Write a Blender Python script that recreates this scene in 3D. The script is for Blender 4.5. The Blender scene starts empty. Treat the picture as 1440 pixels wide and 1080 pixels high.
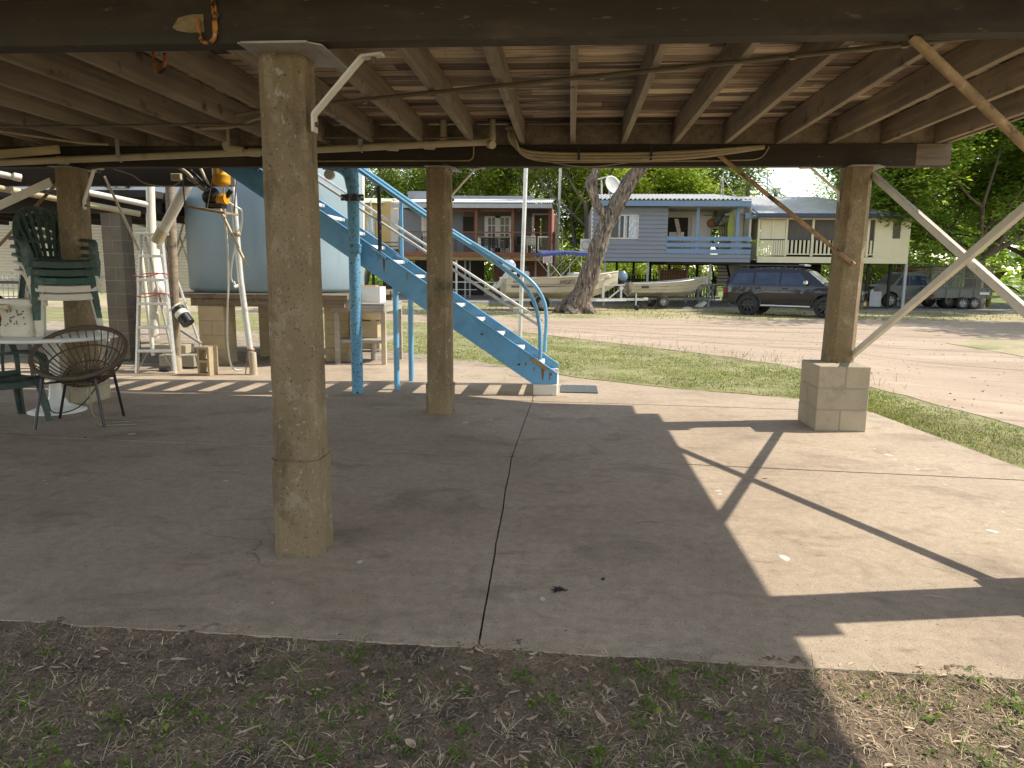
SKY=.15; SUN=2.4; EXPO=1.5
import bpy, bmesh, math, random
from mathutils import Vector, Matrix, noise
R=math.radians; sin=math.sin; cos=math.cos; PI=math.pi
SC=bpy.context.scene; COL=SC.collection
random.seed(7)
# ---------------------------------------------------------------- camera frame (also used to turn measured sight lines into real positions)
H=1.45; PITCH=math.atan(.16); YAW=R(4.57); ROLL=.0105
FH=Vector((-sin(YAW),cos(YAW),0)); FW=FH*cos(PITCH)-Vector((0,0,1))*sin(PITCH)
R0=Vector((cos(YAW),sin(YAW),0)); U0=R0.cross(FW)
RT=R0*cos(ROLL)+U0*sin(ROLL); UP=U0*cos(ROLL)-R0*sin(ROLL); CAM=Vector((0,0,H))
def ray(x,y): return RT*((x-720)/1000)-UP*((y-540)/1000)+FW
def gz(x,y,z=0.): d=ray(x,y); return CAM+d*((z-H)/d.z)
def gy(x,y,Y): d=ray(x,y); return CAM+d*(Y/d.y)
def gx(x,y,X): d=ray(x,y); return CAM+d*(X/d.x)
# ---------------------------------------------------------------- mesh collector
def sst(a,b,x):
    t=max(0,min(1,(x-a)/(b-a))); return t*t*(3-2*t)
class MB:
    def __init__(s): s.v=[]; s.f=[]; s.s=[]
    def add(s,vs,fs,smooth=False):
        o=len(s.v); s.v+= [Vector(v) for v in vs]; s.f+=[tuple(i+o for i in f) for f in fs]; s.s+=[smooth]*len(fs); return s
    def box(s,a,b,bev=0):
        x0,y0,z0=[min(a[i],b[i]) for i in range(3)]; x1,y1,z1=[max(a[i],b[i]) for i in range(3)]
        c=Vector(((x0+x1)/2,(y0+y1)/2,(z0+z1)/2)); return s.obox(c,Vector((1,0,0)),Vector((0,1,0)),Vector((0,0,1)),x1-x0,y1-y0,z1-z0,bev)
    def obox(s,c,ax,ay,az,w,d,h,bev=0):
        hx,hy,hz=w/2,d/2,h/2; c=Vector(c)
        if bev<=0:
            vs=[c+ax*(i*hx)+ay*(j*hy)+az*(k*hz) for k in(-1,1) for j in(-1,1) for i in(-1,1)]
            return s.add(vs,[(0,2,3,1),(4,5,7,6),(0,1,5,4),(1,3,7,5),(3,2,6,7),(2,0,4,6)])
        b=min(bev,hx*.9,hy*.9,hz*.9)
        vs=[];ix={}
        for i in(-1,1):
            for j in(-1,1):
                for k in(-1,1):
                    for n in range(3):
                        e=[hx-b,hy-b,hz-b]; e[n]+=b
                        ix[(i,j,k,n)]=len(vs); vs.append(c+ax*(i*e[0])+ay*(j*e[1])+az*(k*e[2]))
        fs=[]
        for n in range(3):
            a1,a2=(n+1)%3,(n+2)%3
            for sg in(-1,1):
                q=[]
                for (p,r) in((-1,-1),(1,-1),(1,1),(-1,1)):
                    t=[0,0,0]; t[n]=sg;t[a1]=p;t[a2]=r; q.append(ix[(*t,n)])
                fs.append(tuple(q if sg>0 else q[::-1]))
        for n in range(3):
            a1,a2=(n+1)%3,(n+2)%3
            for p in(-1,1):
                for r in(-1,1):
                    q=[]
                    for (sg,m) in((-1,a1),(1,a1),(1,a2),(-1,a2)):
                        t=[0,0,0];t[n]=sg;t[a1]=p;t[a2]=r; q.append(ix[(*t,m)])
                    fs.append(tuple(q if p*r>0 else q[::-1]))
        for i in(-1,1):
            for j in(-1,1):
                for k in(-1,1):
                    q=(ix[(i,j,k,0)],ix[(i,j,k,1)],ix[(i,j,k,2)]); fs.append(q if i*j*k>0 else q[::-1])
        return s.add(vs,fs)
    def bar(s,p,q,w,h=None,bev=0,up=(0,0,1)):   # rectangular bar from p to q; w across, h along 'up'
        p=Vector(p);q=Vector(q);h=h or w; d=(q-p); L=d.length; d=d/L; u=Vector(up)
        if abs(d.dot(u))>.98: u=Vector((0,1,0)) if abs(d.y)<.9 else Vector((1,0,0))
        sx=d.cross(u).normalized(); uu=sx.cross(d)
        return s.obox((p+q)/2,sx,d,uu,w,L,h,bev)
    def tube(s,pts,r,n=10,closed=False,caps=True,radii=None,wob=0):
        P=[Vector(p) for p in pts]; m=len(P)
        T=[]
        for i in range(m):
            a=P[(i-1)%m] if (closed or i>0) else P[i]; b=P[(i+1)%m] if (closed or i<m-1) else P[i]
            t=(b-a); T.append(t.normalized() if t.length>1e-9 else Vector((0,0,1)))
        u=Vector((0,0,1)) if abs(T[0].z)<.9 else Vector((1,0,0)); nrm=(u-T[0]*u.dot(T[0])).normalized()
        vs=[]
        for i in range(m):
            nrm=(nrm-T[i]*nrm.dot(T[i])).normalized(); bn=T[i].cross(nrm)
            rr=radii[i] if radii else r
            for k in range(n):
                a=2*PI*k/n; q=rr
                if wob: q=rr*(1+wob*noise.noise(Vector((cos(a)*1.7+P[i].x*2,sin(a)*1.7+P[i].y*2,P[i].z*1.6)))+(wob*.30*noise.noise(Vector((cos(a)*6,sin(a)*6,P[i].z*1.2+5))) if n>30 else 0))
                vs.append(P[i]+(nrm*cos(a)+bn*sin(a))*q)
        fs=[]
        for i in range(m if closed else m-1):
            j=(i+1)%m
            for k in range(n): l=(k+1)%n; fs.append((i*n+k,i*n+l,j*n+l,j*n+k))
        s.add(vs,fs,True)
        if caps and not closed:
            s.add(vs[:n],[tuple(range(n))[::-1]]); s.add(vs[-n:],[tuple(range(n))])
        return s
    def cyl(s,p,q,r,n=16,r2=None): return s.tube([p,q],r,n,radii=[r,r2 if r2 is not None else r])
    def lathe(s,prof,c=(0,0,0),n=32,ax=None,caps=True):    # profile of (radius,z)
        c=Vector(c); M3=ax or Matrix.Identity(3); vs=[]
        for (r,z) in prof:
            for k in range(n): vs.append(c+M3@Vector((r*cos(2*PI*k/n),r*sin(2*PI*k/n),z)))
        fs=[]
        for i in range(len(prof)-1):
            for k in range(n): l=(k+1)%n; fs.append((i*n+k,i*n+l,(i+1)*n+l,(i+1)*n+k))
        s.add(vs,fs,True)
        if caps and prof[0][0]>1e-4: s.add(vs[:n],[tuple(range(n))[::-1]])
        if caps and prof[-1][0]>1e-4: s.add(vs[-n:],[tuple(range(n))])
        return s
    def prism(s,poly,d,org=(0,0,0),ax=(1,0,0),ay=(0,0,1),az=(0,1,0)):  # polygon in (ax,ay) pushed along az by d
        o=Vector(org);ax=Vector(ax);ay=Vector(ay);az=Vector(az);n=len(poly)
        A=[o+ax*p[0]+ay*p[1] for p in poly]; B=[a+az*d for a in A]
        fl=ax.cross(ay).dot(az)*d>0
        fs=[tuple(range(n))[::-1] if fl else tuple(range(n)), tuple(range(n,2*n)) if fl else tuple(range(n,2*n))[::-1]]
        for i in range(n):
            j=(i+1)%n; q=(i,j,n+j,n+i); fs.append(q if fl else q[::-1])
        ar=sum(poly[i][0]*poly[(i+1)%n][1]-poly[(i+1)%n][0]*poly[i][1] for i in range(n))
        if ar<0: fs=[f[::-1] for f in fs]
        return s.add(A+B,fs)
    def grid(s,rows,smooth=True,flip=False):
        m=len(rows);n=len(rows[0]);vs=[p for r in rows for p in r];fs=[]
        for i in range(m-1):
            for j in range(n-1):
                q=(i*n+j,i*n+j+1,(i+1)*n+j+1,(i+1)*n+j); fs.append(q[::-1] if flip else q)
        return s.add(vs,fs,smooth)
    def shell(s,rows,t,smooth=True):   # grid with thickness along its normals
        m=len(rows);n=len(rows[0]); V=[[Vector(p) for p in r] for r in rows]; N=[]
        for i in range(m):
            rr=[]
            for j in range(n):
                du=V[min(i+1,m-1)][j]-V[max(i-1,0)][j]; dv=V[i][min(j+1,n-1)]-V[i][max(j-1,0)]
                c=du.cross(dv); rr.append(c.normalized() if c.length>1e-12 else Vector((0,0,1)))
            N.append(rr)
        A=[[V[i][j]+N[i][j]*(t/2) for j in range(n)] for i in range(m)]; B=[[V[i][j]-N[i][j]*(t/2) for j in range(n)] for i in range(m)]
        s.grid(A,smooth,True); s.grid(B,smooth,False)
        for (a,b) in ((A[0],B[0]),(A[-1],B[-1]),([r[0] for r in A],[r[0] for r in B]),([r[-1] for r in A],[r[-1] for r in B])):
            s.grid([a,b],False)
        return s
    def xf(s,M,start=0):
        for i in range(start,len(s.v)): s.v[i]=M@s.v[i]
        return s
    def build(s,name,mat,parent=None,smooth=None):
        me=bpy.data.meshes.new(name); off=Vector((0,0,0))
        p=parent
        while p is not None: off+=p.location; p=p.parent
        me.from_pydata([tuple(v-off) for v in s.v],[],s.f); me.polygons.foreach_set('use_smooth',s.s if smooth is None else [smooth]*len(s.f))
        me.update(); me.materials.append(mat)
        o=bpy.data.objects.new(name,me); COL.objects.link(o)
        if parent: o.parent=parent
        return o
def _each(s,name,mat,parent):   # one object for every separate piece
    key={};par=list(range(len(s.v)))
    def fd(i):
        while par[i]!=i: par[i]=par[par[i]]; i=par[i]
        return i
    for i,v in enumerate(s.v):
        k=(round(v.x,5),round(v.y,5),round(v.z,5))
        if k in key: par[fd(i)]=fd(key[k])
        else: key[k]=i
    for f in s.f:
        for j in f[1:]: par[fd(j)]=fd(f[0])
    grp={}
    for fi,f in enumerate(s.f): grp.setdefault(fd(f[0]),[]).append(fi)
    out=[]
    for g in grp.values():
        m=MB(); mp={}
        for fi in g:
            q=[]
            for i in s.f[fi]:
                if i not in mp: mp[i]=len(m.v); m.v.append(s.v[i])
                q.append(mp[i])
            m.f.append(tuple(q)); m.s.append(s.s[fi])
        out.append(m.build(name,mat,parent))
    return out
MB.each=_each
def thing(name,label,cat,loc=(0,0,0),group=None):
    o=bpy.data.objects.new(name,None); COL.objects.link(o); o.location=loc; o.empty_display_size=.2; o['label']=label; o['category']=cat
    if group: o['group']=group
    return o
def tag(o,label,cat,group=None,kind=None):
    o['label']=label; o['category']=cat
    if group: o['group']=group
    if kind: o['kind']=kind
    return o
def struct(o,kind='structure',label=None):
    o['kind']=kind
    if label: o['label']=label
    return o
def kids(o): return list(o.children)
def dup(o,loc=None,rz=None,label=None,parent=None,scale=None):
    c=o.copy(); COL.objects.link(c)
    if parent is not None: c.parent=parent; c.matrix_parent_inverse=o.matrix_parent_inverse.copy()
    for ch in kids(o): dup(ch,parent=c)
    if loc is not None: c.location=loc
    if rz is not None: c.rotation_euler=(0,0,rz)
    if label: c['label']=label
    if scale: c.scale=scale
    return c
def arc(c,r,a0,a1,n,ax=(1,0,0),ay=(0,0,1)):
    c=Vector(c);ax=Vector(ax);ay=Vector(ay)
    return [c+ax*(r*cos(a0+(a1-a0)*i/n))+ay*(r*sin(a0+(a1-a0)*i/n)) for i in range(n+1)]
def smooth_path(pts,n=6):
    P=[Vector(p) for p in pts]; out=[]
    for i in range(len(P)-1):
        p0=P[max(i-1,0)];p1=P[i];p2=P[i+1];p3=P[min(i+2,len(P)-1)]
        for k in range(n):
            t=k/n; out.append(.5*((2*p1)+(p2-p0)*t+(2*p0-5*p1+4*p2-p3)*t*t+(3*p1-p0-3*p2+p3)*t**3))
    out.append(P[-1]); return out
def text_mesh(txt,size,ext=.004,squash=1.0):
    cu=bpy.data.curves.new('lettering','FONT'); cu.body=txt; cu.size=size; cu.extrude=ext; cu.align_x='CENTER'; cu.align_y='CENTER'; cu.resolution_u=3
    to=bpy.data.objects.new('lettering',cu); COL.objects.link(to); dg=bpy.context.evaluated_depsgraph_get(); me=bpy.data.meshes.new_from_object(to.evaluated_get(dg))
    vs=[Vector((v.co.x*squash,v.co.y,v.co.z)) for v in me.vertices]; fs=[tuple(p.vertices) for p in me.polygons]
    bpy.data.objects.remove(to); bpy.data.curves.remove(cu); bpy.data.meshes.remove(me); return vs,fs
# ---------------------------------------------------------------- materials
def _nodes(name):
    m=bpy.data.materials.new(name); m.use_nodes=True; nt=m.node_tree; nt.nodes.clear()
    out=nt.nodes.new('ShaderNodeOutputMaterial'); b=nt.nodes.new('ShaderNodeBsdfPrincipled'); nt.links.new(b.outputs[0],out.inputs[0]); return m,nt,b
def N(nt,t,**k):
    n=nt.nodes.new(t)
    for a,v in k.items():
        if a.startswith('i_'):
            key=a[2:]; key=int(key) if key.isdigit() else key.replace('_',' '); n.inputs[key].default_value=v
        else: setattr(n,a,v)
    return n
def ramp(nt,fac,stops):
    r=nt.nodes.new('ShaderNodeValToRGB'); e=r.color_ramp.elements
    while len(e)<len(stops): e.new(.5)
    for i,(p,c) in enumerate(stops): e[i].position=p; e[i].color=(*c,1) if len(c)==3 else c
    nt.links.new(fac,r.inputs[0]); return r.outputs[0]
def mixc(nt,fac,a,b,mode='MIX'):
    m=nt.nodes.new('ShaderNodeMix'); m.data_type='RGBA'; m.blend_type=mode
    for sock,v in ((m.inputs[0],fac),(m.inputs[6],a),(m.inputs[7],b)):
        if hasattr(v,'is_linked'): nt.links.new(v,sock)
        elif isinstance(v,(int,float)): sock.default_value=v
        else: sock.default_value=(*v,1)
    return m.outputs[2]
def coords(nt,stretch=(1,1,1),kind='Object',rot=(0,0,0)):
    tc=nt.nodes.new('ShaderNodeTexCoord'); mp=nt.nodes.new('ShaderNodeMapping'); nt.links.new(tc.outputs[kind],mp.inputs[0]); mp.inputs['Scale'].default_value=stretch; mp.inputs['Rotation'].default_value=rot; return mp.outputs[0]
def noi(nt,vec,scale,detail=6,rough=.6,dist=0):
    n=N(nt,'ShaderNodeTexNoise',i_Scale=scale,i_Detail=detail,i_Roughness=rough,i_Distortion=dist); nt.links.new(vec,n.inputs['Vector']); return n.outputs[0]
def mat(name,base,var=.18,scale=4,stretch=(1,1,1),rough=.75,metal=0,bump=.0,bscale=None,spots=(),coat=0,spec=.5,isl=0,detail=6):
    m,nt,b=_nodes(name); v=coords(nt,stretch)
    lo=[c*(1-var) for c in base]; hi=[min(1,c*(1+var)) for c in base]
    col=ramp(nt,noi(nt,v,scale,detail),[(.3,lo),(.7,hi)])
    if isl:
        g=nt.nodes.new('ShaderNodeNewGeometry'); col=mixc(nt,1,col,ramp(nt,g.outputs['Random Per Island'],[(0,(1-isl,)*3),(1,(1,1,1))]),'MULTIPLY')
    for sp in spots:
        c,sc,lo_,hi_=sp[:4]; st=sp[4] if len(sp)>4 else (1,1,1)
        f=ramp(nt,noi(nt,coords(nt,st),sc,5,.65),[(lo_,(0,0,0)),(hi_,(1,1,1))]); col=mixc(nt,f,col,c)
    nt.links.new(col,b.inputs['Base Color'])
    b.inputs['Roughness'].default_value=rough; b.inputs['Metallic'].default_value=metal; b.inputs['Specular IOR Level'].default_value=spec; b.inputs['Coat Weight'].default_value=coat
    if bump:
        bp=N(nt,'ShaderNodeBump',i_Strength=bump,i_Distance=.02); nt.links.new(noi(nt,v,bscale or scale*6,8,.7),bp.inputs['Height']); nt.links.new(bp.outputs[0],b.inputs['Normal'])
    return m
def wood(name,c1,c2,axis=0,rough=.85,grain=30,boards=None,bump=.25,spots=()):
    # grain runs along 'axis'; boards=(axis index, pitch) gives every board its own tone
    m,nt,b=_nodes(name); st=[grain]*3; st[axis]=grain*.05
    v=coords(nt,tuple(st)); f=noi(nt,v,1,8,.65,.4); col=ramp(nt,f,[(.3,c1),(.7,c2)])
    big=noi(nt,coords(nt),1.3,4); col=mixc(nt,1,col,ramp(nt,big,[(.3,(.7,.7,.7)),(.7,(1.12,1.1,1.06))]),'MULTIPLY')
    if boards:
        tc=nt.nodes.new('ShaderNodeTexCoord'); sp=nt.nodes.new('ShaderNodeSeparateXYZ'); nt.links.new(tc.outputs['Object'],sp.inputs[0])
        dv=N(nt,'ShaderNodeMath',operation='DIVIDE',i_1=boards[1]); nt.links.new(sp.outputs[boards[0]],dv.inputs[0])
        fl=N(nt,'ShaderNodeMath',operation='FLOOR'); nt.links.new(dv.outputs[0],fl.inputs[0])
        dx=N(nt,'ShaderNodeMath',operation='DIVIDE',i_1=2.3); nt.links.new(sp.outputs[axis],dx.inputs[0])
        w0=N(nt,'ShaderNodeTexWhiteNoise',noise_dimensions='1D'); nt.links.new(fl.outputs[0],w0.inputs['W'])
        ad=N(nt,'ShaderNodeMath',operation='ADD'); nt.links.new(dx.outputs[0],ad.inputs[0]); nt.links.new(w0.outputs[0],ad.inputs[1])
        f2=N(nt,'ShaderNodeMath',operation='FLOOR'); nt.links.new(ad.outputs[0],f2.inputs[0])
        cb=nt.nodes.new('ShaderNodeCombineXYZ'); nt.links.new(fl.outputs[0],cb.inputs[0]); nt.links.new(f2.outputs[0],cb.inputs[1])
        w=N(nt,'ShaderNodeTexWhiteNoise',noise_dimensions='2D'); nt.links.new(cb.outputs[0],w.inputs['Vector'])
        col=mixc(nt,1,col,ramp(nt,w.outputs[0],[(0,(.26,.2,.16)),(.4,(.55,.44,.36)),(.7,(1.05,.95,.84)),(1,(1.9,1.82,1.65))]),'MULTIPLY')
    for spt in spots:
        c,sc,lo_,hi_=spt[:4]; s2=spt[4] if len(spt)>4 else (1,1,1)
        ff=ramp(nt,noi(nt,coords(nt,s2),sc,5,.65),[(lo_,(0,0,0)),(hi_,(1,1,1))]); col=mixc(nt,ff,col,c)
    nt.links.new(col,b.inputs['Base Color']); b.inputs['Roughness'].default_value=rough
    bp=N(nt,'ShaderNodeBump',i_Strength=bump,i_Distance=.01); nt.links.new(f,bp.inputs['Height']); nt.links.new(bp.outputs[0],b.inputs['Normal']); return m
def leafmat(name,c1,c2,c3,rough=.5,trans=.35):
    m,nt,b=_nodes(name); g=nt.nodes.new('ShaderNodeNewGeometry')
    col=ramp(nt,g.outputs['Random Per Island'],[(0,c1),(.55,c2),(1,c3)])
    col=mixc(nt,1,col,ramp(nt,noi(nt,coords(nt),.5,3),[(.35,(.7,.8,.75)),(.65,(1.2,1.12,.95))]),'MULTIPLY')
    nt.links.new(col,b.inputs['Base Color']); b.inputs['Roughness'].default_value=rough; b.inputs['Specular IOR Level'].default_value=.3
    tr=nt.nodes.new('ShaderNodeBsdfTranslucent'); nt.links.new(mixc(nt,1,col,(1.25,1.3,.6),'MULTIPLY'),tr.inputs[0]); ms=N(nt,'ShaderNodeMixShader',i_0=trans)
    nt.links.new(b.outputs[0],ms.inputs[1]); nt.links.new(tr.outputs[0],ms.inputs[2]); nt.links.new(ms.outputs[0],nt.nodes['Material Output'].inputs[0]); return m
def glassmat(name,tint=(.02,.025,.03),rough=.05):
    m,nt,b=_nodes(name); b.inputs['Base Color'].default_value=(*tint,1); b.inputs['Roughness'].default_value=rough; b.inputs['Specular IOR Level'].default_value=.32; return m
# ================================================================ MATERIALS
m_conc=mat('post_concrete',(.245,.18,.098),.30,2.4,(1,1,.55),.92,bump=.9,bscale=70,spots=[((.34,.275,.175),9,.54,.68,(1,1,.6)),((.135,.095,.05),4,.54,.66,(1,1,.4)),((.37,.325,.24),46,.60,.68,(1,1,.8)),((.075,.055,.033),70,.60,.66),((.40,.36,.28),7,.64,.70),((.10,.085,.05),2.2,.60,.72)])
m_block=mat('grey_block',(.43,.365,.26),.14,3,(1,1,1),.95,bump=.6,bscale=90,spots=[((.22,.18,.12),4,.58,.78),((.5,.46,.38),60,.62,.7)],isl=.15)
m_mortar=mat('mortar',(.30,.27,.2),.1,8,rough=.95)
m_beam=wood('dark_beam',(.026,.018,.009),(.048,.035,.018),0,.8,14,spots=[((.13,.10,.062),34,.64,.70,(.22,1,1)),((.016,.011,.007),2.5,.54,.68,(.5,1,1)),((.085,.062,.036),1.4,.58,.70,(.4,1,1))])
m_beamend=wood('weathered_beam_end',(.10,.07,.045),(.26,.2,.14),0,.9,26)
m_joist=wood('joist_timber',(.165,.13,.088),(.35,.285,.20),1,.85,16,spots=[((.045,.033,.02),5,.6,.72),((.3,.27,.2),40,.72,.8)])
m_floor=wood('floor_underside',(.19,.14,.10),(.54,.46,.36),0,.85,20,boards=(1,.145),spots=[((.05,.034,.02),2.2,.52,.66,(.4,3,1)),((.50,.44,.36),3.2,.58,.68,(.35,5,1)),((.20,.095,.05),1.6,.60,.72,(.5,3,1))])
m_steelw=mat('white_painted_steel',(.60,.56,.48),.1,5,rough=.5,bump=.1,spots=[((.3,.24,.15),9,.63,.75),((.25,.13,.05),22,.7,.78)])
m_rusty=mat('rusty_pipe',(.30,.19,.09),.35,8,rough=.8,bump=.3,spots=[((.04,.025,.015),7,.58,.66),((.42,.33,.2),16,.6,.7)])
m_rusthook=mat('rusted_hook',(.42,.17,.03),.35,20,rough=.8,bump=.4,spots=[((.03,.018,.01),26,.5,.6),((.6,.5,.36),18,.62,.7)])
m_pvc=mat('cream_pvc',(.47,.40,.25),.12,3,(1,1,1),.45,spots=[((.3,.24,.13),5,.58,.75)])
m_pvcw=mat('white_pvc',(.66,.62,.52),.1,3,rough=.4,spots=[((.42,.36,.26),5,.58,.75)])
m_conduit=mat('conduit',(.35,.28,.16),.15,6,rough=.5)
m_dkconduit=mat('dark_conduit',(.14,.115,.065),.2,6,rough=.5)
m_cable=mat('grey_cable',(.27,.24,.17),.1,8,rough=.6)
m_blackcable=mat('black_cable',(.02,.02,.02),.1,8,rough=.6)
m_zinc=mat('zinc_plate',(.33,.31,.27),.2,8,rough=.55,metal=.3,spots=[((.2,.13,.07),12,.62,.74)])
m_bolt=mat('rusty_bolt',(.10,.07,.05),.3,40,rough=.6,metal=.4)
m_blue=mat('blue_paint',(.12,.345,.58),.12,2.5,rough=.42,bump=.08,spots=[((.075,.22,.40),3.2,.54,.7),((.22,.42,.56),5,.60,.7),((.20,.09,.03),7,.665,.71),((.045,.045,.04),15,.655,.69,(1,1,.7)),((.05,.06,.06),34,.66,.70)],spec=.5)
m_bluepale=mat('pale_blue_rail_paint',(.15,.37,.56),.1,3,rough=.35,bump=.05,spots=[((.30,.40,.45),14,.64,.74)])
m_blueflake=mat('flaking_blue_paint',(.115,.32,.50),.12,3,rough=.55,bump=.3,spots=[((.16,.26,.30),5,.56,.66,(1,1,.6)),((.10,.085,.05),16,.60,.66),((.035,.028,.018),44,.565,.61)])
m_blackflake=mat('flaked_black_upright',(.022,.022,.02),.3,9,rough=.6,spots=[((.28,.36,.36),16,.55,.64,(1,1,.5))])
m_galv=mat('galvanised',(.56,.55,.52),.12,6,rough=.42,metal=.35,spots=[((.38,.36,.32),18,.55,.7)])
m_whitec=mat('white_painted_block',(.66,.65,.6),.1,5,rough=.8,bump=.4,bscale=60,spots=[((.36,.34,.3),16,.6,.72)])
m_treadw=mat('white_worn_tread',(.70,.69,.65),.12,8,rough=.6,spots=[((.35,.38,.38),10,.6,.72)])
m_mat=mat('door_mat',(.105,.115,.125),.5,140,rough=1,bump=.8,bscale=220)
m_yellow=mat('yellow_plastic',(.62,.30,.012),.1,4,rough=.35)
m_black=mat('black_plastic',(.014,.014,.015),.2,10,rough=.4)
# ================================================================ THE HOUSE OVERHEAD
house=thing('stilt_house','timber house raised on concrete posts, its dark beams and joists overhead',"house",(0,0,0))
def oct_col(mb,cx,cy,z0,z1,w,ch,top=None,tilt=(0,0)):
    h=w/2; pts=[(-h+ch,-h),(h-ch,-h),(h,-h+ch),(h,h-ch),(h-ch,h),(-h+ch,h),(-h,h-ch),(-h,-h+ch)]
    k=16; rows=[]
    for i in range(k+1):
        t=i/k; z=z0+(z1-z0)*t; sc=1+((top or 1)-1)*t
        rows.append([Vector((cx+tilt[0]*t+p[0]*sc+.003*noise.noise(Vector((p[0]*9,z*3,cx))),cy+tilt[1]*t+p[1]*sc+.003*noise.noise(Vector((p[1]*9,z*3,cy+7))),z)) for p in pts+pts[:1]])
    mb.grid(rows,False); mb.add([rows[-1][i] for i in range(8)],[tuple(range(8))]); mb.add([rows[0][i] for i in range(8)],[tuple(range(8))[::-1]])
def block_pier(mb,core,x0,x1,y0,y1,z0,courses,hgt=.2,seed=0):
    rr=random.Random(seed); g=.005
    core.box((x0+.006,y0+.006,z0),(x1-.006,y1-.006,z0+courses*hgt-.004))
    for c in range(courses):
        za,zb=z0+c*hgt+g,z0+(c+1)*hgt-(g if c<courses-1 else 0)
        if c%2==0: xs=[x0,(x0+x1)/2+rr.uniform(-.02,.02),x1]; ys=[y0,y1]
        else: xs=[x0,x1]; ys=[y0,(y0+y1)/2+rr.uniform(-.03,.03),y1]
        for i in range(len(xs)-1):
            for j in range(len(ys)-1):
                mb.box((xs[i]+(g if i else 0),ys[j]+(g if j else 0),za),(xs[i+1]-(g if i<len(xs)-2 else 0),ys[j+1]-(g if j<len(ys)-2 else 0),zb),.006)
ZB=2.43; ZJ=2.63; ZF=2.83
posts=[]
def post(cx,cy,z0=0,kind=None,tilt=(0,0),top=.95,lab=None):
    mb=MB()
    if kind=='sleeve':   # thicker cast foot with a cold joint
        oct_col(mb,cx-.012,cy,z0,z0+.5,.252,.045,.985); oct_col(mb,cx-.012,cy,z0+.5,ZB-.012,.230,.045,top,tilt)
    elif kind=='foot':
        oct_col(mb,cx,cy,z0,z0+.30,.268,.04,1); oct_col(mb,cx,cy,z0+.3,ZB-.012,.245,.05,top,tilt)
    else: oct_col(mb,cx,cy,z0,ZB-.012,.255,.05,top,tilt)
    o=mb.build('concrete_post',m_conc,house)
    if lab: o['label']=lab
    posts.append(o); return o
pA=post(-1.345,3.45,0,'sleeve',lab='thick concrete post nearest the camera')
pB=post(-1.305,7.12,0,'foot',lab='concrete post in front of the blue stairs')
pC=post(2.60,7.10,.6,None,(.035,0),lab='concrete post standing on a grey block base')
pD=post(2.70,3.33,.6); pE=post(-5.16,7.12,.2,None,(.06,0),top=.98,lab='concrete post behind the stacked chairs'); pF=post(-5.25,3.45)
for o,(x0,x1,y0,y1,n,sd) in ((pC,(2.30,2.76,6.69,7.20,3,1)),(pD,(2.53,2.90,3.14,3.52,3,2)),(pE,(-5.42,-5.06,7.0,7.40,4,3))):
    mb=MB();co=MB(); block_pier(mb,co,x0,x1,y0,y1,0 if o is not pE else 0,n,.203 if o is not pE else .17,sd)
    b=mb.build('block_base',m_block,o); co.build('mortar',m_mortar,b)
for o,(x,y) in ((pA,(-1.33,3.40)),(pB,(-1.30,7.12)),(pC,(2.635,7.1)),(pE,(-5.1,7.12))):
    mb=MB(); w=.19 if o is pA else .15
    mb.box((x-w*.70,y-.2,ZB-.012),(x+w*.86,y+.19,ZB-.003))
    # lips bent down at both ends
    mb.bar((x-w*.70,y,ZB-.008),(x-w*.80,y,ZB-.006),.38,.006); mb.bar((x+w*.86,y,ZB-.008),(x+w*1.2,y,ZB-.02),.38,.006)
    mb.build('cap_plate',m_zinc,o)
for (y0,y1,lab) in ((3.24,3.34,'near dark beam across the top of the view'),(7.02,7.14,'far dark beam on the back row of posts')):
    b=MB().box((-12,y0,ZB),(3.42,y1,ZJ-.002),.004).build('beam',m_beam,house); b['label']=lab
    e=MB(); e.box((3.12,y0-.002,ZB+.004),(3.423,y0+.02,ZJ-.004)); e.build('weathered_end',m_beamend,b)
jx=[-.009+.4725*i for i in range(-24,8)]
for x in jx:
    MB().box((x-.024,1.62,ZJ),(x+.024,7.75,ZF-.002),.003).build('joist',m_joist,house)
# blocking between joists on top of the far beam
mb=MB()
for a,b in zip(jx,jx[1:]): mb.box((a+.026,7.05,ZJ+.004),(b-.026,7.085,ZF-.012))
mb.each('joist_blocking',m_joist,house)
rb=random.Random(3); mb=MB(); y=11*.145
while y<8.15:
    x=-12.
    while x<3.36:
        x2=min(3.36,x+rb.uniform(1.4,4.2)); dz=rb.uniform(0,.006); mb.box((x+.0015,y+.0015,ZF+dz),(x2-.0015,y+.1435,ZF+.03)); x=x2
    y+=.145
mb.build('floorboards',m_floor,house)
MB().prism([(3.4,7.8),(2.55,8.2),(1.2,8.72),(-.05,8.74),(-.05,8.16),(-12,8.16),(-12,1.6),(3.4,1.6)],.05,(0,0,ZF+.034),(1,0,0),(0,1,0),(0,0,1)).build('shadow_decking',m_joist,house)  # hidden floor sheet, slanted back edge shaped to cast the slab's shadow outline
MB().box((3.362,1.6,ZJ),(3.40,7.8,ZF+.03)).build('edge_board',m_joist,house)
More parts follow.
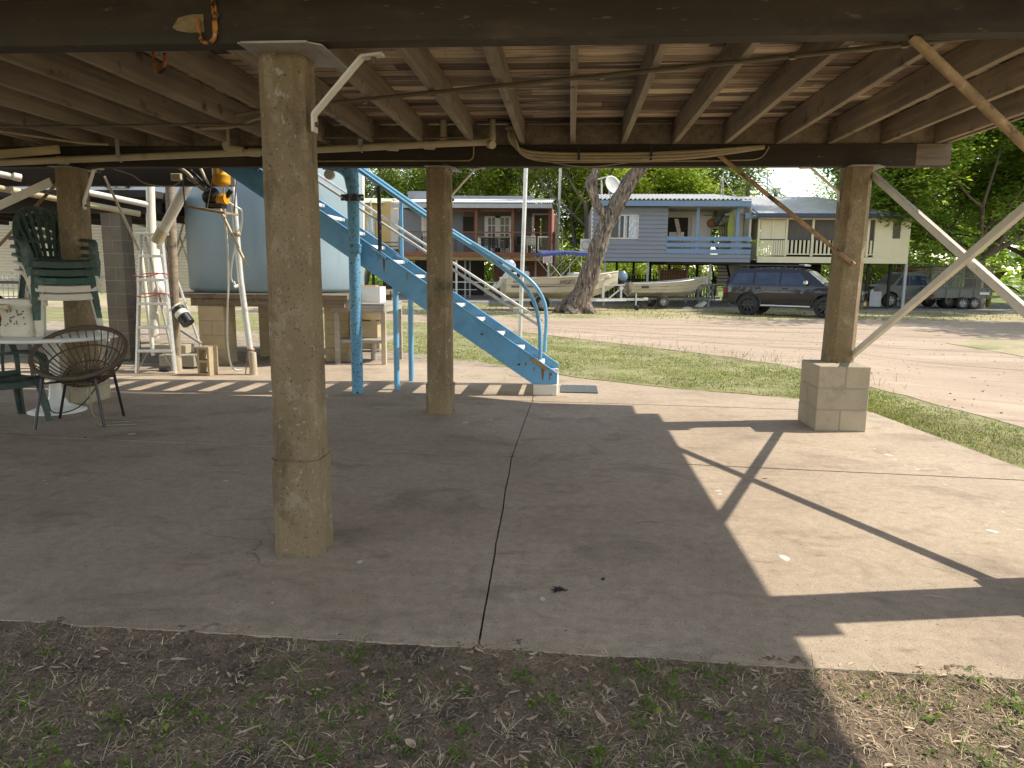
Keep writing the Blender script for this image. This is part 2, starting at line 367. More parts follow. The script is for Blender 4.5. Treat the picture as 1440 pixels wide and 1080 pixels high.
# folded steel knee braces
def knee(post_o,top,bot,w=.05,m=m_steelw,front=True):
    t=Vector(top);b=Vector(bot); mb=MB()
    mb.bar(b+Vector((0,0,-.08)),b,w,.012,.002,up=(1,0,0)); mb.bar(b,t,w,.012,.002,up=(-1,0,.9)); mb.bar(t,t+Vector((.10,0,.012)),w,.012,.002)
    o=mb.build('knee_brace',m,house)
    bo=MB(); bo.cyl(b+Vector((.0,-.0,-.045))+Vector((.004,0,0)),b+Vector((.022,0,-.045)),.012,6); bo.cyl(t+Vector((.055,0,-.03)),t+Vector((.055,0,.0)),.012,6); bo.each('bolt',m_bolt,o)
knee(pA,(-.98,3.40,2.41),(-1.215,3.40,2.16),.06)
knee(pB,(-.95,7.1,2.415),(-1.178,7.1,2.17),.05)
mb=MB(); mb.bar((2.22,7.1,2.425),(2.49,7.1,2.20),.045,.012); mb.bar((2.49,7.1,2.2),(2.49,7.1,2.12),.045,.012,up=(1,0,0)); mb.bar((2.12,7.1,2.423),(2.22,7.1,2.425),.045,.012); mb.build('knee_brace',m_steelw,house)
knee(pE,(-4.85,7.1,2.41),(-4.965,7.08,2.10),.05)
# crossed square tube braces on the open right side
x=2.765
b=MB().bar((x,7.06,2.36),(x,3.45,.72),.04,.060,.004).build('cross_brace',m_steelw,house); b['label']='pale steel brace falling from the top of the far right post'
b=MB().bar((x-.055,7.06,.66),(x-.055,3.45,2.42),.04,.060,.004).build('cross_brace',m_steelw,house); b['label']='pale steel brace rising from the far right post base'
b=MB().tube([(1.27,6.985,2.58),(2.63,6.955,1.535)],.021,10).build('pipe_brace',m_rusty,house); b['label']='thin rusty pipe brace ending on the block based post'
bb=MB(); bb.cyl((2.60,6.93,1.555),(2.60,6.99,1.555),.012,6); bb.build('bolt',m_bolt,b)
b=MB().tube([(1.40,3.29,2.43),(2.52,3.27,1.44)],.021,10).build('pipe_brace',m_rusty,house); b['label']='rusty pipe brace below the near beam'
# flat steel brace left of the left post
MB().bar((-5.22,6.97,2.28),(-6.6,6.97,1.72),.012,.085,.002,up=(0,0,1)).build('flat_brace',m_steelw,house)
b=MB().tube([(-4.98,7.4,2.76),(-6.25,7.4,1.62)],.017,8).build('pipe_brace',m_rusty,house)
b=MB().tube([gy(147,248,8.6),gy(196,352,8.6)],.016,8).build('pipe_brace',m_pvc,house)
b=MB().tube([(-4.52,8.6,2.66),(-3.98,8.6,1.46)],.02,8).build('pipe_brace',m_pvc,house)
# drain line, conduits, cables under the floor
mb=MB(); Y=6.86
dr=[(-7.2,Y,2.385),(-5.65,Y,2.45),(-2.4,Y,2.565),(-.80,Y,2.63)]
mb.tube(dr,.033,12); mb.tube(smooth_path([(-.84,Y,2.628),(-.775,Y,2.635),(-.755,Y,2.66),(-.755,Y,2.70)],5),.033,12); mb.tube([(-.755,Y,2.68),(-.755,Y,2.829)],.028,12)
for xx in (-5.0,-3.05,-1.7,-1.35): mb.tube([(xx-.05,Y,2.45+(xx+5.65)*.0355),(xx+.05,Y,2.45+(xx+5.55)*.0355)],.040,12)
mb.tube([(-3.31,Y-.03,2.829),(-3.31,Y-.03,2.60)],.034,12); mb.tube(smooth_path([(-3.31,Y-.03,2.62),(-3.29,Y-.03,2.575),(-3.15,Y-.02,2.55)],5),.04,12)
mb.tube([(-1.22,Y+.02,2.829),(-1.22,Y+.02,2.60)],.034,12); mb.tube([(-.78,Y-.05,2.60),(-.74,Y-.10,2.585)],.036,12)
mb.tube([(-2.36,Y-.4,2.82),(-2.36,Y-.4,2.70),(-2.42,Y-.4,2.64),(-2.47,Y-.4,2.62)],.03,10); mb.tube([(-2.36,Y-.4,2.72),(-2.28,Y-.4,2.76)],.02,8)
dp=mb.build('drain_pipe',m_pvc,house); dp['label']='cream plastic drain line running below the floor'
cl=MB()
for xx in (-4.4,-2.0): cl.box((xx-.02,Y-.042,2.44+(xx+5.65)*.0355),(xx+.02,Y-.036,2.75)); cl.tube([Vector((xx,Y+.041*cos(a*PI/8),2.45+(xx+5.65)*.0355+.041*sin(a*PI/8))) for a in range(17)],.006,6)
cl.each('pipe_strap',m_zinc,dp)
def cond(name,pts,r,m,n=6,lab=None):
    o=MB().tube(smooth_path(pts,n),r,8).build(name,m,house)
    if lab: o['label']=lab
    return o
c=cond('conduit',[(-2.6,5.55,2.612),(-1.85,5.23,2.612),(.38,4.47,2.612),(1.72,4.0,2.612),(2.0,3.9,2.612)],.0135,m_dkconduit,8,'thin conduit slanting across the undersides of the joists')
cl=MB()
for t in (.12,.245,.36,.478,.6,.70,.82,.93):
    p=Vector((-2.6,5.55,2.612)).lerp(Vector((2.0,3.9,2.612)),t); cl.obox(p,Vector((.94,-.34,0)),Vector((.34,.94,0)),Vector((0,0,1)),.03,.034,.032)
cl.each('clip',m_dkconduit,c)
for k,(dy,dz) in enumerate(((0,0),(.03,-.028),(.0,-.052))):
    cond('conduit',[(-.60+.02*k,6.9+dy,2.80),(-.60+.03*k,6.87+dy*.5,2.67+dz*.4),(-.52+.02*k,6.93,2.585+dz),(-.30,6.965,2.545+dz),(.4,6.975,2.535+dz),(1.1,6.975,2.555+dz),(1.75,6.975,2.60+dz*.6+.01*k)],.016,m_conduit)
MB().box((-.63,6.82,2.735),(-.54,6.93,2.76)).build('conduit_bracket',m_zinc,house)
mb=MB()
for xx in (.05,.72): mb.box((xx-.01,6.95,2.475),(xx+.01,6.958,2.60))
mb.each('cable_clip',m_blackcable,house)
cond('cable',[(-.6,6.98,2.66),(-.5,6.99,2.55),(-.3,7.0,2.475),(.3,7.005,2.465),(1.0,7.005,2.475),(1.5,7.005,2.48),(1.72,7.005,2.50),(1.8,7.0,2.60)],.006,m_conduit)
cond('cable',[(-.42,6.95,2.52),(-.25,6.93,2.465),(.1,6.90,2.41),(.5,6.93,2.45),(.85,6.95,2.53),(1.2,6.96,2.56)],.004,m_conduit)
cond('cable',[(-2.6,7.005,2.478),(-1.8,7.005,2.481),(-1.1,7.005,2.481),(-.98,7.005,2.49),(-.95,7.0,2.55),(-.95,6.96,2.7),(-.94,6.9,2.76)],.006,m_conduit)
cond('cable',[(-2.55,6.80,2.665),(-1.9,6.8,2.66),(-1.3,6.8,2.655),(-.8,6.83,2.672)],.009,m_dkconduit)
cond('cable',[(-5.6,5.9,2.60),(-4.9,5.9,2.605),(-4.2,5.9,2.6),(-3.2,5.9,2.61),(-2.6,5.9,2.60)],.012,m_dkconduit)
cond('cable',[(-3.3,6.3,2.66),(-3.05,6.0,2.60),(-2.85,6.0,2.61),(-2.6,6.0,2.68),(-2.4,6.1,2.70)],.012,m_conduit)
cond('cable',[(-5.2,5.6,2.6),(-4.9,6.1,2.59),(-4.6,6.5,2.58),(-4.45,6.75,2.6)],.012,m_conduit)
MB().box((-.99,6.83,2.695),(-.93,6.87,2.78),.004).build('junction_box',m_yellow,house)
# rusty hooks on and behind the near beam
mb=MB(); hx=-1.59
mb.bar((hx,3.232,2.66),(hx,3.232,2.47),.022,.008,up=(0,1,0)); mb.tube([(hx,3.232,2.475)]+[(hx-.035+.035*cos(a),3.225,2.465-.035*sin(a)) for a in [PI*i/8 for i in range(9)]]+[(hx-.07,3.215,2.53)],.009,8)
h=mb.build('hook',m_rusthook,house); h['label']='rusty strap hook screwed to the near beam'
MB().cyl((hx+.016,3.24,2.545),(hx+.016,3.225,2.545),.009,6).build('screw',m_bolt,h)
mb=MB(); mb.tube([(-2.30,3.95,2.66),(-2.30,3.95,2.55)]+[(-2.27-.03*cos(a),3.95,2.545-.045*sin(a)) for a in [PI*i/8 for i in range(9)]]+[(-2.235,3.95,2.60)],.010,8)
h=mb.build('hook',m_rusthook,house); h['label']='rusty open hook hanging behind the near beam'
# worn knot patches on the near beam face
kn=mat('bare_knot',(.24,.17,.09),.3,20,(1,1,3),.9)
mb=MB(); mb.prism([(-1.79,2.50),(-1.76,2.54),(-1.70,2.553),(-1.645,2.552),(-1.645,2.478),(-1.72,2.478),(-1.77,2.487)],-.003,(0,3.24,0)); mb.prism([(1.27,2.60),(1.36,2.62),(1.42,2.603),(1.36,2.585),(1.32,2.575)],-.003,(0,3.24,0)); mb.each('bare_knot',kn,house)
MB().cyl((1.33,3.238,2.597),(1.33,3.233,2.597),.012,8).build('bolt_hole',m_black,house)
mb=MB(); mb.bar(gy(-60,222,6.7),gy(83,210,6.75),.035,.075,.003); pl=mb.build('loose_plank',wood('pale_plank',(.42,.33,.17),(.55,.45,.26),0,.8,14),house); pl['label']='short pale plank nailed up at the far left'
# ================================================================ BLUE STAIRCASE
stair=thing('staircase','blue painted steel staircase with open white treads and curved blue handrail','staircase',(-.3,8.25,0))
SL=.664; SY0,SY1=8.25,9.10
def ztop(x,far=False): return .26+(-.13-x)*SL-(.018 if far else 0)
for (y,far) in ((SY0,0),(SY1,1)):
    mb=MB(); xe=-4.3
    poly=[(-.13,ztop(-.13)),(-.13,.135),(-.42,.135),(xe,ztop(xe)-.31),(xe,ztop(xe))]
    t=.03; mb.prism(poly,t,(0,y,0))
    mb.bar((-.13,y+t/2-.012,ztop(-.13)+.004),(xe,y+t/2-.012,ztop(xe)+.004),.055,.008)   # top flange
    mb.build('stringer',m_blue,stair)
nt=13
for i in range(nt):
    xc=-.42-i*.258; zt=.335+i*.1745
    mb=MB(); mb.box((xc-.115,SY0+.031,zt-.04),(xc+.115,SY1-.001,zt),.004)
    tr=mb.build('tread',m_treadw,stair)
# handrails: a straight run that sweeps down into a vertical end
def rail_path(y,r_off=0):
    pts=[(-4.2,y,3.75)]
    pts+=[(-2.44,y,2.56),(-1.68,y,2.05),(-1.1,y,1.69),(-.80,y,1.49),(-.60,y,1.34),(-.47,y,1.19),(-.39,y,1.02),(-.345,y,.80),(-.335,y,.6),(-.335,y,.42)]
    return smooth_path(pts,6)
MB().tube(rail_path(SY0+.02),.024,12).build('handrail',m_bluepale,stair)
o=MB().tube([Vector((p.x+.075*sst(-1.4,-.5,p.x)*(.35+.65*sst(.5,1.1,p.z)),p.y,p.z)) for p in rail_path(SY1-.02)],.024,12).build('handrail',m_bluepale,stair)
for y,xe,ze in ((SY0+.02,-.335,.805),(SY1-.02,-.345,.815)):
    MB().tube([(-4.2,y,3.235),(xe,y,ze)],.016,10).build('mid_rail',m_galv,stair)
for (x,y,m,lab) in ((-2.215,SY0+.005,m_blackflake,'black upright with flaking paint'),(-2.16,SY1+.005,m_bluepale,None),(-3.7,SY0+.005,m_blackflake,None),(-3.7,SY1+.005,m_bluepale,None)):
    zt=2.56+(-2.44-x)*.672; mb=MB(); mb.bar((x,y,ztop(x)-.02),(x,y,zt-.015),.04,.04,.004)
    o=mb.build('rail_post',m,stair)
    if lab: o['label']=lab
    pm=MB(); d=Vector((1,0,-SL)).normalized(); pm.bar(Vector((x-.02,y-.012,ztop(x)-.015))-d*.10,Vector((x-.02,y-.012,ztop(x)-.015))+d*.12,.07,.035,.004); pm.build('mounting_plate',m_blueflake,o)
mb=MB(); d=Vector((1,0,-SL)).normalized(); c=Vector((-.33,SY0-.012,ztop(-.33)-.03)); mb.bar(c-d*.13,c+d*.10,.03,.045,.004); mb.build('mounting_plate',m_rusty,stair)
mb=MB()
for (x,z,r_) in ((-.27,.33,.02),(-.58,.36,.016),(-1.02,.71,.014),(-.20,.25,.012)): mb.cyl((x,SY0-.006,z),(x,SY0+.001,z),r_,8)
mb.each('bolt',m_bolt,stair)
for (x,y,lab) in ((-2.075,8.40,None),(-2.05,9.08,None)):
    MB().cyl((x,y,0),(x,y,ztop(x)-.30),.035,16).build('support_post',m_bluepale if y<9 else m_bluepale,stair)
m_streak=mat('rust_streak',(.20,.095,.035),.35,18,rough=.9,spots=[((.34,.30,.14),9,.55,.66)])
mb=MB()
for (x,w_,L_,dz) in ((-2.17,.03,.17,-.04),(-2.24,.014,.09,-.03),(-.30,.035,.15,-.05),(-.22,.02,.11,-.04),(-.50,.022,.05,-.12),(-.40,.014,.04,-.11),(-1.9,.012,.10,-.02),(-3.1,.016,.12,-.03)):
    z=ztop(x)+dz; mb.prism([(x-w_/2,z),(x+w_/2,z),(x+w_*.42,z-L_*.5),(x+w_*.12,z-L_),(x-w_*.2,z-L_*.93),(x-w_*.4,z-L_*.45)],-.0012,(0,SY0,0))
mb.each('rust_streak',m_streak,stair)
MB().box((-.41,8.235,.0),(-.125,9.13,.133),.008).build('foot_block',m_whitec,stair)
MB().box((-.41,9.05,.134),(-.13,9.13,.21),.004).build('foot_shim',m_whitec,stair)
# thick blue pipe beside the stairs
bp=thing('blue_pipe','thick blue pipe with flaking paint standing before the blue stairs','pipe',(-2.47,8.09,0))
mb=MB(); mb.cyl((-2.47,8.09,0),(-2.47,8.09,2.55),.066,24); mb.tube(smooth_path([(-2.47,8.09,2.35),(-2.50,8.06,2.50),(-2.60,8.0,2.58),(-2.75,7.93,2.60)],6),.075,20); mb.build('pipe',m_blueflake,bp)
mb=MB(); mb.lathe([(.066,1.62),(.079,1.63),(.079,1.69),(.083,1.70),(.083,1.72),(.068,1.725)],(-2.47,8.09,0),24); mb.build('coupling',m_blueflake,bp)
mb=MB(); mb.lathe([(.067,2.20),(.073,2.2),(.073,2.28),(.067,2.28)],(-2.47,8.09,0),24); mb.box((-2.60,8.05,2.205),(-2.34,8.08,2.275),.004); c=mb.build('clamp',m_blackflake,bp)
mb=MB(); mb.cyl((-2.585,8.045,2.24),(-2.585,8.03,2.24),.012,6); mb.cyl((-2.355,8.045,2.24),(-2.355,8.03,2.24),.012,6); mb.each('bolt',m_galv,c)
mb=MB(); mb.tube([(-2.69,7.99,2.475),(-2.69,7.93,2.475)],.055,18); mb.build('white_pipe_end',m_pvcw,bp)
tag(MB().box((-.09,8.45,.001),(.36,8.98,.016),.004).build('door_mat',m_mat),'dark grey fibre mat lying at the foot of the blue stairs','mat')
# ================================================================ GROUND
def interp_(tab,x):
    if x<=tab[0][0]: return tab[0][1]
    for (a,b),(c,d) in zip(tab,tab[1:]):
        if x<=c: return b+(d-b)*(x-a)/(c-a) if c>a else d
    return -9
GZ_=-.25
def sst(a,b,x):
    t=max(0,min(1,(x-a)/(b-a))); return t*t*(3-2*t)
def gh(x,y): return -.035-.215*max(sst(10,19,y),sst(3.6,7.5,x)*sst(1.5,5,y))
def axis_pts(lo,hi,st,far): return [-far,-far*.4,-far*.16,-far*.07]+[lo+i*st for i in range(int((hi-lo)/st)+1)]+[far*.09,far*.2,far*.5,far]
m_ground=mat('dry_verge',(.36,.30,.17),.2,.6,rough=.95,bump=.5,bscale=14,spots=[((.17,.20,.065),.35,.48,.62),((.44,.37,.25),2.2,.55,.7),((.10,.12,.04),3,.64,.76)],detail=9)
m_road=mat('pale_dirt',(.375,.285,.20),.10,.5,rough=.97,bump=.45,bscale=9,spots=[((.44,.345,.25),.8,.50,.64,(.3,1.6,1)),((.29,.21,.14),1.5,.54,.66,(.22,2.4,1)),((.35,.25,.165),.35,.54,.66),((.22,.165,.115),26,.61,.66),((.60,.53,.44),40,.62,.67)],detail=9)
m_lawn=mat('lawn_soil',(.21,.20,.075),.25,1.1,rough=.95,bump=.5,bscale=18,spots=[((.36,.30,.18),.9,.52,.68),((.11,.15,.035),2.3,.55,.7)],detail=9)
m_soil=mat('dark_soil',(.25,.175,.105),.45,9,rough=.97,bump=1.0,bscale=90,spots=[((.085,.062,.04),4.5,.52,.64),((.36,.28,.19),55,.56,.64),((.17,.105,.065),14,.56,.66),((.045,.034,.025),80,.56,.64),((.34,.28,.21),130,.60,.66)],detail=10)
m_gravel=mat('bare_earth_gravel',(.31,.25,.18),.3,4,rough=.97,bump=.7,bscale=50,spots=[((.15,.12,.085),3,.52,.66),((.45,.39,.31),40,.64,.72),((.1,.08,.06),60,.66,.72)],detail=9)
xs=axis_pts(-30,50,1.,1600); ys=axis_pts(-6,60,1.,1600)
gr=MB().grid([[Vector((x,y,gh(x,y)-.004)) for x in xs] for y in ys]).build('ground',m_ground); struct(gr)
def lerp2(a,b,t): return (a[0]+(b[0]-a[0])*t,a[1]+(b[1]-a[1])*t)
def strip(name,pairs,k,n,m,dz,seed,edge=.12):
    # pairs of (near,far) boundary points; refined, with ragged long edges
    A=smooth_path([(a[0],a[1],0) for a,b in pairs],n); B=smooth_path([(b[0],b[1],0) for a,b in pairs],n); rows=[]
    for i,(a,b) in enumerate(zip(A,B)):
        na=noise.noise(Vector((i*.35,seed,0)))*edge+noise.noise(Vector((i*1.3,seed,5)))*edge*.5; nb=noise.noise(Vector((i*.35,seed+9,0)))*edge*2+noise.noise(Vector((i*1.3,seed+3,5)))*edge
        d=(b-a).normalized(); a2=a+d*na; b2=b+d*nb; r=[]
        for j in range(k+1):
            p=a2.lerp(b2,(j/k)); r.append(Vector((p.x,p.y,gh(p.x,p.y)+dz)))
        rows.append(r)
    return MB().grid(rows).build(name,m)
NEAR=[(-26,23),(-18,21.3),(-9,18.3),(-5,15.2),(-2.6,12.3),(-1.2,11.15),(-.2,10.25),(1.2,9.3),(2.8,8.55),(3.25,7.8),(3.5,5.7),(3.72,2.6),(3.8,-2)]
MID=[(-26,29),(-18,27.3),(-9,24.8),(-4.5,22.4),(-.9,19.3),(1.0,16.8),(2.2,14.8),(3.1,13.1),(3.75,11.2),(4.05,9.6),(4.55,7.6),(4.85,5),(5.1,-2)]
FAR=[(-26,31),(-18,29.3),(-9,27),(-3.8,25.6),(1,25.9),(5,26.4),(9,26.9),(13,27.6),(17,28.3),(24,29),(32,27),(40,18),(44,-2)]
def flip(o):
    o.data.flip_normals(); return o
struct(flip(strip('lawn',list(zip(NEAR,MID)),26,7,m_lawn,.002,1,.10)),)
struct(flip(strip('dirt_road',list(zip(MID,FAR)),40,7,m_road,.007,4,.16)))
m_track=mat('packed_dirt',(.335,.25,.175),.10,1.2,rough=.97,bump=.4,bscale=12,spots=[((.43,.335,.24),1.1,.50,.62,(.3,1.8,1)),((.26,.19,.13),20,.6,.66)],detail=9)
for (ta,tb,sd) in ((.20,.235,31),(.33,.36,32),(.52,.56,33),(.66,.69,34)): struct(flip(strip('wheel_track',[(lerp2(a,b,ta),lerp2(a,b,tb)) for a,b in zip(MID,FAR)],4,8,m_track,.011,sd,.10)))
struct(flip(strip('yard_earth',[((-26,8.5),(-26,23.2)),((-12,8.5),(-12,19.6)),((-8,8.5),(-8,18.0)),((-5,9),(-5,15.3)),((-3.9,9.5),(-3.9,14.0)),((-2.6,9.8),(-2.6,12.4)),((-1.0,9.8),(-1.0,11.1))],14,5,m_gravel,.008,6,.15)))
struct(flip(strip('grass_island',[((9.6,15.4),(9.4,18.6)),((10.5,14.8),(10.8,19.6)),((13,14),(13,20)),((16,13.5),(17,20))],8,4,m_ground,.016,8,.3)))
m_farlawn=mat('far_lawn_green',(.15,.19,.045),.2,.4,rough=.95,bump=.5,bscale=12,spots=[((.30,.27,.12),.3,.55,.7),((.09,.13,.03),1.1,.55,.7)],detail=8)
struct(MB().grid([[Vector((x,y,GZ_+.004)) for x in (-900,-160,-60,-20,5,17,60,120,200,900)] for y in (44,52,60,75,90,110,135,260,700)]).build('far_lawn',m_farlawn))
struct(MB().grid([[Vector((x+max(0,36-y)*1.2,y,GZ_+.006)) for x in (20.5,22,26,32,45,60,100)] for y in (31.5,33,35,38,41,43.98)]).build('far_lawn',m_farlawn))
rb=random.Random(14); stn=MB()
for k in range(2600):
    x=rb.uniform(-3,16); y=rb.uniform(6,27)
    if y<interp_([(p[0],p[1]) for p in MID[4:]],x)+.2: continue
    r_=rb.choice((.004,.006,.008,.012)); stn.obox(Vector((x,y,gh(x,y)+.008+r_*.3)),Vector((cos(k),sin(k),0)),Vector((-sin(k),cos(k),0)),Vector((0,0,1)),r_*2.4,r_*1.8,r_*1.2,r_*.4)
struct(stn.build('road_stones',mat('road_stone',(.42,.34,.26),.3,30,rough=.95,isl=.6)),'stuff','loose stones scattered over the pale dirt road')
# house pads far away
m_pad=mat('far_concrete_pad',(.25,.235,.21),.12,1.5,rough=.9)
struct(MB().box((-13,36.5,-.3),(3.5,52,-.205)).build('concrete_pad',m_pad)); struct(MB().box((3.7,34.6,-.3),(10.6,46,-.2)).build('concrete_pad',m_pad)); struct(MB().box((11.2,33.9,-.3),(25,46,-.2)).build('concrete_pad',m_pad))
# ---------------------------------------------------------------- the concrete slab, cast in bays with open joints
def concm():
    m,nt,b=_nodes('slab_concrete'); v=coords(nt)
    col=ramp(nt,noi(nt,v,.55,8,.62),[(.3,(.33,.255,.183)),(.5,(.43,.343,.25)),(.72,(.51,.414,.305))])
    st=ramp(nt,noi(nt,coords(nt,(1,1.5,1)),1.5,8,.7,.6),[(.52,(0,0,0)),(.72,(1,1,1))]); col=mixc(nt,st,col,(.24,.19,.135))
    s2=ramp(nt,noi(nt,coords(nt,(.5,1.8,1)),5,8,.75),[(.58,(0,0,0)),(.72,(1,1,1))]); col=mixc(nt,s2,col,(.215,.165,.11))
    s3=ramp(nt,noi(nt,v,3.1,7,.7),[(.60,(0,0,0)),(.74,(1,1,1))]); col=mixc(nt,s3,col,(.49,.42,.32))
    s5=ramp(nt,noi(nt,coords(nt,(1,1,1),rot=(0,0,.6)),.9,5,.6),[(.6,(0,0,0)),(.78,(.75,.75,.75))]); col=mixc(nt,s5,col,(.33,.215,.14))
    s4=ramp(nt,noi(nt,v,48,4,.6),[(.62,(0,0,0)),(.67,(.8,.8,.8))]); col=mixc(nt,s4,col,(.16,.13,.1))
    s6=ramp(nt,noi(nt,v,150,3,.7),[(.36,(.72,.72,.71)),(.64,(1.16,1.15,1.14))]); col=mixc(nt,1,col,s6,'MULTIPLY')
    s7=ramp(nt,noi(nt,v,17,6,.7),[(.36,(.87,.86,.85)),(.62,(1.06,1.06,1.05))]); col=mixc(nt,1,col,s7,'MULTIPLY')
    vo=N(nt,'ShaderNodeTexVoronoi',feature='DISTANCE_TO_EDGE',i_Scale=.42); ds=N(nt,'ShaderNodeVectorMath',operation='ADD'); nz=N(nt,'ShaderNodeTexNoise',i_Scale=2.2,i_Detail=5); nt.links.new(v,nz.inputs['Vector']); sc_=N(nt,'ShaderNodeVectorMath',operation='SCALE'); sc_.inputs['Scale'].default_value=.45; nt.links.new(nz.outputs[1],sc_.inputs[0]); nt.links.new(v,ds.inputs[0]); nt.links.new(sc_.outputs[0],ds.inputs[1]); nt.links.new(ds.outputs[0],vo.inputs['Vector'])
    hc=ramp(nt,vo.outputs['Distance'],[(0,(1,1,1)),(.0022,(0,0,0))]); gate=ramp(nt,noi(nt,v,.7,3),[(.56,(0,0,0)),(.62,(.7,.7,.7))]); hg=mixc(nt,1,hc,gate,'MULTIPLY'); col=mixc(nt,hg,col,(.11,.085,.06))
    nt.links.new(col,b.inputs['Base Color']); b.inputs['Roughness'].default_value=.82; b.inputs['Specular IOR Level'].default_value=.35
    bp=N(nt,'ShaderNodeBump',i_Strength=.35,i_Distance=.006); nt.links.new(noi(nt,v,42,10,.75),bp.inputs['Height']); nt.links.new(bp.outputs[0],b.inputs['Normal']); return m
m_slab=concm()
def lerp2(a,b,t): return (a[0]+(b[0]-a[0])*t,a[1]+(b[1]-a[1])*t)
def jag(a,b,seed,amp,step=.035):
    L=math.hypot(b[0]-a[0],b[1]-a[1]); n=max(2,int(L/step)); nx,ny=-(b[1]-a[1])/L,(b[0]-a[0])/L; o=[]
    for i in range(n+1):
        t=i/n; w=amp*(noise.noise(Vector((t*L*2.2,seed,0)))+.6*noise.noise(Vector((t*L*9,seed,3)))+.35*noise.noise(Vector((t*L*24,seed,7))))*min(1,6*t,6*(1-t)); p=lerp2(a,b,t); o.append((p[0]+nx*w,p[1]+ny*w))
    return o
VL=[[(-12,2.62),(-12,5.9),(-12,7.95),(-12,9.6)],[(-3.36,2.58),(-3.18,5.53),(-3.08,7.90),(-3.0,10.85)],[(-.325,2.55),(-.43,5.44),(-.40,7.86),(-.41,10.0)],[(3.75,2.5),(3.50,5.2),(3.22,7.72),(3.0,8.25)]]
GAPV=[0,.0045,.0045,0]; AMPV=[0,.004,.0055,0]; GAPH=[0,.011,.012,0]; AMPH=[.012,.003,.012,.03]
BACK={0:[(-12,9.6),(-4.9,9.62),(-4.2,10.5),(-3.0,10.85)],1:[(-3.0,10.85),(-2.4,10.95),(-1.0,10.55),(-.41,10.0)],2:[(-.41,10.0),(1.25,9.0),(2.2,8.62),(2.78,8.38),(3.0,8.25)]}
mb=MB()
for c in range(3):
    for r_ in range(3):
        a,b_=VL[c][r_],VL[c+1][r_]; d_,c_=VL[c][r_+1],VL[c+1][r_+1]
        bot=jag(a,b_,10*r_+c,AMPH[r_]); top=jag(d_,c_,10*(r_+1)+c,AMPH[r_+1])
        if r_==2:
            top=[]; B=BACK[c]
            for k in range(len(B)-1): top+=jag(B[k],B[k+1],77+k+c*5,.02)[:-1]
            top.append(B[-1])
        lef=jag(a,d_,200+10*c+r_,AMPV[c]); rig=jag(b_,c_,200+10*(c+1)+r_,AMPV[c+1])
        gb=GAPH[r_]; gt=GAPH[r_+1]; gl=GAPV[c]; gr_=GAPV[c+1]
        bot=[(x,y+gb) for x,y in bot]; top=[(x,y-gt) for x,y in top]; lef=[(x+gl,y) for x,y in lef]; rig=[(x-gr_,y) for x,y in rig]
        poly=bot[1:-1]+rig[1:-1]+top[1:-1][::-1]+lef[1:-1][::-1]
        mb.prism(poly,.11,(0,0,-.11),(1,0,0),(0,1,0),(0,0,1))
slab=struct(mb.build('concrete_slab',m_slab))
bm=bmesh.new(); bm.from_mesh(slab.data); bmesh.ops.recalc_face_normals(bm,faces=bm.faces); bmesh.ops.triangulate(bm,faces=[f for f in bm.faces if len(f.verts)>4],ngon_method='EAR_CLIP'); bm.to_mesh(slab.data); bm.free()
struct(MB().box((-11.5,2.72,-.10),(2.9,8.1,-.012)).build('joint_filler',m_soil))
# dried paint drips on the slab
rb=random.Random(11); mb=MB()
def blob(x,y,r,asp=1.6,z=.0012):
    a0=rb.uniform(0,3); pts=[]
    for k in range(14):
        a=2*PI*k/14; q=r*(1+.35*noise.noise(Vector((cos(a)*1.3,sin(a)*1.3,x*7+y)))); px,py=q*cos(a)*asp,q*sin(a); pts.append((x+px*cos(a0)-py*sin(a0),y+px*sin(a0)+py*cos(a0)))
    mb.prism(pts,z,(0,0,0),(1,0,0),(0,1,0),(0,0,1))
for (px,py,r) in ((506,790,.017),(763,842,.016),(318,676,.02),(262,670,.008),(385,661,.014),(370,667,.006),(185,610,.026),(286,599,.012),(1103,785,.035),(1395,747,.03),(1010,690,.02),(1012,695,.014),(1258,646,.02),(1250,640,.03),(1275,655,.018),(1290,660,.02),(1330,682,.014),(1434,745,.015),(1410,720,.012),(1160,632,.015),(1230,631,.012),(560,590,.01),(1040,770,.008),(835,600,.008),(690,590,.02),(655,594,.03),(62,676,.009),(66,680,.006)):
    p=gz(px,py); blob(p.x,p.y,r*.72)
for k in range(70): blob(rb.uniform(-5,3.2),rb.uniform(2.7,8),rb.uniform(.002,.005),1.2)
struct(mb.build('paint_drips',mat('dried_paint',(.55,.51,.45),.15,40,rough=.8)),'stuff','pale dried paint drips on the concrete slab')
mb=MB(); rb.seed(5)
for (px,py,r,n) in ((785,831,.022,70),(849,816,.010,14),(120,616,.01,14),(650,530,.008,8),(1390,604,.01,8)):
    p=gz(px,py)
    for k in range(n):
        a=rb.uniform(0,6.3); L=rb.uniform(.4,1)*r; q=Vector((p.x+rb.gauss(0,r*.35),p.y+rb.gauss(0,r*.3),.004+rb.random()*.006)); mb.bar(q,q+Vector((cos(a)*L,sin(a)*L,rb.uniform(-.002,.005))),.003,.003)
struct(mb.build('dark_droppings',mat('dark_clump',(.02,.016,.012),.3,30)),'stuff','small dark clumps of dropped debris on the slab')
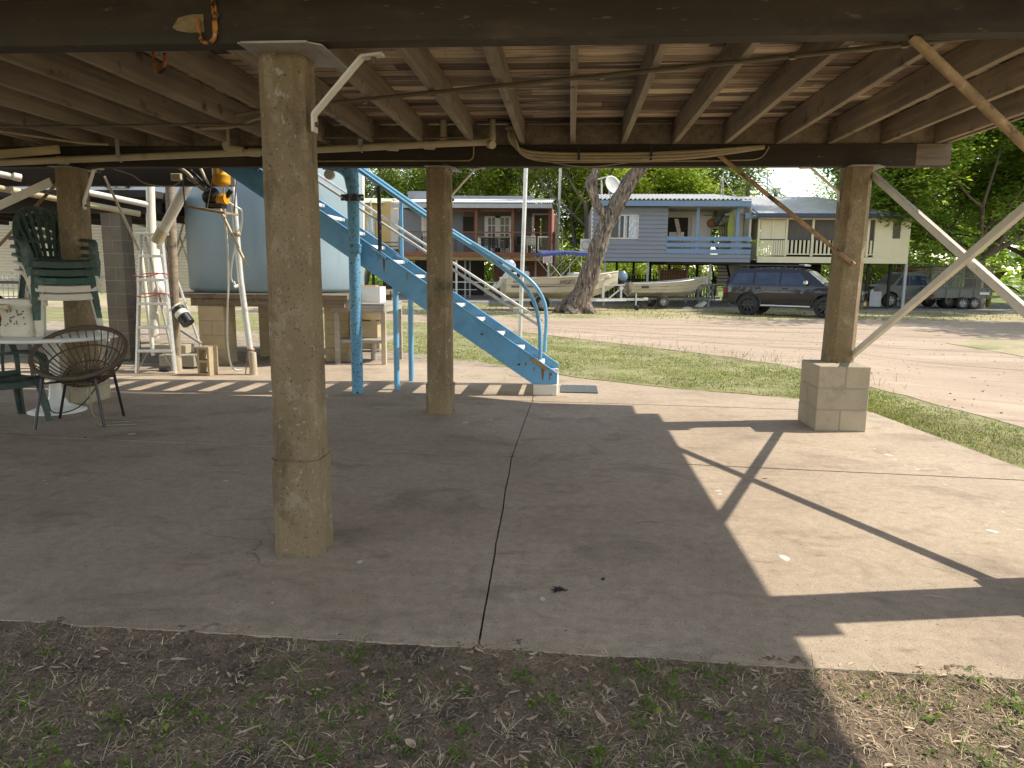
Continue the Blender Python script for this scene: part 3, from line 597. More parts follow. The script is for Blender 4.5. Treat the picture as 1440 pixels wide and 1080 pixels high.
# ---------------------------------------------------------------- foreground earth, straw, weeds, fallen leaves
def fg(x,y):
    p=Vector((x,y,0)); return -.022+.008*noise.noise(p*3.1)+.007*noise.noise(p*11)+.005*noise.noise(p*31)+.004*noise.noise(p*75)+.0165*sst(2.40,2.55,y)-.02*max(0,(1.2-y))
rows=[[Vector((-3.0+i*.016,.9+j*.016,0)) for i in range(430)] for j in range(109)]
for r_ in rows:
    for p in r_:
        if p.y>2.615: p.y=2.63
        p.z=fg(p.x,p.y)
struct(MB().grid(rows).build('bare_earth',m_soil))
struct(MB().grid([[Vector((x,y,-.06 if (-2.95<x<3.8 and y>.95) else -.03)) for x in (-14,-8,-2.95,3.85,8,14)] for y in (-6,-3,.95,2.63)]).build('bare_earth',m_soil))
rb=random.Random(21); straw=MB(); weed=MB(); lit=MB(); rootl=MB()
def bw(mb,p,a,L,w,up,bend=0):   # one curved blade, three segments
    d=Vector((cos(a),sin(a),0)); s_=Vector((-sin(a),cos(a),0)); P=[]
    for k in range(4):
        t=k/3; P.append(p+d*(L*t)+Vector((0,0,up*math.sin(t*1.9)*L))+s_*(bend*L*t*t))
    vs=[]
    for k,q in enumerate(P):
        ww=w*(1-.8*(k/3)**2)/2; vs+= [q-s_*ww,q+s_*ww]
    mb.add(vs,[(0,1,3,2),(2,3,5,4),(4,5,7,6)])
for k in range(24000):
    x,y=rb.uniform(-2.2,2.9),rb.uniform(1.5,2.6); den=.5+.9*noise.noise(Vector((x*2.3,y*2.3,4)))+.25*(x>.7)
    if rb.random()>den: continue
    bw(straw,Vector((x,y,fg(x,y)+.001)),rb.uniform(0,6.28),rb.uniform(.012,.05),rb.uniform(.0011,.0028),rb.uniform(-.02,.35),rb.uniform(-.5,.5))
for k in range(190):
    x,y=rb.uniform(-2.0,2.8),rb.uniform(1.6,2.55)
    for j in range(rb.randint(5,16)): bw(straw,Vector((x+rb.gauss(0,.012),y+rb.gauss(0,.012),fg(x,y)+.003)),rb.uniform(0,6.28),rb.uniform(.03,.085),rb.uniform(.0012,.003),rb.uniform(.05,.5),rb.uniform(-.6,.6))
def leaf_plant(x,y,sz,n,mb=weed):
    z=fg(x,y)
    for j in range(n):
        a=rb.uniform(0,6.28); L=sz*rb.uniform(.5,1.1); rad=rb.random()**.5*sz*1.5; q=Vector((x+cos(a)*rad,y+sin(a)*rad,z+rb.uniform(.002,.03)*min(1.3,sz/.02))); b2=rb.uniform(0,6.28); d=Vector((cos(b2),sin(b2),rb.uniform(.0,.7))).normalized(); s_=d.cross(Vector((0,0,1))).normalized(); w=L*rb.uniform(.2,.36)
        mb.add([q,q+d*L*.35+s_*w,q+d*L*.35-s_*w,q+d*L*.75+s_*w*.75,q+d*L*.75-s_*w*.75,q+d*L+Vector((0,0,-.1*L))],[(0,2,1),(1,2,4,3),(3,4,5)])
for k in range(1300):
    x,y=rb.uniform(-2.1,2.7),rb.uniform(1.5,2.52); dn=.32+.95*noise.noise(Vector((x*1.6+8,y*1.8,1)))+.22*(x>.3)*(x<1.35)
    if rb.random()<dn: leaf_plant(x,y,rb.choice((.007,.009,.012,.017,.024)),rb.randint(8,22))
for k in range(1500):
    x,y=rb.uniform(-2.1,2.7),rb.uniform(1.5,2.55); dn=.28+.9*noise.noise(Vector((x*1.6+8,y*1.8,1)))+.3*(x>.3)*(x<1.4)
    if rb.random()<dn:
        for j in range(3): bw(weed,Vector((x+rb.gauss(0,.008),y+rb.gauss(0,.008),fg(x,y))),rb.uniform(0,6.28),rb.uniform(.02,.05),rb.uniform(.0015,.0032),rb.uniform(.4,1.3),rb.uniform(-.4,.4))
def dry_leaf(mb,p,a,L,w,curl=.4,roll=0):
    d=Vector((cos(a),sin(a),0)); s_=Vector((-sin(a),cos(a),0)); rows=[]
    for i in range(9):
        t=i/8; ww=w*math.sin(PI*min(.97,max(.03,t)))**.6*.5; c=p+d*(L*(t-.5))+s_*(roll*L*(t-.5)**2)+Vector((0,0,curl*L*(t-.5)**2+.004)); rows.append([c-s_*ww+Vector((0,0,ww*.5)),c,c+s_*ww+Vector((0,0,ww*.6))])
    mb.shell(rows,.0008)
for k in range(420):
    x,y=rb.uniform(-2.0,2.7),rb.uniform(1.55,2.58); dry_leaf(lit,Vector((x,y,fg(x,y)+.004)),rb.uniform(0,6.28),rb.uniform(.015,.045),rb.uniform(.006,.013),rb.uniform(-.2,.6),rb.uniform(-.6,.6))
for k in range(9000):
    x,y=rb.uniform(-2.2,2.9),rb.uniform(1.5,2.6); r_=rb.uniform(.0012,.0045); q=Vector((x,y,fg(x,y)+r_*.3)); rootl.obox(q,Vector((1,0,0)),Vector((0,1,0)),Vector((0,0,1)),r_*2,r_*1.5,r_*1.2,r_*.4)
m_straw=mat('dead_straw',(.68,.53,.33),.3,20,rough=.9,isl=.6); m_weed=leafmat('weed_leaf',(.075,.135,.022),(.12,.20,.03),(.22,.27,.055),.55,.35)
m_lit=mat('dry_leaf',(.60,.44,.29),.25,30,rough=.8,isl=.4)
struct(straw.build('dead_grass',m_straw),'stuff','short dead grass and straw scattered on the bare earth'); struct(weed.build('weeds',m_weed),'stuff','small green weeds growing through the bare earth'); struct(lit.build('leaf_litter',m_lit),'stuff','dry curled leaf litter lying on the bare earth'); struct(rootl.build('soil_crumbs',mat('soil_crumb',(.27,.19,.12),.3,40,rough=1,isl=.75)),'stuff','crumbs of dark soil')
for (px,py,L,wd,a,cu,ro,lab) in ((252,937,.06,.015,.05,.1,0,'flat pinkish dry leaf on the dark earth at left'),(578,1060,.05,.028,2.3,.5,.2,'broad curled dry leaf lying at the bottom of the earth strip'),(820,914,.045,.010,.3,.3,1.6,'pale curved leaf curled on the slab edge'),(1316,840,.10,.008,-.2,.1,-.5,'long thin dry leaf on the slab inside the post shadow'),(845,1022,.075,.018,-1.1,.3,.1,'long narrow pale leaf standing among the straw'),(350,1040,.085,.008,.75,.05,0,'straight stick like straw stem on dark earth'),(655,952,.055,.012,-.4,.2,.1,'small grey brown leaf beyond the straw tuft'),(1077,673,.04,.02,.2,.5,0,'small dark dry leaf on the slab beside the joint')):
    mb=MB(); p=gz(px,py,-.04 if py>915 else .0); dry_leaf(mb,Vector((p.x,p.y,p.z if p.z>-.01 else fg(p.x,p.y)+.008)),a,L,wd,cu,ro); tag(mb.build('fallen_leaf',m_lit),lab,'leaf')
# ---------------------------------------------------------------- lawn grass blades
def lawn_blades(cnt,seed,h0,h1):
    rb=random.Random(seed); g=MB(); A=smooth_path([(*a,0) for a in NEAR],7); B=smooth_path([(*b,0) for b in MID],7); n=len(A)-1
    for k in range(cnt):
        u=rb.random()**.8; i=min(n-1,int((.14+.86*u)*n)); t=rb.random()**1.35; p=A[i].lerp(B[i],t).lerp(A[i+1].lerp(B[i+1],t),rb.random())
        edge=min(1,t/.05)*min(1,(1-t)/.25)
        dn=(.55+.8*noise.noise(Vector((p.x*.8,p.y*.8,2)))+.4*noise.noise(Vector((p.x*3,p.y*3,2))))*edge
        if rb.random()>dn: continue
        z=gh(p.x,p.y)
        for j in range(2):
            a=rb.uniform(0,6.28); L=rb.uniform(h0,h1); q=Vector((p.x+rb.gauss(0,.02),p.y+rb.gauss(0,.02),z)); d=Vector((cos(a),sin(a),0)); s_=Vector((-sin(a),cos(a),0))*(.004+.0007*max(0,p.y-6)); tip=q+d*L*rb.uniform(.2,.8)+Vector((0,0,L*rb.uniform(.5,1)))
            g.add([q-s_,q+s_,tip],[(0,1,2)])
    return g
m_grass=leafmat('lawn_grass',(.11,.175,.028),(.19,.24,.055),(.42,.37,.16),.6,.3)
struct(lawn_blades(60000,31,.012,.034).build('lawn_grass',m_grass),'stuff','short green lawn grass between slab and dirt road')
rb=random.Random(77); g=MB()
for k in range(700):
    t=rb.random(); i=rb.randint(20,60); A=smooth_path([(*b,0) for b in MID],7); p=A[min(i,len(A)-1)]+Vector((rb.gauss(0,.5),rb.gauss(0,.5),0)); z=gh(p.x,p.y); L=rb.uniform(.05,.14)
    bw(g,Vector((p.x,p.y,z)),rb.uniform(0,6.28),L,.006,rb.uniform(.6,1.4),rb.uniform(-.4,.4))
for k in range(900):
    t=rb.random(); p=Vector((3.2,7.9,0)).lerp(Vector((3.8,2.4,0)),t); p.x+=rb.uniform(.0,1.0); z=gh(p.x,p.y)
    for j in range(3): bw(g,Vector((p.x+rb.gauss(0,.03),p.y+rb.gauss(0,.03),z)),rb.uniform(0,6.28),rb.uniform(.03,.08),.004,rb.uniform(.2,1.2),rb.uniform(-.4,.4))
struct(g.build('dry_grass_edge',mat('straw_edge',(.40,.33,.17),.3,15,rough=.9,isl=.55)),'stuff','straw coloured grass tufts along the lawn edge')
# ================================================================ LEFT SIDE: TANK, LADDER, CHAIRS ...
m_tank=mat('tank_plastic',(.20,.265,.29),.08,1.2,(1,1,.4),.5,bump=.05,spots=[((.165,.225,.25),4,.58,.75,(1,1,.2)),((.42,.47,.47),26,.72,.78)])
m_deckw=wood('old_deck_timber',(.10,.075,.05),(.24,.19,.13),0,.9,18,spots=[((.035,.028,.02),3,.56,.7)])
m_palew=wood('pale_timber',(.34,.28,.19),(.5,.43,.31),2,.85,18)
m_greyw=wood('grey_timber',(.25,.22,.18),(.42,.38,.32),0,.9,18)
m_alu=mat('aluminium',(.62,.61,.58),.1,8,(1,1,4),.38,.45,spots=[((.35,.34,.32),20,.6,.74)])
m_pier=mat('tan_block',(.42,.33,.20),.16,2.5,rough=.95,bump=.5,bscale=80,spots=[((.16,.125,.07),3,.54,.72,(1,1,.6))])
m_gchair=mat('green_plastic',(.030,.085,.062),.2,5,rough=.5,spots=[((.13,.17,.14),7,.52,.72,(1,1,.6))])
m_ggrey=mat('sun_bleached_green_plastic',(.042,.07,.055),.25,6,rough=.6,spots=[((.12,.14,.12),9,.52,.7),((.03,.07,.05),4,.55,.7)])
m_wchair=mat('white_plastic',(.66,.61,.50),.1,5,rough=.45,spots=[((.33,.27,.18),8,.6,.75)])
m_white=mat('white_enamel',(.74,.72,.66),.06,4,rough=.35,spots=[((.45,.40,.30),9,.66,.8)])
m_rattan=mat('brown_wicker',(.105,.072,.044),.35,60,rough=.75,bump=.5,bscale=200)
m_blackm=mat('black_powder_steel',(.014,.014,.016),.2,10,rough=.35)
m_corr=mat('cream_corrugated',(.62,.58,.46),.07,1.5,rough=.5,spots=[((.42,.36,.25),3,.62,.78)])
m_nwall=mat('pale_grey_cladding',(.55,.57,.58),.05,2,rough=.6); m_dark=mat('dark_timber_and_shade',(.03,.024,.018),.3,4,rough=.9)
m_glassd=glassmat('dark_window_glass'); m_red=mat('red_cloth',(.16,.02,.018),.3,9,rough=.9); m_navy=mat('navy_flashing',(.03,.045,.10),.1,3,rough=.5)
# ---- water tank and its stand
tc=Vector((-5.03,12.1,1.06)); TR=1.44
tank=thing('water_tank','large round pale blue plastic water tank on a timber stand','water tank',tc)
prof=[(TR-.06,0),(TR-.02,.02),(TR,.07),(TR,.5),(TR+.004,1.0),(TR,1.5),(TR,2.1),(TR-.05,2.2),(TR-.5,2.42),(.3,2.55),(.3,2.62),(0,2.62)]
MB().lathe(prof,tc,72).build('shell',m_tank,tank)
for txt,z,a0,sz in (('ROTO',1.31,-.80,.17),('USC',1.13,-.73,.14)):
    vs,fs=text_mesh(txt,sz,.006); mb=MB(); vv=[]
    for v in vs:
        a=a0+v.x/TR; rr=TR+.006+v.z; vv.append(tc+Vector((-rr*sin(a),-rr*cos(a),z+v.y)))
    mb.add(vv,fs)
    a=-1
    o=mb.build('raised_lettering',mat('tank_lettering',(.20,.30,.345),.05,3,rough=.5),tank)
mb=MB(); p=gy(338,401,10.62); mb.tube([p+Vector((.06,.12,.03)),p,p+Vector((-.07,-.06,-.03))],.028,10); mb.tube([p+Vector((-.05,-.05,-.02)),p+Vector((-.07,-.06,.06))],.012,8); mb.build('tap',m_pvcw,tank)
stand=thing('tank_stand','weathered timber tank stand on tan block piers under the blue water tank','tank stand',(-4.9,11.6,0))
mb=MB()
yy=10.40
while yy<13.7: mb.box((-6.15,yy,.985),(-3.30+.08*noise.noise(Vector((yy*5,0,0))),yy+.10,1.055),.004); yy+=.105
mb.build('deck_boards',m_deckw,stand)
for y in (10.44,11.0,12.1,13.3): MB().box((-5.75,y,.865),(-3.36,y+.09,.984),.004).build('bearer',m_deckw,stand)
mb=MB(); rb=random.Random(4)
for k in range(7): y=10.52+k*.13; mb.box((-3.36,y,.87-.05*rb.random()),(-3.28,y+.035,.98))
mb.each('slat_end',m_palew,stand)
for k,(x0,y0,w,d) in enumerate(((-5.64,10.43,.40,.40),(-5.15,11.45,.36,.4),(-3.88,11.02,.40,.40),(-5.64,12.9,.4,.4),(-3.9,12.9,.4,.4))):
    mb=MB();co=MB(); block_pier(mb,co,x0,x0+w,y0,y0+d,-.03,4,.2235,20+k); b=mb.build('block_pier',m_pier,stand); co.build('mortar',m_mortar,b)
# ---- white riser pipe beyond the tank
tag(MB().tube([gy(508,425,12.6),gy(509,235,12.6)+Vector((0,0,.3))],.055,12).build('white_riser_pipe',m_pvcw),'tall white pipe standing at the right side of the water tank','pipe')
# ---- outdoor sink bench
sb=thing('sink_bench','weathered outdoor sink bench with basin beside the water tank stand','bench',(-3.0,11.1,0))
mb=MB(); mb.box((-3.62,10.62,.885),(-2.80,11.75,.925),.004); mb.box((-3.62,10.60,.80),(-2.80,10.64,.885),.003); mb.box((-2.83,10.645,.80),(-2.795,11.75,.884)); mb.build('bench_top',m_greyw,sb)
for (x,y,m) in ((-2.82,10.64,m_palew),(-3.55,10.64,m_greyw),(-2.82,11.68,m_greyw),(-3.55,11.68,m_greyw)): MB().box((x-.035,y-.03,gh(x,y)),(x+.035,y+.03,.799),.004).build('leg',m,sb)
MB().lathe([(.02,.66),(.14,.665),(.19,.70),(.215,.80),(.22,.86)],(-3.08,10.98,0),24).build('basin',m_pvc,sb)
MB().cyl((-3.08,11.0,.02),(-3.08,11.0,.665),.05,12).build('drain_pipe',m_zinc,sb)
MB().box((-3.58,10.66,.32),(-2.86,11.7,.37),.004).build('shelf',m_greyw,sb)
tag(MB().box((-3.45,10.95,.372),(-3.0,11.3,.64),.006).build('cardboard_box',m_pier),'brown box on the shelf under the sink bench','box')
bx=thing('foam_box','white open foam box standing on the sink bench','box',(-3.2,11.2,.926)); mb=MB()
for a,b in (((-3.42,11.05,.926),(-2.98,11.08,1.17)),((-3.42,11.37,.926),(-2.98,11.40,1.17)),((-3.42,11.081,.926),(-3.39,11.369,1.17)),((-3.01,11.081,.926),(-2.98,11.369,1.17)),((-3.389,11.081,.926),(-3.011,11.369,.96))): mb.box(a,b)
mb.build('body',m_white,bx); MB().box((-3.36,11.1,1.10),(-3.05,11.3,1.19),.02).build('contents',m_rusty,bx)
# ---- step ladder
ld=thing('step_ladder','aluminium step ladder with red cord tied round it beside white pipes','ladder',(-5.63,9.25,0))
bl,br,tl,tr=Vector((-5.90,9.21,0)),Vector((-5.39,9.28,0)),Vector((-5.80,9.36,1.87)),Vector((-5.53,9.40,1.87))
for a,b in ((bl,tl),(br,tr)): MB().bar(a,b,.028,.062,.003,up=(0,1,0)).build('rail',m_alu,ld)
for k in range(5):
    t=(.165+k*.171); a,b=bl.lerp(tl,t),br.lerp(tr,t); MB().bar(a,b,.10,.036,.004).build('step',m_alu,ld)
MB().obox((tl+tr)/2+Vector((0,.03,.012)),(tr-tl).normalized(),Vector((-.13,.99,0)).normalized(),Vector((0,0,1)),.40,.14,.03,.006).build('top_cap',m_alu,ld)
for a,b in ((Vector((-5.80,10.0,0)),tl+Vector((.03,.06,-.03))),(Vector((-5.33,10.05,0)),tr+Vector((-.03,.06,-.03)))): MB().bar(a,b,.022,.04,.003,up=(0,1,0)).build('rear_leg',m_alu,ld)
mb=MB(); t=.165; a,b=bl.lerp(tl,t),br.lerp(tr,t); mb.bar(bl+Vector((.02,-.01,.03)),a.lerp(b,.30),.018,.004); mb.bar(br+Vector((-.02,-.01,.03)),a.lerp(b,.70),.018,.004); mb.each('stay',m_alu,ld)
mb=MB()
for z0 in (1.06,1.33): mb.tube(smooth_path([(-5.90,9.26,z0),(-5.72,9.235,z0-.02),(-5.5,9.30,z0+.03),(-5.44,9.38,z0-.01),(-5.62,9.42,z0+.03),(-5.88,9.36,z0+.01)],6),.007,6)
mb.build('red_cord',mat('red_cord',(.34,.05,.06),.3,30),ld)
# ---- posts and pipes behind the ladder
tp=thing('timber_post','olive brown round timber post behind the step ladder','post',(-5.52,9.55,0))
MB().cyl((-5.52,9.55,0),(-5.45,9.55,2.6),.062,16).build('shaft',m_joist,tp); MB().lathe([(.068,0),(.07,.02),(.066,.22),(.063,.225)],(-5.52,9.55,0),16).build('bare_foot',m_palew,tp)
wp=thing('standing_pipe','white plastic pipe standing upright behind the step ladder','pipe',(-5.62,9.9,0))
mb=MB(); mb.tube([gy(217,470,9.75),gy(211,248,9.75)],.058,16); mb.build('pipe',m_pvcw,wp)
mb=MB(); mb.tube([gy(217,474,9.75),gy(217,440,9.75)],.066,16); mb.tube([gy(213,330,9.75),gy(212,300,9.75)],.064,16); mb.each('sleeve',m_pvcw,wp)
tag(MB().tube([gy(216,500,10.1),gy(196,340,10.1)],.03,10).build('leaning_rod',m_pvcw),'thin white rod leaning behind the step ladder','rod')
dg=thing('diagonal_pipe','thick white pipe slanting up to the right behind the ladder','pipe',gy(222,335,9.0))
MB().tube([gy(268,250,9.0)+Vector((.1,0,.15)),gy(222,338,9.0)],.066,18).build('pipe',m_pvcw,dg); MB().tube([gy(229,323,9.0),gy(220,341,9.0)],.074,18).build('sleeve',m_pvc,dg)
dg=thing('lower_pipe','white pipe slanting down to a black capped end','pipe',gy(258,447,9.5))
MB().tube([gy(216,352,9.9),gy(224,405,9.8),gy(255,440,9.5)],.078,18).build('pipe',m_pvcw,dg); MB().tube([gy(250,434,9.5),gy(265,455,9.45)],.088,18).build('cap',m_black,dg)
MB().tube([gy(254,440,9.48),gy(258,445,9.46)],.091,18).build('band',m_pvcw,dg)
tag(MB().tube([gy(240,455,9.7),gy(283,483,9.7)],.022,8).build('fallen_rod',m_zinc),'grey metal rod slanting down behind the cinder block','rod')
for i,(x0,y0,x1,y1,Y,lab) in enumerate(((262,508,236,515,9.9,'low dark concrete block left of the upright cinder block'),(250,484,205,492,10.1,'pale block lying behind the ladder'))):
    a=gy(x0,y0,Y); mb=MB(); mb.box((a.x-.42,Y,0 if i==0 else .17),(a.x+.12,Y+.25,.17 if i==0 else .30),.008); tag(mb.build('concrete_block',m_block if i else m_mortar),lab,'block')
cb=thing('cinder_block','upright cinder block with two hollow cores on the slab edge','block',(-4.9,9.2,0))
mb=MB(); o0=Vector((-5.0,9.15,0)); ax=Vector((.985,-.17,0)); ay=Vector((.17,.985,0)); az=Vector((0,0,1))
def cbx(u0,u1,v0,v1,w0,w1): mb.obox(o0+ax*((u0+u1)/2)+ay*((v0+v1)/2)+az*((w0+w1)/2),ax,ay,az,u1-u0,v1-v0,w1-w0,.003)
cbx(0,.032,0,.19,0,.39); cbx(.158,.19,0,.19,0,.39); cbx(.0325,.1575,.0,.19,0,.036); cbx(.0325,.1575,0,.19,.178,.212); cbx(.0325,.1575,0,.19,.354,.39)
mb.build('block_body',m_pier,cb)
tag(MB().obox((-5.62,9.42,.03),ax,ay,az,.16,.09,.05,.02).build('black_shoe',m_black),'small black object lying at the foot of the ladder','object')
# ---- riser pipe with sandy foot + hoses
rp=thing('riser_pipe','grey white pipe with rusty collar rising from the slab edge before the tank','pipe',(-4.33,9.33,0))
MB().tube([(-4.30,9.33,0),(-4.42,9.33,1.3),(-4.47,9.33,2.6)],.04,16).build('pipe',m_galv,rp); MB().lathe([(.055,0),(.052,.05),(.045,.30),(.041,.31)],(-4.30,9.33,0),16).build('sandy_foot',m_palew,rp)
mb=MB(); mb.lathe([(.045,.33),(.05,.33),(.05,.36),(.045,.36)],(-4.325,9.33,0),16); mb.bar((-4.35,9.29,.33),(-4.39,9.27,.0),.012,.012); mb.build('collar',m_rusty,rp)
MB().lathe([(.045,1.86),(.05,1.86),(.05,1.9),(.045,1.9)],(-4.44,9.33,0),16).build('collar',m_rusty,rp)
def hose(pts,r,m,lab,name='hose',cat='hose'): return tag(MB().tube(smooth_path(pts,7),r,8).build(name,m),lab,cat)
hose([gy(314,252,8.6),gy(316,300,8.7),gy(320,350,8.9),gy(321,400,9.2),gy(320,440,9.3),gy(320,480,9.3),gy(324,510,9.3),gy(331,520,9.35),gy(340,520,9.4)],.013,m_pvcw,'cream hose hanging from the pump down to the slab')
hose([gy(318,282,8.5),gy(330,290,8.6),gy(340,298,8.9),gy(338,325,9.4),gy(328,360,10.0),gy(325,390,10.5),gy(332,402,10.6)],.012,m_white,'thin white hose looping from the pump to the tank tap')
# ---- pump hanging below the floor
Y=8.42
sh=thing('hanging_shelf','small rusty shelf hung on straps below the floor','shelf',gy(296,297,Y))
a=gy(268,291,Y); b=gy(326,301,Y); mb=MB(); mb.obox((a+b)/2,(b-a).normalized(),Vector((.1,.99,0)).normalized(),Vector((0,0,1)),(b-a).length,.30,.028,.003); mb.build('board',m_rusty,sh)
for (p,q) in ((a+Vector((.0,-.13,.0)),gy(256,240,Y)+Vector((0,0,.2))),(b+Vector((-.02,.1,0)),gy(335,250,Y+.2)+Vector((0,0,.2))),(a.lerp(b,.55)+Vector((0,-.15,0)),gy(306,240,Y-.1)+Vector((0,0,.2)))): MB().bar(p,q,.014,.006).build('strap',m_dkconduit if p.x>-4.3 else m_blackm,sh)
pu=thing('water_pump','black and yellow water pump on the hanging shelf','pump',gy(300,292,Y)+Vector((0,0,.02)))
p=gy(296,276,Y); mb=MB(); mb.lathe([(0,-.10),(.07,-.10),(.085,-.07),(.085,.05),(.07,.075),(0,.08)],p,24,ax=Matrix.Rotation(PI/2,3,'X')@Matrix.Rotation(.6,3,'X')); mb.box(p+Vector((-.05,-.05,-.14)),p+Vector((.16,.09,-.075)),.01); mb.build('motor',m_black,pu)
mb=MB(); mb.cyl(p+Vector((.08,.02,-.03)),p+Vector((.20,.0,-.03)),.062,20); mb.box(p+Vector((.09,-.05,-.09)),p+Vector((.17,.05,-.02)),.008); mb.build('pump_body',m_yellow,pu)
mb=MB(); mb.cyl(p+Vector((.19,.02,.0)),p+Vector((.25,.02,.07)),.03,12); mb.tube(smooth_path([p+Vector((0,0,.06)),p+Vector((-.10,0,.12)),p+Vector((-.16,.0,.19)),p+Vector((-.22,0,.30))],5),.012,8); mb.each('fitting',m_blackm,pu)
ptk=thing('pressure_tank','yellow pressure tank hanging above the pump','tank',gy(312,262,Y)); p=gy(312,262,Y)
MB().lathe([(0,0),(.06,.0),(.095,.02),(.10,.05),(.10,.11),(.103,.115),(.103,.13),(.10,.135),(.10,.32),(.06,.36),(0,.37)],p,28).build('vessel',m_yellow,ptk); vs,fs=text_mesh('',.1) if False else ([],[])
MB().box(p+Vector((.068,-.098,.19)),p+Vector((.092,-.068,.30))).build('label_sticker',m_white,ptk)
for pts,r,m in (([gy(245,232,8.2),gy(262,242,8.3),gy(280,262,8.35),gy(290,268,8.4)],.022,m_conduit),([gy(258,234,8.2),gy(272,244,8.25),gy(288,258,8.3),gy(297,264,8.4)],.018,m_blackcable),([gy(160,238,8.0),gy(185,246,8.1),gy(205,258,8.1),gy(240,262,8.2),gy(258,252,8.2)],.007,m_cable),([gy(262,250,8.25),gy(276,260,8.3),gy(287,253,8.3),gy(292,266,8.35)],.006,m_blackcable)):
    tag(MB().tube(smooth_path(pts,6),r,8).build('pump_cable',m),{.022:'cream conduit bending down to the water pump',.018:'thick black cable above the water pump',.007:'thin grey cable sagging below the dark rear bearer',.006:'thin black cable looping beside the pump'}[r],'cable')
mb=MB(); q=gy(250,250,8.3); mb.box(q+Vector((-.09,0,-.03)),q+Vector((.03,.05,.05)),.006); tag(mb.build('power_socket',m_pvc),'twin outdoor power socket mounted beside the pump','socket')
b=MB().box((-9.5,8.62,2.43),(-4.15,8.74,2.70),.004).build('beam',m_beam,house); b['label']='dark rear bearer behind the left posts'
# ---- long white waste pipes on the left
for (pa,pb,r,m,lab) in (((-5,243),(208,288),.04,m_pvcw,'upper white waste pipe running back on the left'),((-5,264),(197,301),.04,m_pvc,'lower cream waste pipe running back on the left')):
    o=tag(MB().tube([gy(*pa,8.3)+Vector((-.4,0,.07)),gy(*pb,9.72)],r,12).build('waste_pipe',m),lab,'pipe')
    c=MB(); q=gy(*pa,8.3).lerp(gy(*pb,9.72),.12); d=(gy(*pb,9.72)-gy(*pa,8.3)).normalized(); c.tube([q-d*.04,q+d*.04],r+.008,12); c.build('joint_sleeve',m,o)
# ---- neighbouring house at the left
m_blockdk=mat('darkened_block',(.17,.145,.11),.2,3,rough=.95,bump=.4,bscale=60)  # block colour darkened to offset the open sky lighting the column
nb=thing('neighbour_house','pale neighbouring house on block columns behind the ladder at left','house',(-9,14,-.2))
mb=MB();co=MB(); p=gz(182,503); block_pier(mb,co,p.x-.17,p.x+.15,10.6,10.9,0,11,.205,9); b=mb.build('block_column',m_blockdk,nb); co.build('mortar',m_mortar,b)
MB().box((-16,10.65,2.26),(-6.35,10.85,2.46)).build('beam',m_dark,nb); MB().box((-16,10.3,2.462),(-6.2,14.9,2.56)).build('deck',m_dark,nb)
for k in range(9): MB().box((-15.5+k*1.1,10.86,2.30),(-15.43+k*1.1,14.8,2.46)).build('joist',m_dark,nb)
def lap(mb,x0,x1,z0,z1,y,pitch,holes=(),axis='x',lip=.018):
    z=z0
    while z<z1-1e-4:
        zt=min(z1,z+pitch); iv=[(x0,x1)]
        for (hx0,hx1,hz0,hz1) in holes:
            if hz0<zt-.01 and hz1>z+.01:
                nv=[]
                for a,b in iv:
                    if hx1<=a or hx0>=b: nv.append((a,b))
                    else:
                        if hx0>a: nv.append((a,hx0))
                        if hx1<b: nv.append((hx1,b))
                iv=nv
        for a,b in iv:
            vs=[(a,y-lip,z),(b,y-lip,z),(b,y,zt),(a,y,zt),(a,y,z),(b,y,z)]
            if axis=='y': vs=[(y+(y-q[1]),q[0],q[2]) for q in vs]
            mb.add(vs,[(0,1,2,3),(0,4,5,1)])
        z=zt
w0=gy(151,264,15.); w1=gy(181,237,15.)
mb=MB(); lap(mb,-18,-8.2,2.5,5.2,15.,.16,[(w0.x,w1.x,w0.z,w1.z)]); mb.box((-18,15.01,2.5),(-8.2,15.1,5.2)); mb.build('upper_wall',m_nwall,nb)
fr=MB()
for (a,b,c,d) in ((w0.x,w0.x+.07,w0.z,w1.z),(w1.x-.05,w1.x,w0.z,w1.z),(w0.x,w1.x,w0.z,w0.z+.09),(w0.x,w1.x,w1.z-.05,w1.z),((w0.x+w1.x)/2-.02,(w0.x+w1.x)/2+.02,w0.z,w1.z),(w0.x,w1.x,w0.z+.24,w0.z+.27)): fr.box((a,14.9+.004*c,c),(b,14.99,d))
wn=fr.build('window',m_white,nb); MB().box((w0.x+.02,14.995,w0.z+.03),(w1.x-.02,15.005,w1.z-.02)).build('pane',m_glassd,wn)
MB().box((-8.2,14.9,2.45),(-7.95,15.1,5.2)).build('corner_post',m_white,nb); MB().box((-9.0,14.3,2.57),(-8.2,14.89,2.67)).build('flashing',m_navy,nb)
q=gy(268,285,13.0); MB().box((-9.2,13.9,2.60),(-7.4,14.0,2.68)).build('fascia',m_white,nb)
mb=MB(); rows=[]; z=.82
n=int((2.72-.82)/.0095)
for k in range(n+1):
    zz=.82+k*.0095; rows.append([Vector((-19,17+.011*sin(2*PI*zz/.076),zz)),Vector((-8.3,17+.011*sin(2*PI*zz/.076),zz))])
mb.grid(rows); mb.box((-19,17.02,.82),(-8.3,17.05,2.72)); mb.build('corrugated_skirt',m_corr,nb)
for x in (-18,-15,-12.3,-9.9,-8.4): MB().box((x-.05,17.06,-.25),(x+.05,17.16,.85)).build('stump',m_steelw,nb)
for k,(a,b,r) in enumerate((((234,322),(238,470),.03),((262,300),(234,400),.022),((262,330),(230,410),.018),((275,300),(268,340),.02),((285,430),(252,330),.02))):
    MB().tube([gy(*a,14),gy(*b,14)],r,8).build('brace_pipe',m_steelw if k!=3 else m_blackm,nb)
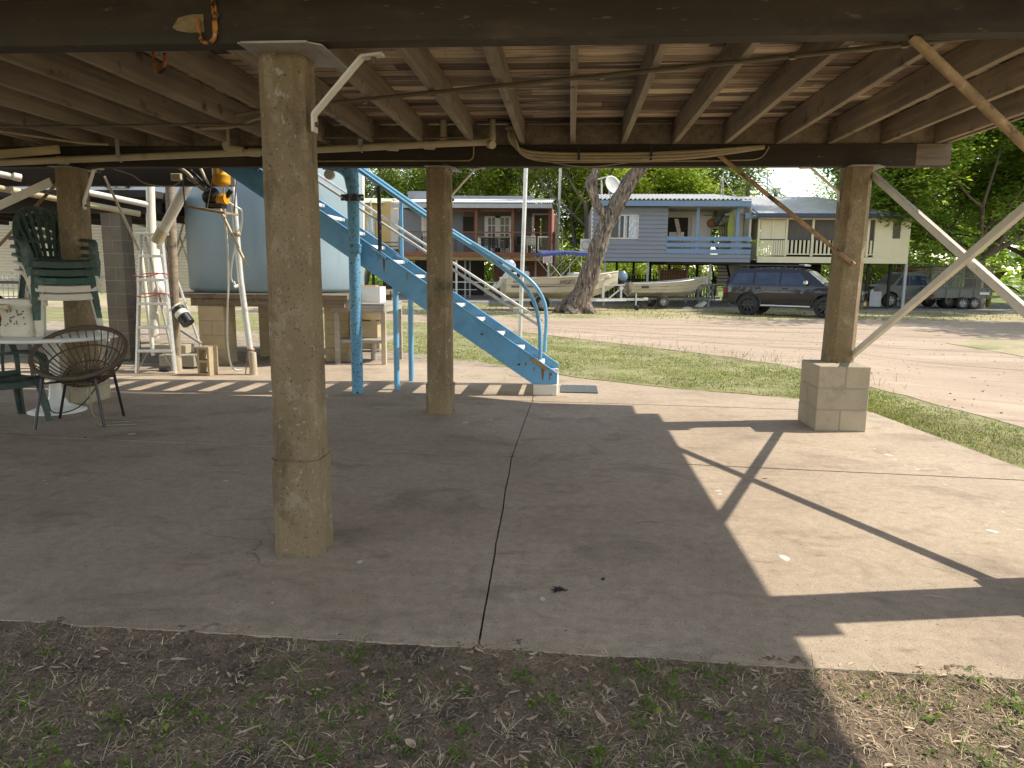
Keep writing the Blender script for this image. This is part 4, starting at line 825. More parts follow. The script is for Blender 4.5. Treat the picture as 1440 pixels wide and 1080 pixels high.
MB().tube([gy(140,300,16.5),gy(205,318,15)],.03,8).build('green_pipe',mat('green_pipe',(.02,.16,.13),.1,5,rough=.5),nb)
MB().box((-9.6,13.5,1.2),(-8.0,13.9,1.27)).build('bench_rail',m_pvcw,nb)
tag(MB().box(gy(15,470,9.0),gy(40,440,9.4)).build('crate',m_pier),'brown crate far back at the left edge','crate')
wf=thing('wire_rack','wire mesh rack behind the stacked chairs at the left edge','rack',gy(10,470,8.8)); mb=MB(); a=gy(-20,440,8.8); b=gy(30,382,8.8)
for k in range(9): x=a.x+(b.x-a.x)*k/8; mb.tube([(x,8.8,a.z),(x,8.8,b.z)],.006,6)
for k in range(6): z=a.z+(b.z-a.z)*k/5; mb.tube([(a.x,8.8,z),(b.x,8.8,z)],.006,6)
mb.build('mesh',m_galv,wf)
for x in (a.x,b.x): MB().bar((x,8.82,0),(x,8.82,b.z+.05),.03,.03).build('leg',m_blackm,wf)
MB().bar((a.x-.4,8.8,b.z-.14),(b.x+.1,8.8,b.z-.14),.035,.035).build('rail',m_blackm,wf)
tag(MB().box(gy(-40,445,9.2),gy(24,418,9.5)).build('leaning_sheet',m_white),'white sheet leaning behind the wire rack','sheet')
# ---- plastic armchairs
def arm_chair(name,label,m,loc,rz,group=None):   # faces local +x
    t=thing(name,label,'chair',loc,group); e=Vector(loc)
    def put(mb,nm): return mb.xf(Matrix.Translation(e)).build(nm,m,t)
    rows=[]
    for i in range(9):
        u=i/8; x=-.20+.44*u; z=.405+.03*u-.012*sin(PI*u)+(-.03 if i==8 else 0); w=.205+.03*u; rows.append([Vector((x,-w+2*w*j/8,z-.014*(1-((j-4)/4)**2)+(.0))) for j in range(9)])
    mb=MB(); mb.shell(rows,.008); rim=[r[0] for r in rows]+[rows[-1][j] for j in range(9)]+[r[-1] for r in rows[::-1]]
    for (i0,i1) in ((0,8),(17,25)): pass
    ap=[Vector((p.x,p.y,p.z)) for p in rows[-1]]; mb.shell([ap,[p+Vector((.012,0,-.055)) for p in ap]],.006); put(mb,'seat')
    # back: arched frame with fanned slats
    def bk(s,zz): return Vector((-.20-.16*((zz-.41)/.44)-.02*0+.06*(abs(s)/.22)**2*1.0-.0,s,zz))
    mb=MB(); arch=[]
    for k in range(25):
        a=PI*k/24; s=.235*cos(a)*(1+.0); zz=.60+.36*sin(a)**.8 if 0<k<24 else .60; arch.append(bk(s,zz))
    arch=[bk(.215,.42),bk(.228,.51)]+arch+[bk(-.228,.51),bk(-.215,.42)]
    inn=[Vector((p.x,p.y*.83,p.z-(.04 if p.z>.66 else 0.0)-.012)) for p in arch]
    mb.shell([arch,inn],.010)
    for k in range(7):
        f=(k-3)/3; pts_o=[];pts_i=[]
        for q in range(7):
            u=q/6; s=f*(.105+.085*u**1.2); ztop_=.60+.36*math.sqrt(max(0,1-(s/.235)**2))**.8-.03; zz=.43+(ztop_-.43)*u; wd=.010+.006*u; pts_o.append(bk(s-wd,zz)); pts_i.append(bk(s+wd,zz))
        mb.shell([pts_o,pts_i],.007)
    for zc,wd in ((.615,.020),(.44,.03)):
        mb.shell([[bk(-.20+.05*j,zc-wd-.02*(1-(abs(j-4)/4)**2)*.6) for j in range(9)],[bk(-.20+.05*j,zc+wd*.4-.02*(1-(abs(j-4)/4)**2)*.6) for j in range(9)]],.007)
    put(mb,'backrest')
    for s in (-1,1):
        pts=smooth_path([(-.215,s*.225,.63),(-.10,s*.262,.635),(.06,s*.275,.625),(.16,s*.27,.615),(.205,s*.262,.58),(.225,s*.25,.50),(.235,s*.238,.42)],5)
        mb=MB(); mb.shell([[p+Vector((0,-.034,-.028)) for p in pts],[p+Vector((0,-.026,0)) for p in pts],[p+Vector((0,.026,0)) for p in pts],[p+Vector((0,.034,-.028)) for p in pts]],.008); put(mb,'armrest')
        for (xt,yt,xb,yb) in ((.21,.225,.265,.255),(-.17,.20,-.25,.24)):
            mb=MB(); rows=[]
            for k in range(6):
                u=k/5; z=.425*(1-u); x=xt+(xb-xt)*u; y=s*(yt+(yb-yt)*u); w=.042-.012*u; sx=1 if xt>0 else -1
                rows.append([Vector((x-sx*w*1.3,y,z)),Vector((x,y,z)),Vector((x,y-s*w*1.3,z))])
            mb.shell(rows,.012,False); put(mb,'leg')
    t.rotation_euler=(0,0,rz); t.scale=(1.13,1.13,1.0); return t
tx,ty=-5.10,6.78
base=.775; st=.078; sr=R(-38)
for k,(m,lab) in enumerate(((m_wchair,'white plastic chair at the bottom of the stack on the table'),(m_wchair,'white plastic chair second from the bottom of the stack'),(m_gchair,'dark green plastic chair in the middle of the stack, above two white ones'),(m_ggrey,'faded green plastic chair just below the top of the stack'),(m_ggrey,'faded green plastic armchair topmost on the stack, its back slats showing'))):
    arm_chair('plastic_chair',lab,m,(tx-.004*k,ty-.003*k,base+st*k),sr,'plastic chairs stacked on the white table')
arm_chair('plastic_chair','green plastic armchair standing on the slab beside the wicker chair',m_ggrey,(-5.27,6.12,0),R(-30))
tb=thing('pedestal_table','white round topped pedestal table under the stacked chairs','table',(-5.13,6.65,0))
MB().lathe([(.57,.735),(.60,.74),(.605,.757),(.60,.772),(0,.774)],(-5.13,6.65,0),48).build('table_top',m_white,tb)
MB().lathe([(.26,.0),(.262,.008),(.20,.03),(.11,.075),(.065,.15),(.05,.3),(.052,.5),(.075,.66),(.16,.733)],(-5.13,6.65,0),36).build('pedestal',m_white,tb)
# white perforated crate
m_holes=mat('tub_hole',(.10,.08,.05),.2,20)
bk=thing('plastic_tub','dirty white plastic tub with drilled holes on the round table','tub',(-5.27,6.5,.776)); mb=MB()
rows=[]
for (z,w,d) in ((0,.165,.12),(.02,.172,.125),(.28,.185,.135),(.285,.20,.15),(.33,.20,.15),(.355,.19,.14)):
    rows.append([Vector((-5.27+math.copysign(abs(cos(a))**.35,cos(a))*w,6.47+math.copysign(abs(sin(a))**.35,sin(a))*d,.776+z)) for a in [2*PI*i/32 for i in range(33)]])
mb.grid(rows); mb.add([rows[-1][i] for i in range(32)],[tuple(range(32))]); mb.build('tub_body',m_wchair,bk)
mb=MB(); rb=random.Random(2)
for k in range(26): x=-5.27+rb.uniform(-.13,.14); z=.776+rb.uniform(.10,.25); y=6.47-.126-.036*(z-.776); mb.cyl((x,y-.006,z),(x,y+.02,z),.006,8)
mb.each('drilled_hole',m_holes,bk)
MB().bar((-5.45,6.30,1.06),(-5.25,6.30,1.06),.03,.05,.01).build('handle',m_pvc,bk)
mb=MB(); q=Vector((-5.50,6.42,.777)); rows=[]
for i in range(13):
    rows.append([q+Vector(((.16*math.sin(PI*i/12)+.02)*cos(a)*1.0+.03*noise.noise(Vector((i*.5,a,1))),(.12*math.sin(PI*i/12)+.02)*sin(a),.40*i/12+.03*noise.noise(Vector((a,i*.4,4))))) for a in [2*PI*k/16 for k in range(17)]])
mb.grid(rows); tag(mb.build('red_bag',m_red),'dark red cloth bag on the table at the left edge of the photo','bag')
# wicker hoop chair
wc=thing('wicker_chair','round brown wicker hoop chair on thin black legs','chair',(-4.42,6.15,0))
Cc=Vector((-4.49,6.16,.665)); ux=Vector((.985,.17,0)).normalized(); n0=Vector((.17*.62,-.985*.62,.78)).normalized(); uy=n0.cross(ux).normalized()
RH=.405
def hoop(c,r,th,mm,nm,ry=None): return MB().tube([c+ux*(r*cos(2*PI*k/48))+uy*((ry or r)*sin(2*PI*k/48)) for k in range(48)],th,8,closed=True).build(nm,mm,wc)
hoop(Cc,RH,.021,m_rattan,'hoop_rim',.335)
dz=n0*-.20; Ci=Cc+dz*1.2-uy*.04
hoop(Ci,.205,.008,m_rattan,'inner_ring',.17)
hoop(Cc+dz*.72-uy*.01,.325,.008,m_rattan,'middle_ring',.25)
mb=MB()
for k in range(34):
    a=2*PI*k/34+.05; q=[Cc+ux*(RH*cos(a))+uy*(.335*sin(a)),Cc+dz*.72-uy*.01+ux*(.325*cos(a))+uy*(.25*sin(a)),Ci+ux*(.205*cos(a))+uy*(.17*sin(a)),Ci+dz*.12]
    mb.tube(smooth_path(q,4),.006,6)
mb.build('woven_spokes',m_rattan,wc)
legs=[(-4.73,5.83),(-4.20,6.01),(-4.33,6.50),(-4.86,6.32)]; tops=[(-4.70,5.95,.43),(-4.27,6.03,.44),(-4.34,6.40,.44),(-4.72,6.30,.43)]
for (x,y),tp_ in zip(legs,tops): MB().tube(smooth_path([(x,y,0),((x+tp_[0]*3)/4,(y+tp_[1]*3)/4,.36),(tp_[0],tp_[1],.45),(tp_[0]*.75+Cc.x*.25,tp_[1]*.75+6.16*.25,.475)],5),.013,8).build('leg',m_blackm,wc)
mb=MB(); mb.tube([Vector(tops[0])+Vector((0,0,-.03)),Vector((-4.45,6.10,.42)),Vector(tops[2])+Vector((0,0,-.03))],.010,8); mb.tube([Vector(tops[1])+Vector((0,0,-.03)),Vector((-4.45,6.10,.42)),Vector(tops[3])+Vector((0,0,-.03))],.010,8); mb.build('cross_stay',m_blackm,wc)
hose([(-4.72,6.6,.5),(-4.66,6.5,.2),(-4.58,6.42,.012),(-4.35,6.36,.008),(-4.10,6.30,.008),(-4.16,6.20,.008),(-4.32,6.12,.008),(-4.22,6.06,.008),(-3.95,6.14,.008)],.007,m_cable,'grey cable loose on the slab beside the wicker chair','cable','cable')
hose([(-5.1,6.3,.55),(-5.0,6.35,.2),(-4.9,6.3,.06),(-4.75,6.45,.09),(-4.70,6.7,.3),(-4.72,6.9,.6)],.006,m_blackcable,'black cable hanging in a loop under the round table','cable','cable')
# ================================================================ THE FAR SIDE OF THE ROAD
def prop(mb,name,m,parent): return mb.build(name,m,parent)
m_hull=mat('sand_hull_paint',(.52,.46,.34),.06,2,(1,1,1),.4,spots=[((.36,.30,.2),3,.6,.8)]); m_hullin=mat('hull_inside',(.33,.31,.27),.12,4,rough=.6); m_hulldk=mat('hull_bottom',(.40,.34,.23),.2,3,rough=.5,spots=[((.14,.12,.08),2.5,.5,.7)])
m_tyre=mat('tyre_rubber',(.022,.022,.022),.2,12,rough=.85,bump=.3); m_rim=mat('dusty_rim',(.34,.33,.31),.15,9,rough=.5,metal=.3); m_rimdk=mat('dark_rim',(.045,.045,.048),.2,9,rough=.4,metal=.5)
m_canvas=mat('blue_canvas',(.035,.055,.19),.15,5,rough=.9,bump=.2); m_cowlw=mat('white_cowl',(.62,.66,.72),.06,4,rough=.3); m_cowlb=mat('blue_grey_cowl',(.17,.25,.36),.1,4,rough=.3)
m_carp=mat('dark_blue_car_paint',(.004,.005,.011),.1,3,rough=.16,metal=0,coat=.3,spec=.5,spots=[((.012,.012,.014),5,.62,.85,(1,1,.6))]); m_cglass=mat('tinted_car_glass',(.03,.045,.085),.3,3,rough=.04,spec=.5); m_chrome=mat('chrome',(.6,.6,.6),.05,9,rough=.15,metal=.9)
m_mink=mat('slate_blue_boards',(.205,.225,.265),.06,2.2,(.3,1,1),rough=.6,spots=[((.17,.185,.22),2,.6,.8)]); m_trim=mat('blue_trim',(.15,.235,.37),.06,3,rough=.5); m_cream=mat('cream_paint',(.66,.61,.42),.06,2,rough=.6); m_roofw=mat('pale_zincalume_roof',(.56,.555,.54),.10,1.2,(1,.3,1),.6,0,spots=[((.42,.42,.43),2.2,.56,.72)])
m_brown=mat('brown_deck_stain',(.175,.07,.032),.25,6,rough=.7); m_ybeam=mat('oiled_beam',(.25,.16,.06),.25,6,rough=.7); m_mauve=mat('mauve_grey_wall',(.125,.105,.12),.06,2,rough=.7); m_bluegrey=mat('blue_grey_wall',(.18,.19,.22),.05,2,rough=.7); m_offw=mat('off_white_paint',(.60,.58,.52),.06,4,rough=.6)
m_redsheet=mat('faded_red_sheet',(.40,.17,.15),.12,3,rough=.6); m_yellowwall=mat('mustard_wall',(.55,.38,.15),.06,2,rough=.7); m_greenroof=mat('pale_green_roof',(.52,.58,.43),.08,2,rough=.5); m_screen=mat('grey_brown_screen',(.10,.088,.075),.15,2,(2,2,.5),rough=.9); m_mesh=mat('steel_mesh',(.33,.33,.31),.1,9,rough=.5,metal=.3)
m_grey=mat('grey_steel_post',(.33,.34,.36),.12,5,rough=.5); m_trayp=mat('dull_green_grey_steel',(.115,.122,.105),.12,4,rough=.6); m_brick=mat('brown_lattice',(.22,.12,.065),.25,9,rough=.9); m_curtain=mat('patterned_curtain',(.50,.54,.60),.5,22,(1,1,.25),rough=.9); m_sign=mat('sign_white',(.8,.79,.77),.03,4,rough=.5); m_signr=mat('sign_red',(.5,.03,.03),.05,5,rough=.5); m_signk=mat('sign_dark',(.05,.05,.06),.05,5,rough=.5)
GZ=-.25
def P(px,py,Y): return gy(px,py,Y)
def corr_roof(mb,x0,x1,y0,z0,y1,z1,pitch=.15,amp=.02):   # ribs run in y; front edge y0
    n=max(8,int((x1-x0)/pitch*6)); a=[];b=[]
    for i in range(n+1):
        x=x0+(x1-x0)*i/n; w=amp*cos(2*PI*(x-x0)/pitch); a.append(Vector((x,y0,z0+w))); b.append(Vector((x,y1,z1+w)))
    mb.shell([a,b],.012)
# ------------------------------------------------------------ slate blue house
Y2=35.0
h2=thing('stilt_house','slate blue weatherboard house on stilts with blue railed verandah and white roof','house',(8,37,GZ))
xl=P(832,330,Y2).x; xm=P(938.5,330,Y2).x; xr=P(1057,330,Y2).x; zb=P(940,368,Y2).z; zt=P(940,291,Y2).z; zr=P(940,357,Y2).z
wx0,wx1,wz0,wz1=P(868,0,Y2).x,P(910,0,Y2).x,P(900,336,Y2).z,P(900,302,Y2).z
mb=MB(); lap(mb,xl,xm,zb,zt,Y2,.195,[(wx0,wx1,wz0,wz1)],lip=.055); lap(mb,xm,xr,zb,zr,Y2,.195,lip=.055); mb.box((xl,Y2+.01,zb),(wx0,Y2+.1,zt)); mb.box((wx1,Y2+.01,zb),(xm,Y2+.1,zt)); mb.box((wx0,Y2+.01,zb),(wx1,Y2+.1,wz0)); mb.box((wx0,Y2+.01,wz1),(wx1,Y2+.1,zt)); mb.box((xm,Y2+.01,zb),(xr,Y2+.1,zr-.01))
mb.box((xl,Y2+.1,zb),(xl+.1,Y2+8,zt)); mb.box((xm-.1,Y2+.1,zb+.15),(xm,Y2+2.2,zt)); mb.build('weatherboard_wall',m_mink,h2)
MB().box((xl-.03,Y2-.03,zb),(xl+.06,Y2+.03,zt)).build('corner_board',m_offw,h2)
fr=MB(); t=.05
for (a,b,c,d) in ((wx0,wx0+t,wz0,wz1),(wx1-t*.6,wx1,wz0,wz1),(wx0+t,wx1-t,wz0,wz0+t),(wx0+t,wx1-t,wz1-t,wz1),(P(888,0,Y2).x,P(888,0,Y2).x+t*1.4,wz0+t,wz1-t)): fr.box((a,Y2-.03,c),(b,Y2+.05,d))
wn=fr.build('window',m_offw,h2); MB().box((wx0,Y2+.055,wz0),(wx1,Y2+.06,wz1)).build('pane',m_glassd,wn)
mb=MB()
for (a,b) in ((.50,.60),(.30,.36),(.66,.98)):
    xa,xb=wx0+(wx1-wx0)*a,wx0+(wx1-wx0)*b; n=26; mb.grid([[Vector((xa+(xb-xa)*i/n,Y2+.045+.006*sin(i*1.6),z)) for i in range(n+1)] for z in (wz0+.06,wz1-.06)])
mb.build('curtain',m_curtain,wn)
rx0,rx1=P(840,0,Y2-.6).x,P(1074,0,Y2-.6).x; zf0,zf1=P(940,290,Y2-.6).z,P(940,284,Y2-.6).z
mb=MB(); corr_roof(mb,rx0,rx1,Y2-.72,zf1+.12,Y2+8.3,zf1+1.25,.20,.035); mb.build('roof',m_roofw,h2); MB().box((rx0,Y2-.68,zf0),(rx1,Y2-.62,zf1+.06)).build('fascia',m_trim,h2); MB().box((rx0+.05,Y2-.6,zf0+.06),(rx1-.05,Y2+8,zf0+.10)).build('eave_lining',m_offw,h2)
mb=MB()
for ya,yb in ((332.5,338.2),(341.5,347),(350,356.4)): mb.box((xm-.05,Y2-.02-.03,P(940,yb,Y2).z),(xr,Y2-.021,P(940,ya,Y2).z))
mb.build('verandah_rail',m_trim,h2)
for px,zz0 in ((997,zr),(1056,zb)): MB().box((P(px,0,Y2).x-.07,Y2+.012,zz0),(P(px,0,Y2).x+.07,Y2+.09,zt+.05)).build('verandah_post',m_trim,h2)
yb=Y2+2.4; bx=lambda px:P(px,0,yb).x; bz=lambda py:P(990,py,yb).z; fz=P(940,366,Y2).z
mb=MB(); mb.box((xm-.02,yb,fz),(bx(941),yb+.1,zt)); mb.box((bx(941),yb,bz(306)),(bx(983),yb+.1,zt)); mb.box((bx(983),yb,fz),(bx(1018),yb+.1,zt)); mb.box((bx(941),yb,fz),(bx(983),yb+.1,bz(334))); mb.box((bx(1040),yb-1.2,fz),(bx(1056),yb-1.1,zt)); mb.box((xr-.1,Y2+.1,fz+1.1),(xr-.02,yb-1.21,zt)); mb.each('verandah_wall',mat('pale_verandah_wall',(.50,.48,.42),.05,2,rough=.7),h2)
MB().box((bx(941),yb+.04,bz(334)),(bx(983),yb+.06,bz(306))).build('dark_opening',m_dark,h2); MB().box((bx(988),yb-.05,fz),(bx(1016),yb-.01,bz(303))).build('door',m_offw,h2)
mb=MB(); 
for k in range(9): x=bx(1018)+(bx(1037)-bx(1018))*k/8; mb.box((x-.01,yb,fz),(x+.01,yb+.02,bz(304)))
for k in range(6): z=fz+(bz(304)-fz)*k/5; mb.box((bx(1018),yb+.021,z-.01),(bx(1037),yb+.035,z+.01))
mb.build('security_screen',m_dark,h2)
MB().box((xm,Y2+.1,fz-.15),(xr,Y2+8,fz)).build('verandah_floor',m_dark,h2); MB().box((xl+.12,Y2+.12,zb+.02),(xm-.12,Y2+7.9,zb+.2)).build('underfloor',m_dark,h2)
tag(MB().lathe([(0,0),(.22,.01),(.22,.03),(0,.035)],P(1000,314,yb-.07),20,ax=Matrix.Rotation(PI/2,3,'X')).build('wall_plaque',mat('terracotta',(.36,.15,.09),.1,5)),'round terracotta plaque on the verandah wall of the slate blue house','plaque')
tag(MB().bar(P(962,362,Y2+.6),P(951,308,Y2+1.2),.24,.03).build('leaning_plank',m_palew),'long pale plank leaning on the blue railed verandah','plank')
tag(MB().prism([(-.12,0),(.12,0),(.15,.6),(.1,1.1),(0,1.35),(-.1,1.1),(-.15,.6)],.05,(P(1046,0,yb-1.3).x,yb-1.32,bz(337))).build('surfboard',mat('lime_board',(.35,.42,.06),.1,5,rough=.4)),'lime green board standing at the end of the verandah','board')
fn=thing('ceiling_fan','dark ceiling fan under the verandah of the slate blue house','fan',P(1006,305,yb-.8)); q=P(1006,303,yb-.8); MB().cyl(q,q+Vector((0,0,.25)),.05,10).build('motor',m_black,fn)
for k in range(3): a=.4+k*2.09; MB().bar(q+Vector((cos(a)*.05,sin(a)*.05,.02)),q+Vector((cos(a)*.6,sin(a)*.6,.02)),.11,.02).build('blade',m_dark,fn)
tag(MB().box(P(941,333,Y2+1.4),P(960,327,Y2+1.8)).build('verandah_table',m_offw),'small white table on the blue railed verandah','table')
for i,px in enumerate((926,1019,862)): MB().box((P(px,0,Y2+.3).x-.05,Y2+.25,GZ),(P(px,0,Y2+.3).x+.05,Y2+.35,zb)).build('stilt',m_grey,h2)
for px,yy in ((905,39),(930,40),(958,40),(985,41),(1000,42),(880,40)): MB().box((P(px,0,yy).x-.06,yy,GZ),(P(px,0,yy).x+.06,yy+.12,zb+.05)).build('stilt',m_dark,h2)
# lattice, yard fence and back stairs under it
lt=thing('lattice_screen','brown timber lattice screen standing under the slate blue house','screen',(7,39.5,GZ)); mb=MB(); a,b=P(928,399,39.5),P(965,378,39.5)
for k in range(11): x=a.x+(b.x-a.x)*k/10; mb.box((x-.025,39.5,a.z),(x+.025,39.52,b.z))
for k in range(6): z=a.z+(b.z-a.z)*k/5; mb.box((a.x,39.521,z-.025),(b.x,39.54,z+.025))
mb.build('lattice',m_brick,lt); MB().box((a.x,39.62,a.z-.2),(b.x,39.65,b.z-.06)).build('backing',mat('tan_backing',(.32,.2,.11),.2,5),lt)
for x in (a.x-.05,b.x+.05): MB().box((x-.05,39.45,GZ),(x+.05,39.56,b.z+.15)).build('post',m_greyw,lt)
mb=MB(); rb=random.Random(8); x=P(835,0,44).x
while x<P(1030,0,44).x: mb.box((x,44,GZ),(x+.07,44.03,1.25)); x+=.16
f=thing('yard_fence','dark paling fence across the yard behind the slate blue house','fence',(5,44,GZ)); mb.build('palings',m_dark,f); MB().box((P(835,0,44).x,44.031,.9),(P(1030,0,44).x,44.08,1.0)).build('rail',m_dark,f)
st=thing('back_stairs','dark timber back stairs with white wall behind under the slate blue house','stairs',(10.5,40,GZ)); a=P(1010,402,40); b=P(1030,368,40)
for k in range(8): z=a.z+(b.z-a.z)*k/7; MB().box((a.x-.1,40+k*.22,z),(b.x,40.28+k*.22,z+.04)).build('step',m_dark,st)
for x in (a.x-.14,b.x+.04): MB().bar((x,39.9,a.z-.1),(x,41.7,b.z),.05,.22).build('stringer',m_dark,st)
tag(MB().box(P(1009,402,42.5),P(1060,368,42.7)).build('white_screen_wall',m_offw),'white boarded wall behind the dark back stairs','wall')
ac=thing('air_conditioner','white air conditioner box on the left end of the slate blue house','air conditioner',P(826,353,Y2+.5)); a,b=P(816,354,Y2+.6),P(831,336,Y2+.6); MB().box((a.x,Y2+.5,a.z),(b.x,Y2+.95,b.z),.02).build('casing',m_offw,ac); q=(a+b)/2; MB().tube([Vector((q.x+.2*cos(k*PI/10),Y2+.48,q.z+.2*sin(k*PI/10))) for k in range(20)],.02,6,closed=True).build('fan_guard',m_grey,ac)
# dish and aerials on its roof
ds=thing('satellite_dish','large white satellite dish on the roof of the slate blue house','satellite dish',P(861,277,Y2+1.5)); q=P(862,260,Y2+1.2); axd=Vector((.55,-.75,.35)).normalized(); Mr=axd.to_track_quat('Z','Y').to_matrix()
MB().lathe([(0,-.12),(.24,-.09),(.4,-.03),(.48,.02),(.475,.035),(.4,-.01),(.3,-.07),(0,-.1)],q,36,ax=Mr).build('reflector',mat('dish_grey',(.42,.42,.40),.05,3,rough=.6),ds)
mb=MB(); mb.tube([q-axd*.1,q-axd*.3+Vector((0,0,-.2)),P(860,280,Y2+1.5)],.04,8); mb.tube([q-axd*.1,P(871,279,Y2+1.3)],.025,8); mb.build('mount',m_grey,ds); mb=MB(); mb.tube([q-Mr@Vector((0,.55,0)),q+axd*.7],.02,6); mb.build('feed_arm',m_grey,ds)
so2=thing('solar_panel','small white panel on a pole left of the satellite dish','panel',P(846,277,Y2+1.5)); MB().cyl(P(846,280,Y2+1.5),P(846,252,Y2+1.5),.04,8).build('pole',m_offw,so2); MB().obox(P(848,250,Y2+1.5),Vector((.9,.2,.25)).normalized(),Vector((-.2,.97,0)).normalized(),Vector((-.25,0,.97)).normalized(),.55,.4,.05).build('panel_face',m_offw,so2)
def aerial(px,pyb,pyt,Y,lab,kind):
    t=thing('aerial',lab,'aerial',P(px,pyb,Y)); a,b=P(px,pyb,Y),P(px,pyt,Y); MB().cyl(a,b,.03 if kind else .025,8).build('mast',m_grey,t)
    if kind==0:
        for dx in (-.55,.6,-.15): MB().tube([b-Vector((0,0,.2)),Vector((a.x+dx,a.y-.1,a.z))],.012,6).build('guy_wire',m_offw,t)
    else:
        for z in (.0,.22,.42,.62): MB().bar(b+Vector((-.35,0,-z-.1)),b+Vector((.35,0,-z-.1)),.03,.03).build('element',m_grey,t)
        for dx in (-.45,-.2,.2,.45): MB().bar(b+Vector((dx,0,-.75)),b+Vector((dx,0,.1)),.025,.025).build('rod',m_grey,t)
aerial(1017,279,243,Y2+2,'thin mast with slanting guy wires on the slate blue house roof',0); aerial(1079,300,242,52,'tall television aerial seen against the blue sky',1)
# ------------------------------------------------------------ cream house
Y3=35.2
h3=thing('stilt_house','cream painted house on stilts with slatted verandah and grey hip roof','house',(17,39,GZ))
X=lambda px,Y=Y3:P(px,0,Y).x; Z=lambda py,Y=Y3:P(1170,py,Y).z
def slats(mb,x0,x1,z0,z1,y,pitch,w):
    x=x0
    while x<x1-w: mb.box((x,y,z0),(x+w,y+.025,z1)); x+=pitch
xa,xb,xc,xd=X(1088),X(1129),X(1262),X(1312); ztv=Z(305)
mb=MB(); mb.box((xa,Y3,Z(370)),(xd,Y3+.12,Z(361.5))); mb.box((xc,Y3,Z(361.4)),(xd,Y3+.12,ztv)); mb.box((xd-.1,Y3+.12,Z(370)),(xd,Y3+9,ztv)); mb.build('wall',m_cream,h3)
MB().box((X(1286),Y3-.02,Z(335)),(X(1297),Y3-.003,Z(311))).build('window',m_screen,h3)
mb=MB(); lap(mb,xa+.08,xb-.06,Z(336.5),ztv-.15,Y3+.02,.10,lip=.03); lv=mb.build('louvre_panel',m_cream,h3); MB().box(((xa+xb)/2-.04,Y3-.03,Z(336.5)),((xa+xb)/2+.04,Y3-.02,ztv-.15)).build('mullion',m_cream,lv)
mb=MB(); slats(mb,xa+.1,xb,Z(360),Z(337.5),Y3+.03,.105,.085); mb.build('solid_balustrade',m_cream,h3)
mb=MB(); slats(mb,xb+.06,xc-.02,Z(357.5),Z(338),Y3+.03,.19,.095); mb.box((xb,Y3+.02,Z(358.6)),(xc,Y3+.07,Z(357.0))); mb.build('balustrade',m_cream,h3); MB().box((xa,Y3-.01,Z(338)),(xc,Y3+.08,Z(336.6))).build('handrail',m_navy,h3)
for px in (1088,1129,1168,1215,1250,1261): MB().box((X(px)-.05,Y3-.02,Z(361)),(X(px)+.05,Y3+.09,ztv)).build('verandah_post',m_cream,h3)
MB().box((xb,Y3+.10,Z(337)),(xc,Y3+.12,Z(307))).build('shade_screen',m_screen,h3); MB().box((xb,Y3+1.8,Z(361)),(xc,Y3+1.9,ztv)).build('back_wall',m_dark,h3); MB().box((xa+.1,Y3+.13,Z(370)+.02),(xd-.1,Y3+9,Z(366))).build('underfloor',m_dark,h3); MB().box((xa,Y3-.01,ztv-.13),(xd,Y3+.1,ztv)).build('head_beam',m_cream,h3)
# left return of the verandah
mb=MB(); lap(mb,Y3+.1,Y3+3.0,Z(337),ztv-.15,xa,.10,axis='y',lip=.03); mb.box((xa-.02,Y3+.1,Z(366)),(xa+.02,Y3+3.0,Z(340))); mb.box((xa-.05,Y3+3.0,Z(370)),(xa+.05,Y3+8.9,ztv)); mb.build('side_wall',m_cream,h3); MB().box((xa-.06,Y3+3.02,Z(370)),(xa+.0,Y3+3.1,ztv)).build('corner_post',m_cream,h3)
ex0,ex1,ey0,ey1,ez=X(1083)-.3,X(1312)+.25,Y3-.6,Y3+9.5,Z(303,Y3-.6); rz=P(1170,276,Y3+4).z
ym=(ey0+ey1)/2; rxa,rxb=ex0+.2,ex1-3.2
mb=MB(); corr=[]; 
def roof_face(mb,p00,p10,p11,p01,n,amp=.018):
    a=[];b=[]
    for i in range(n+1):
        t=i/n; w=Vector((0,0,amp*cos(i*PI*.5))); a.append(Vector(p00).lerp(Vector(p10),t)+w); b.append(Vector(p01).lerp(Vector(p11),t)+w)
    mb.shell([a,b],.012)
roof_face(mb,(ex0,ey0,ez+.1),(ex1,ey0,ez+.1),(rxb,ym,rz),(rxa,ym,rz),220); roof_face(mb,(ex1,ey0,ez+.1),(ex1,ey1,ez+.1),(rxb,ym,rz),(rxb,ym,rz),120); roof_face(mb,(ex1,ey1,ez+.1),(ex0,ey1,ez+.1),(rxa,ym,rz),(rxb,ym,rz),200); mb.build('roof',m_roofw,h3)
MB().prism([(ey0+.3,ez+.1),(ey1-.3,ez+.1),(ym,rz-.12)],.06,(ex0+.25,0,0),(0,1,0),(0,0,1),(1,0,0)).build('gable',m_offw,h3)
mb=MB(); mb.bar((ex0+.18,ey0,ez+.05),(ex0+.18,ym,rz),.06,.22); mb.bar((ex0+.18,ey1,ez+.05),(ex0+.18,ym,rz),.06,.22); mb.build('barge_board',m_trim,h3)
MB().box((ex0+.2,ey0-.06,ez-.10),(ex1,ey0+.06,ez+.09),.02).build('gutter',m_navy,h3); MB().box((ex0+.05,ey0+.08,ez-.03),(ex1-.05,ey1,ez+.0)).build('eave_lining',m_cream,h3)
mb=MB(); corr_roof(mb,X(1065),X(1086),Y3-.2,ez+.10,Y3+5,ez+.32,.15); aw=mb.build('side_awning',m_roofw,h3); MB().box((X(1065),Y3-.24,ez-.12),(X(1086),Y3-.18,ez+.08)).build('fascia',m_trim,aw)
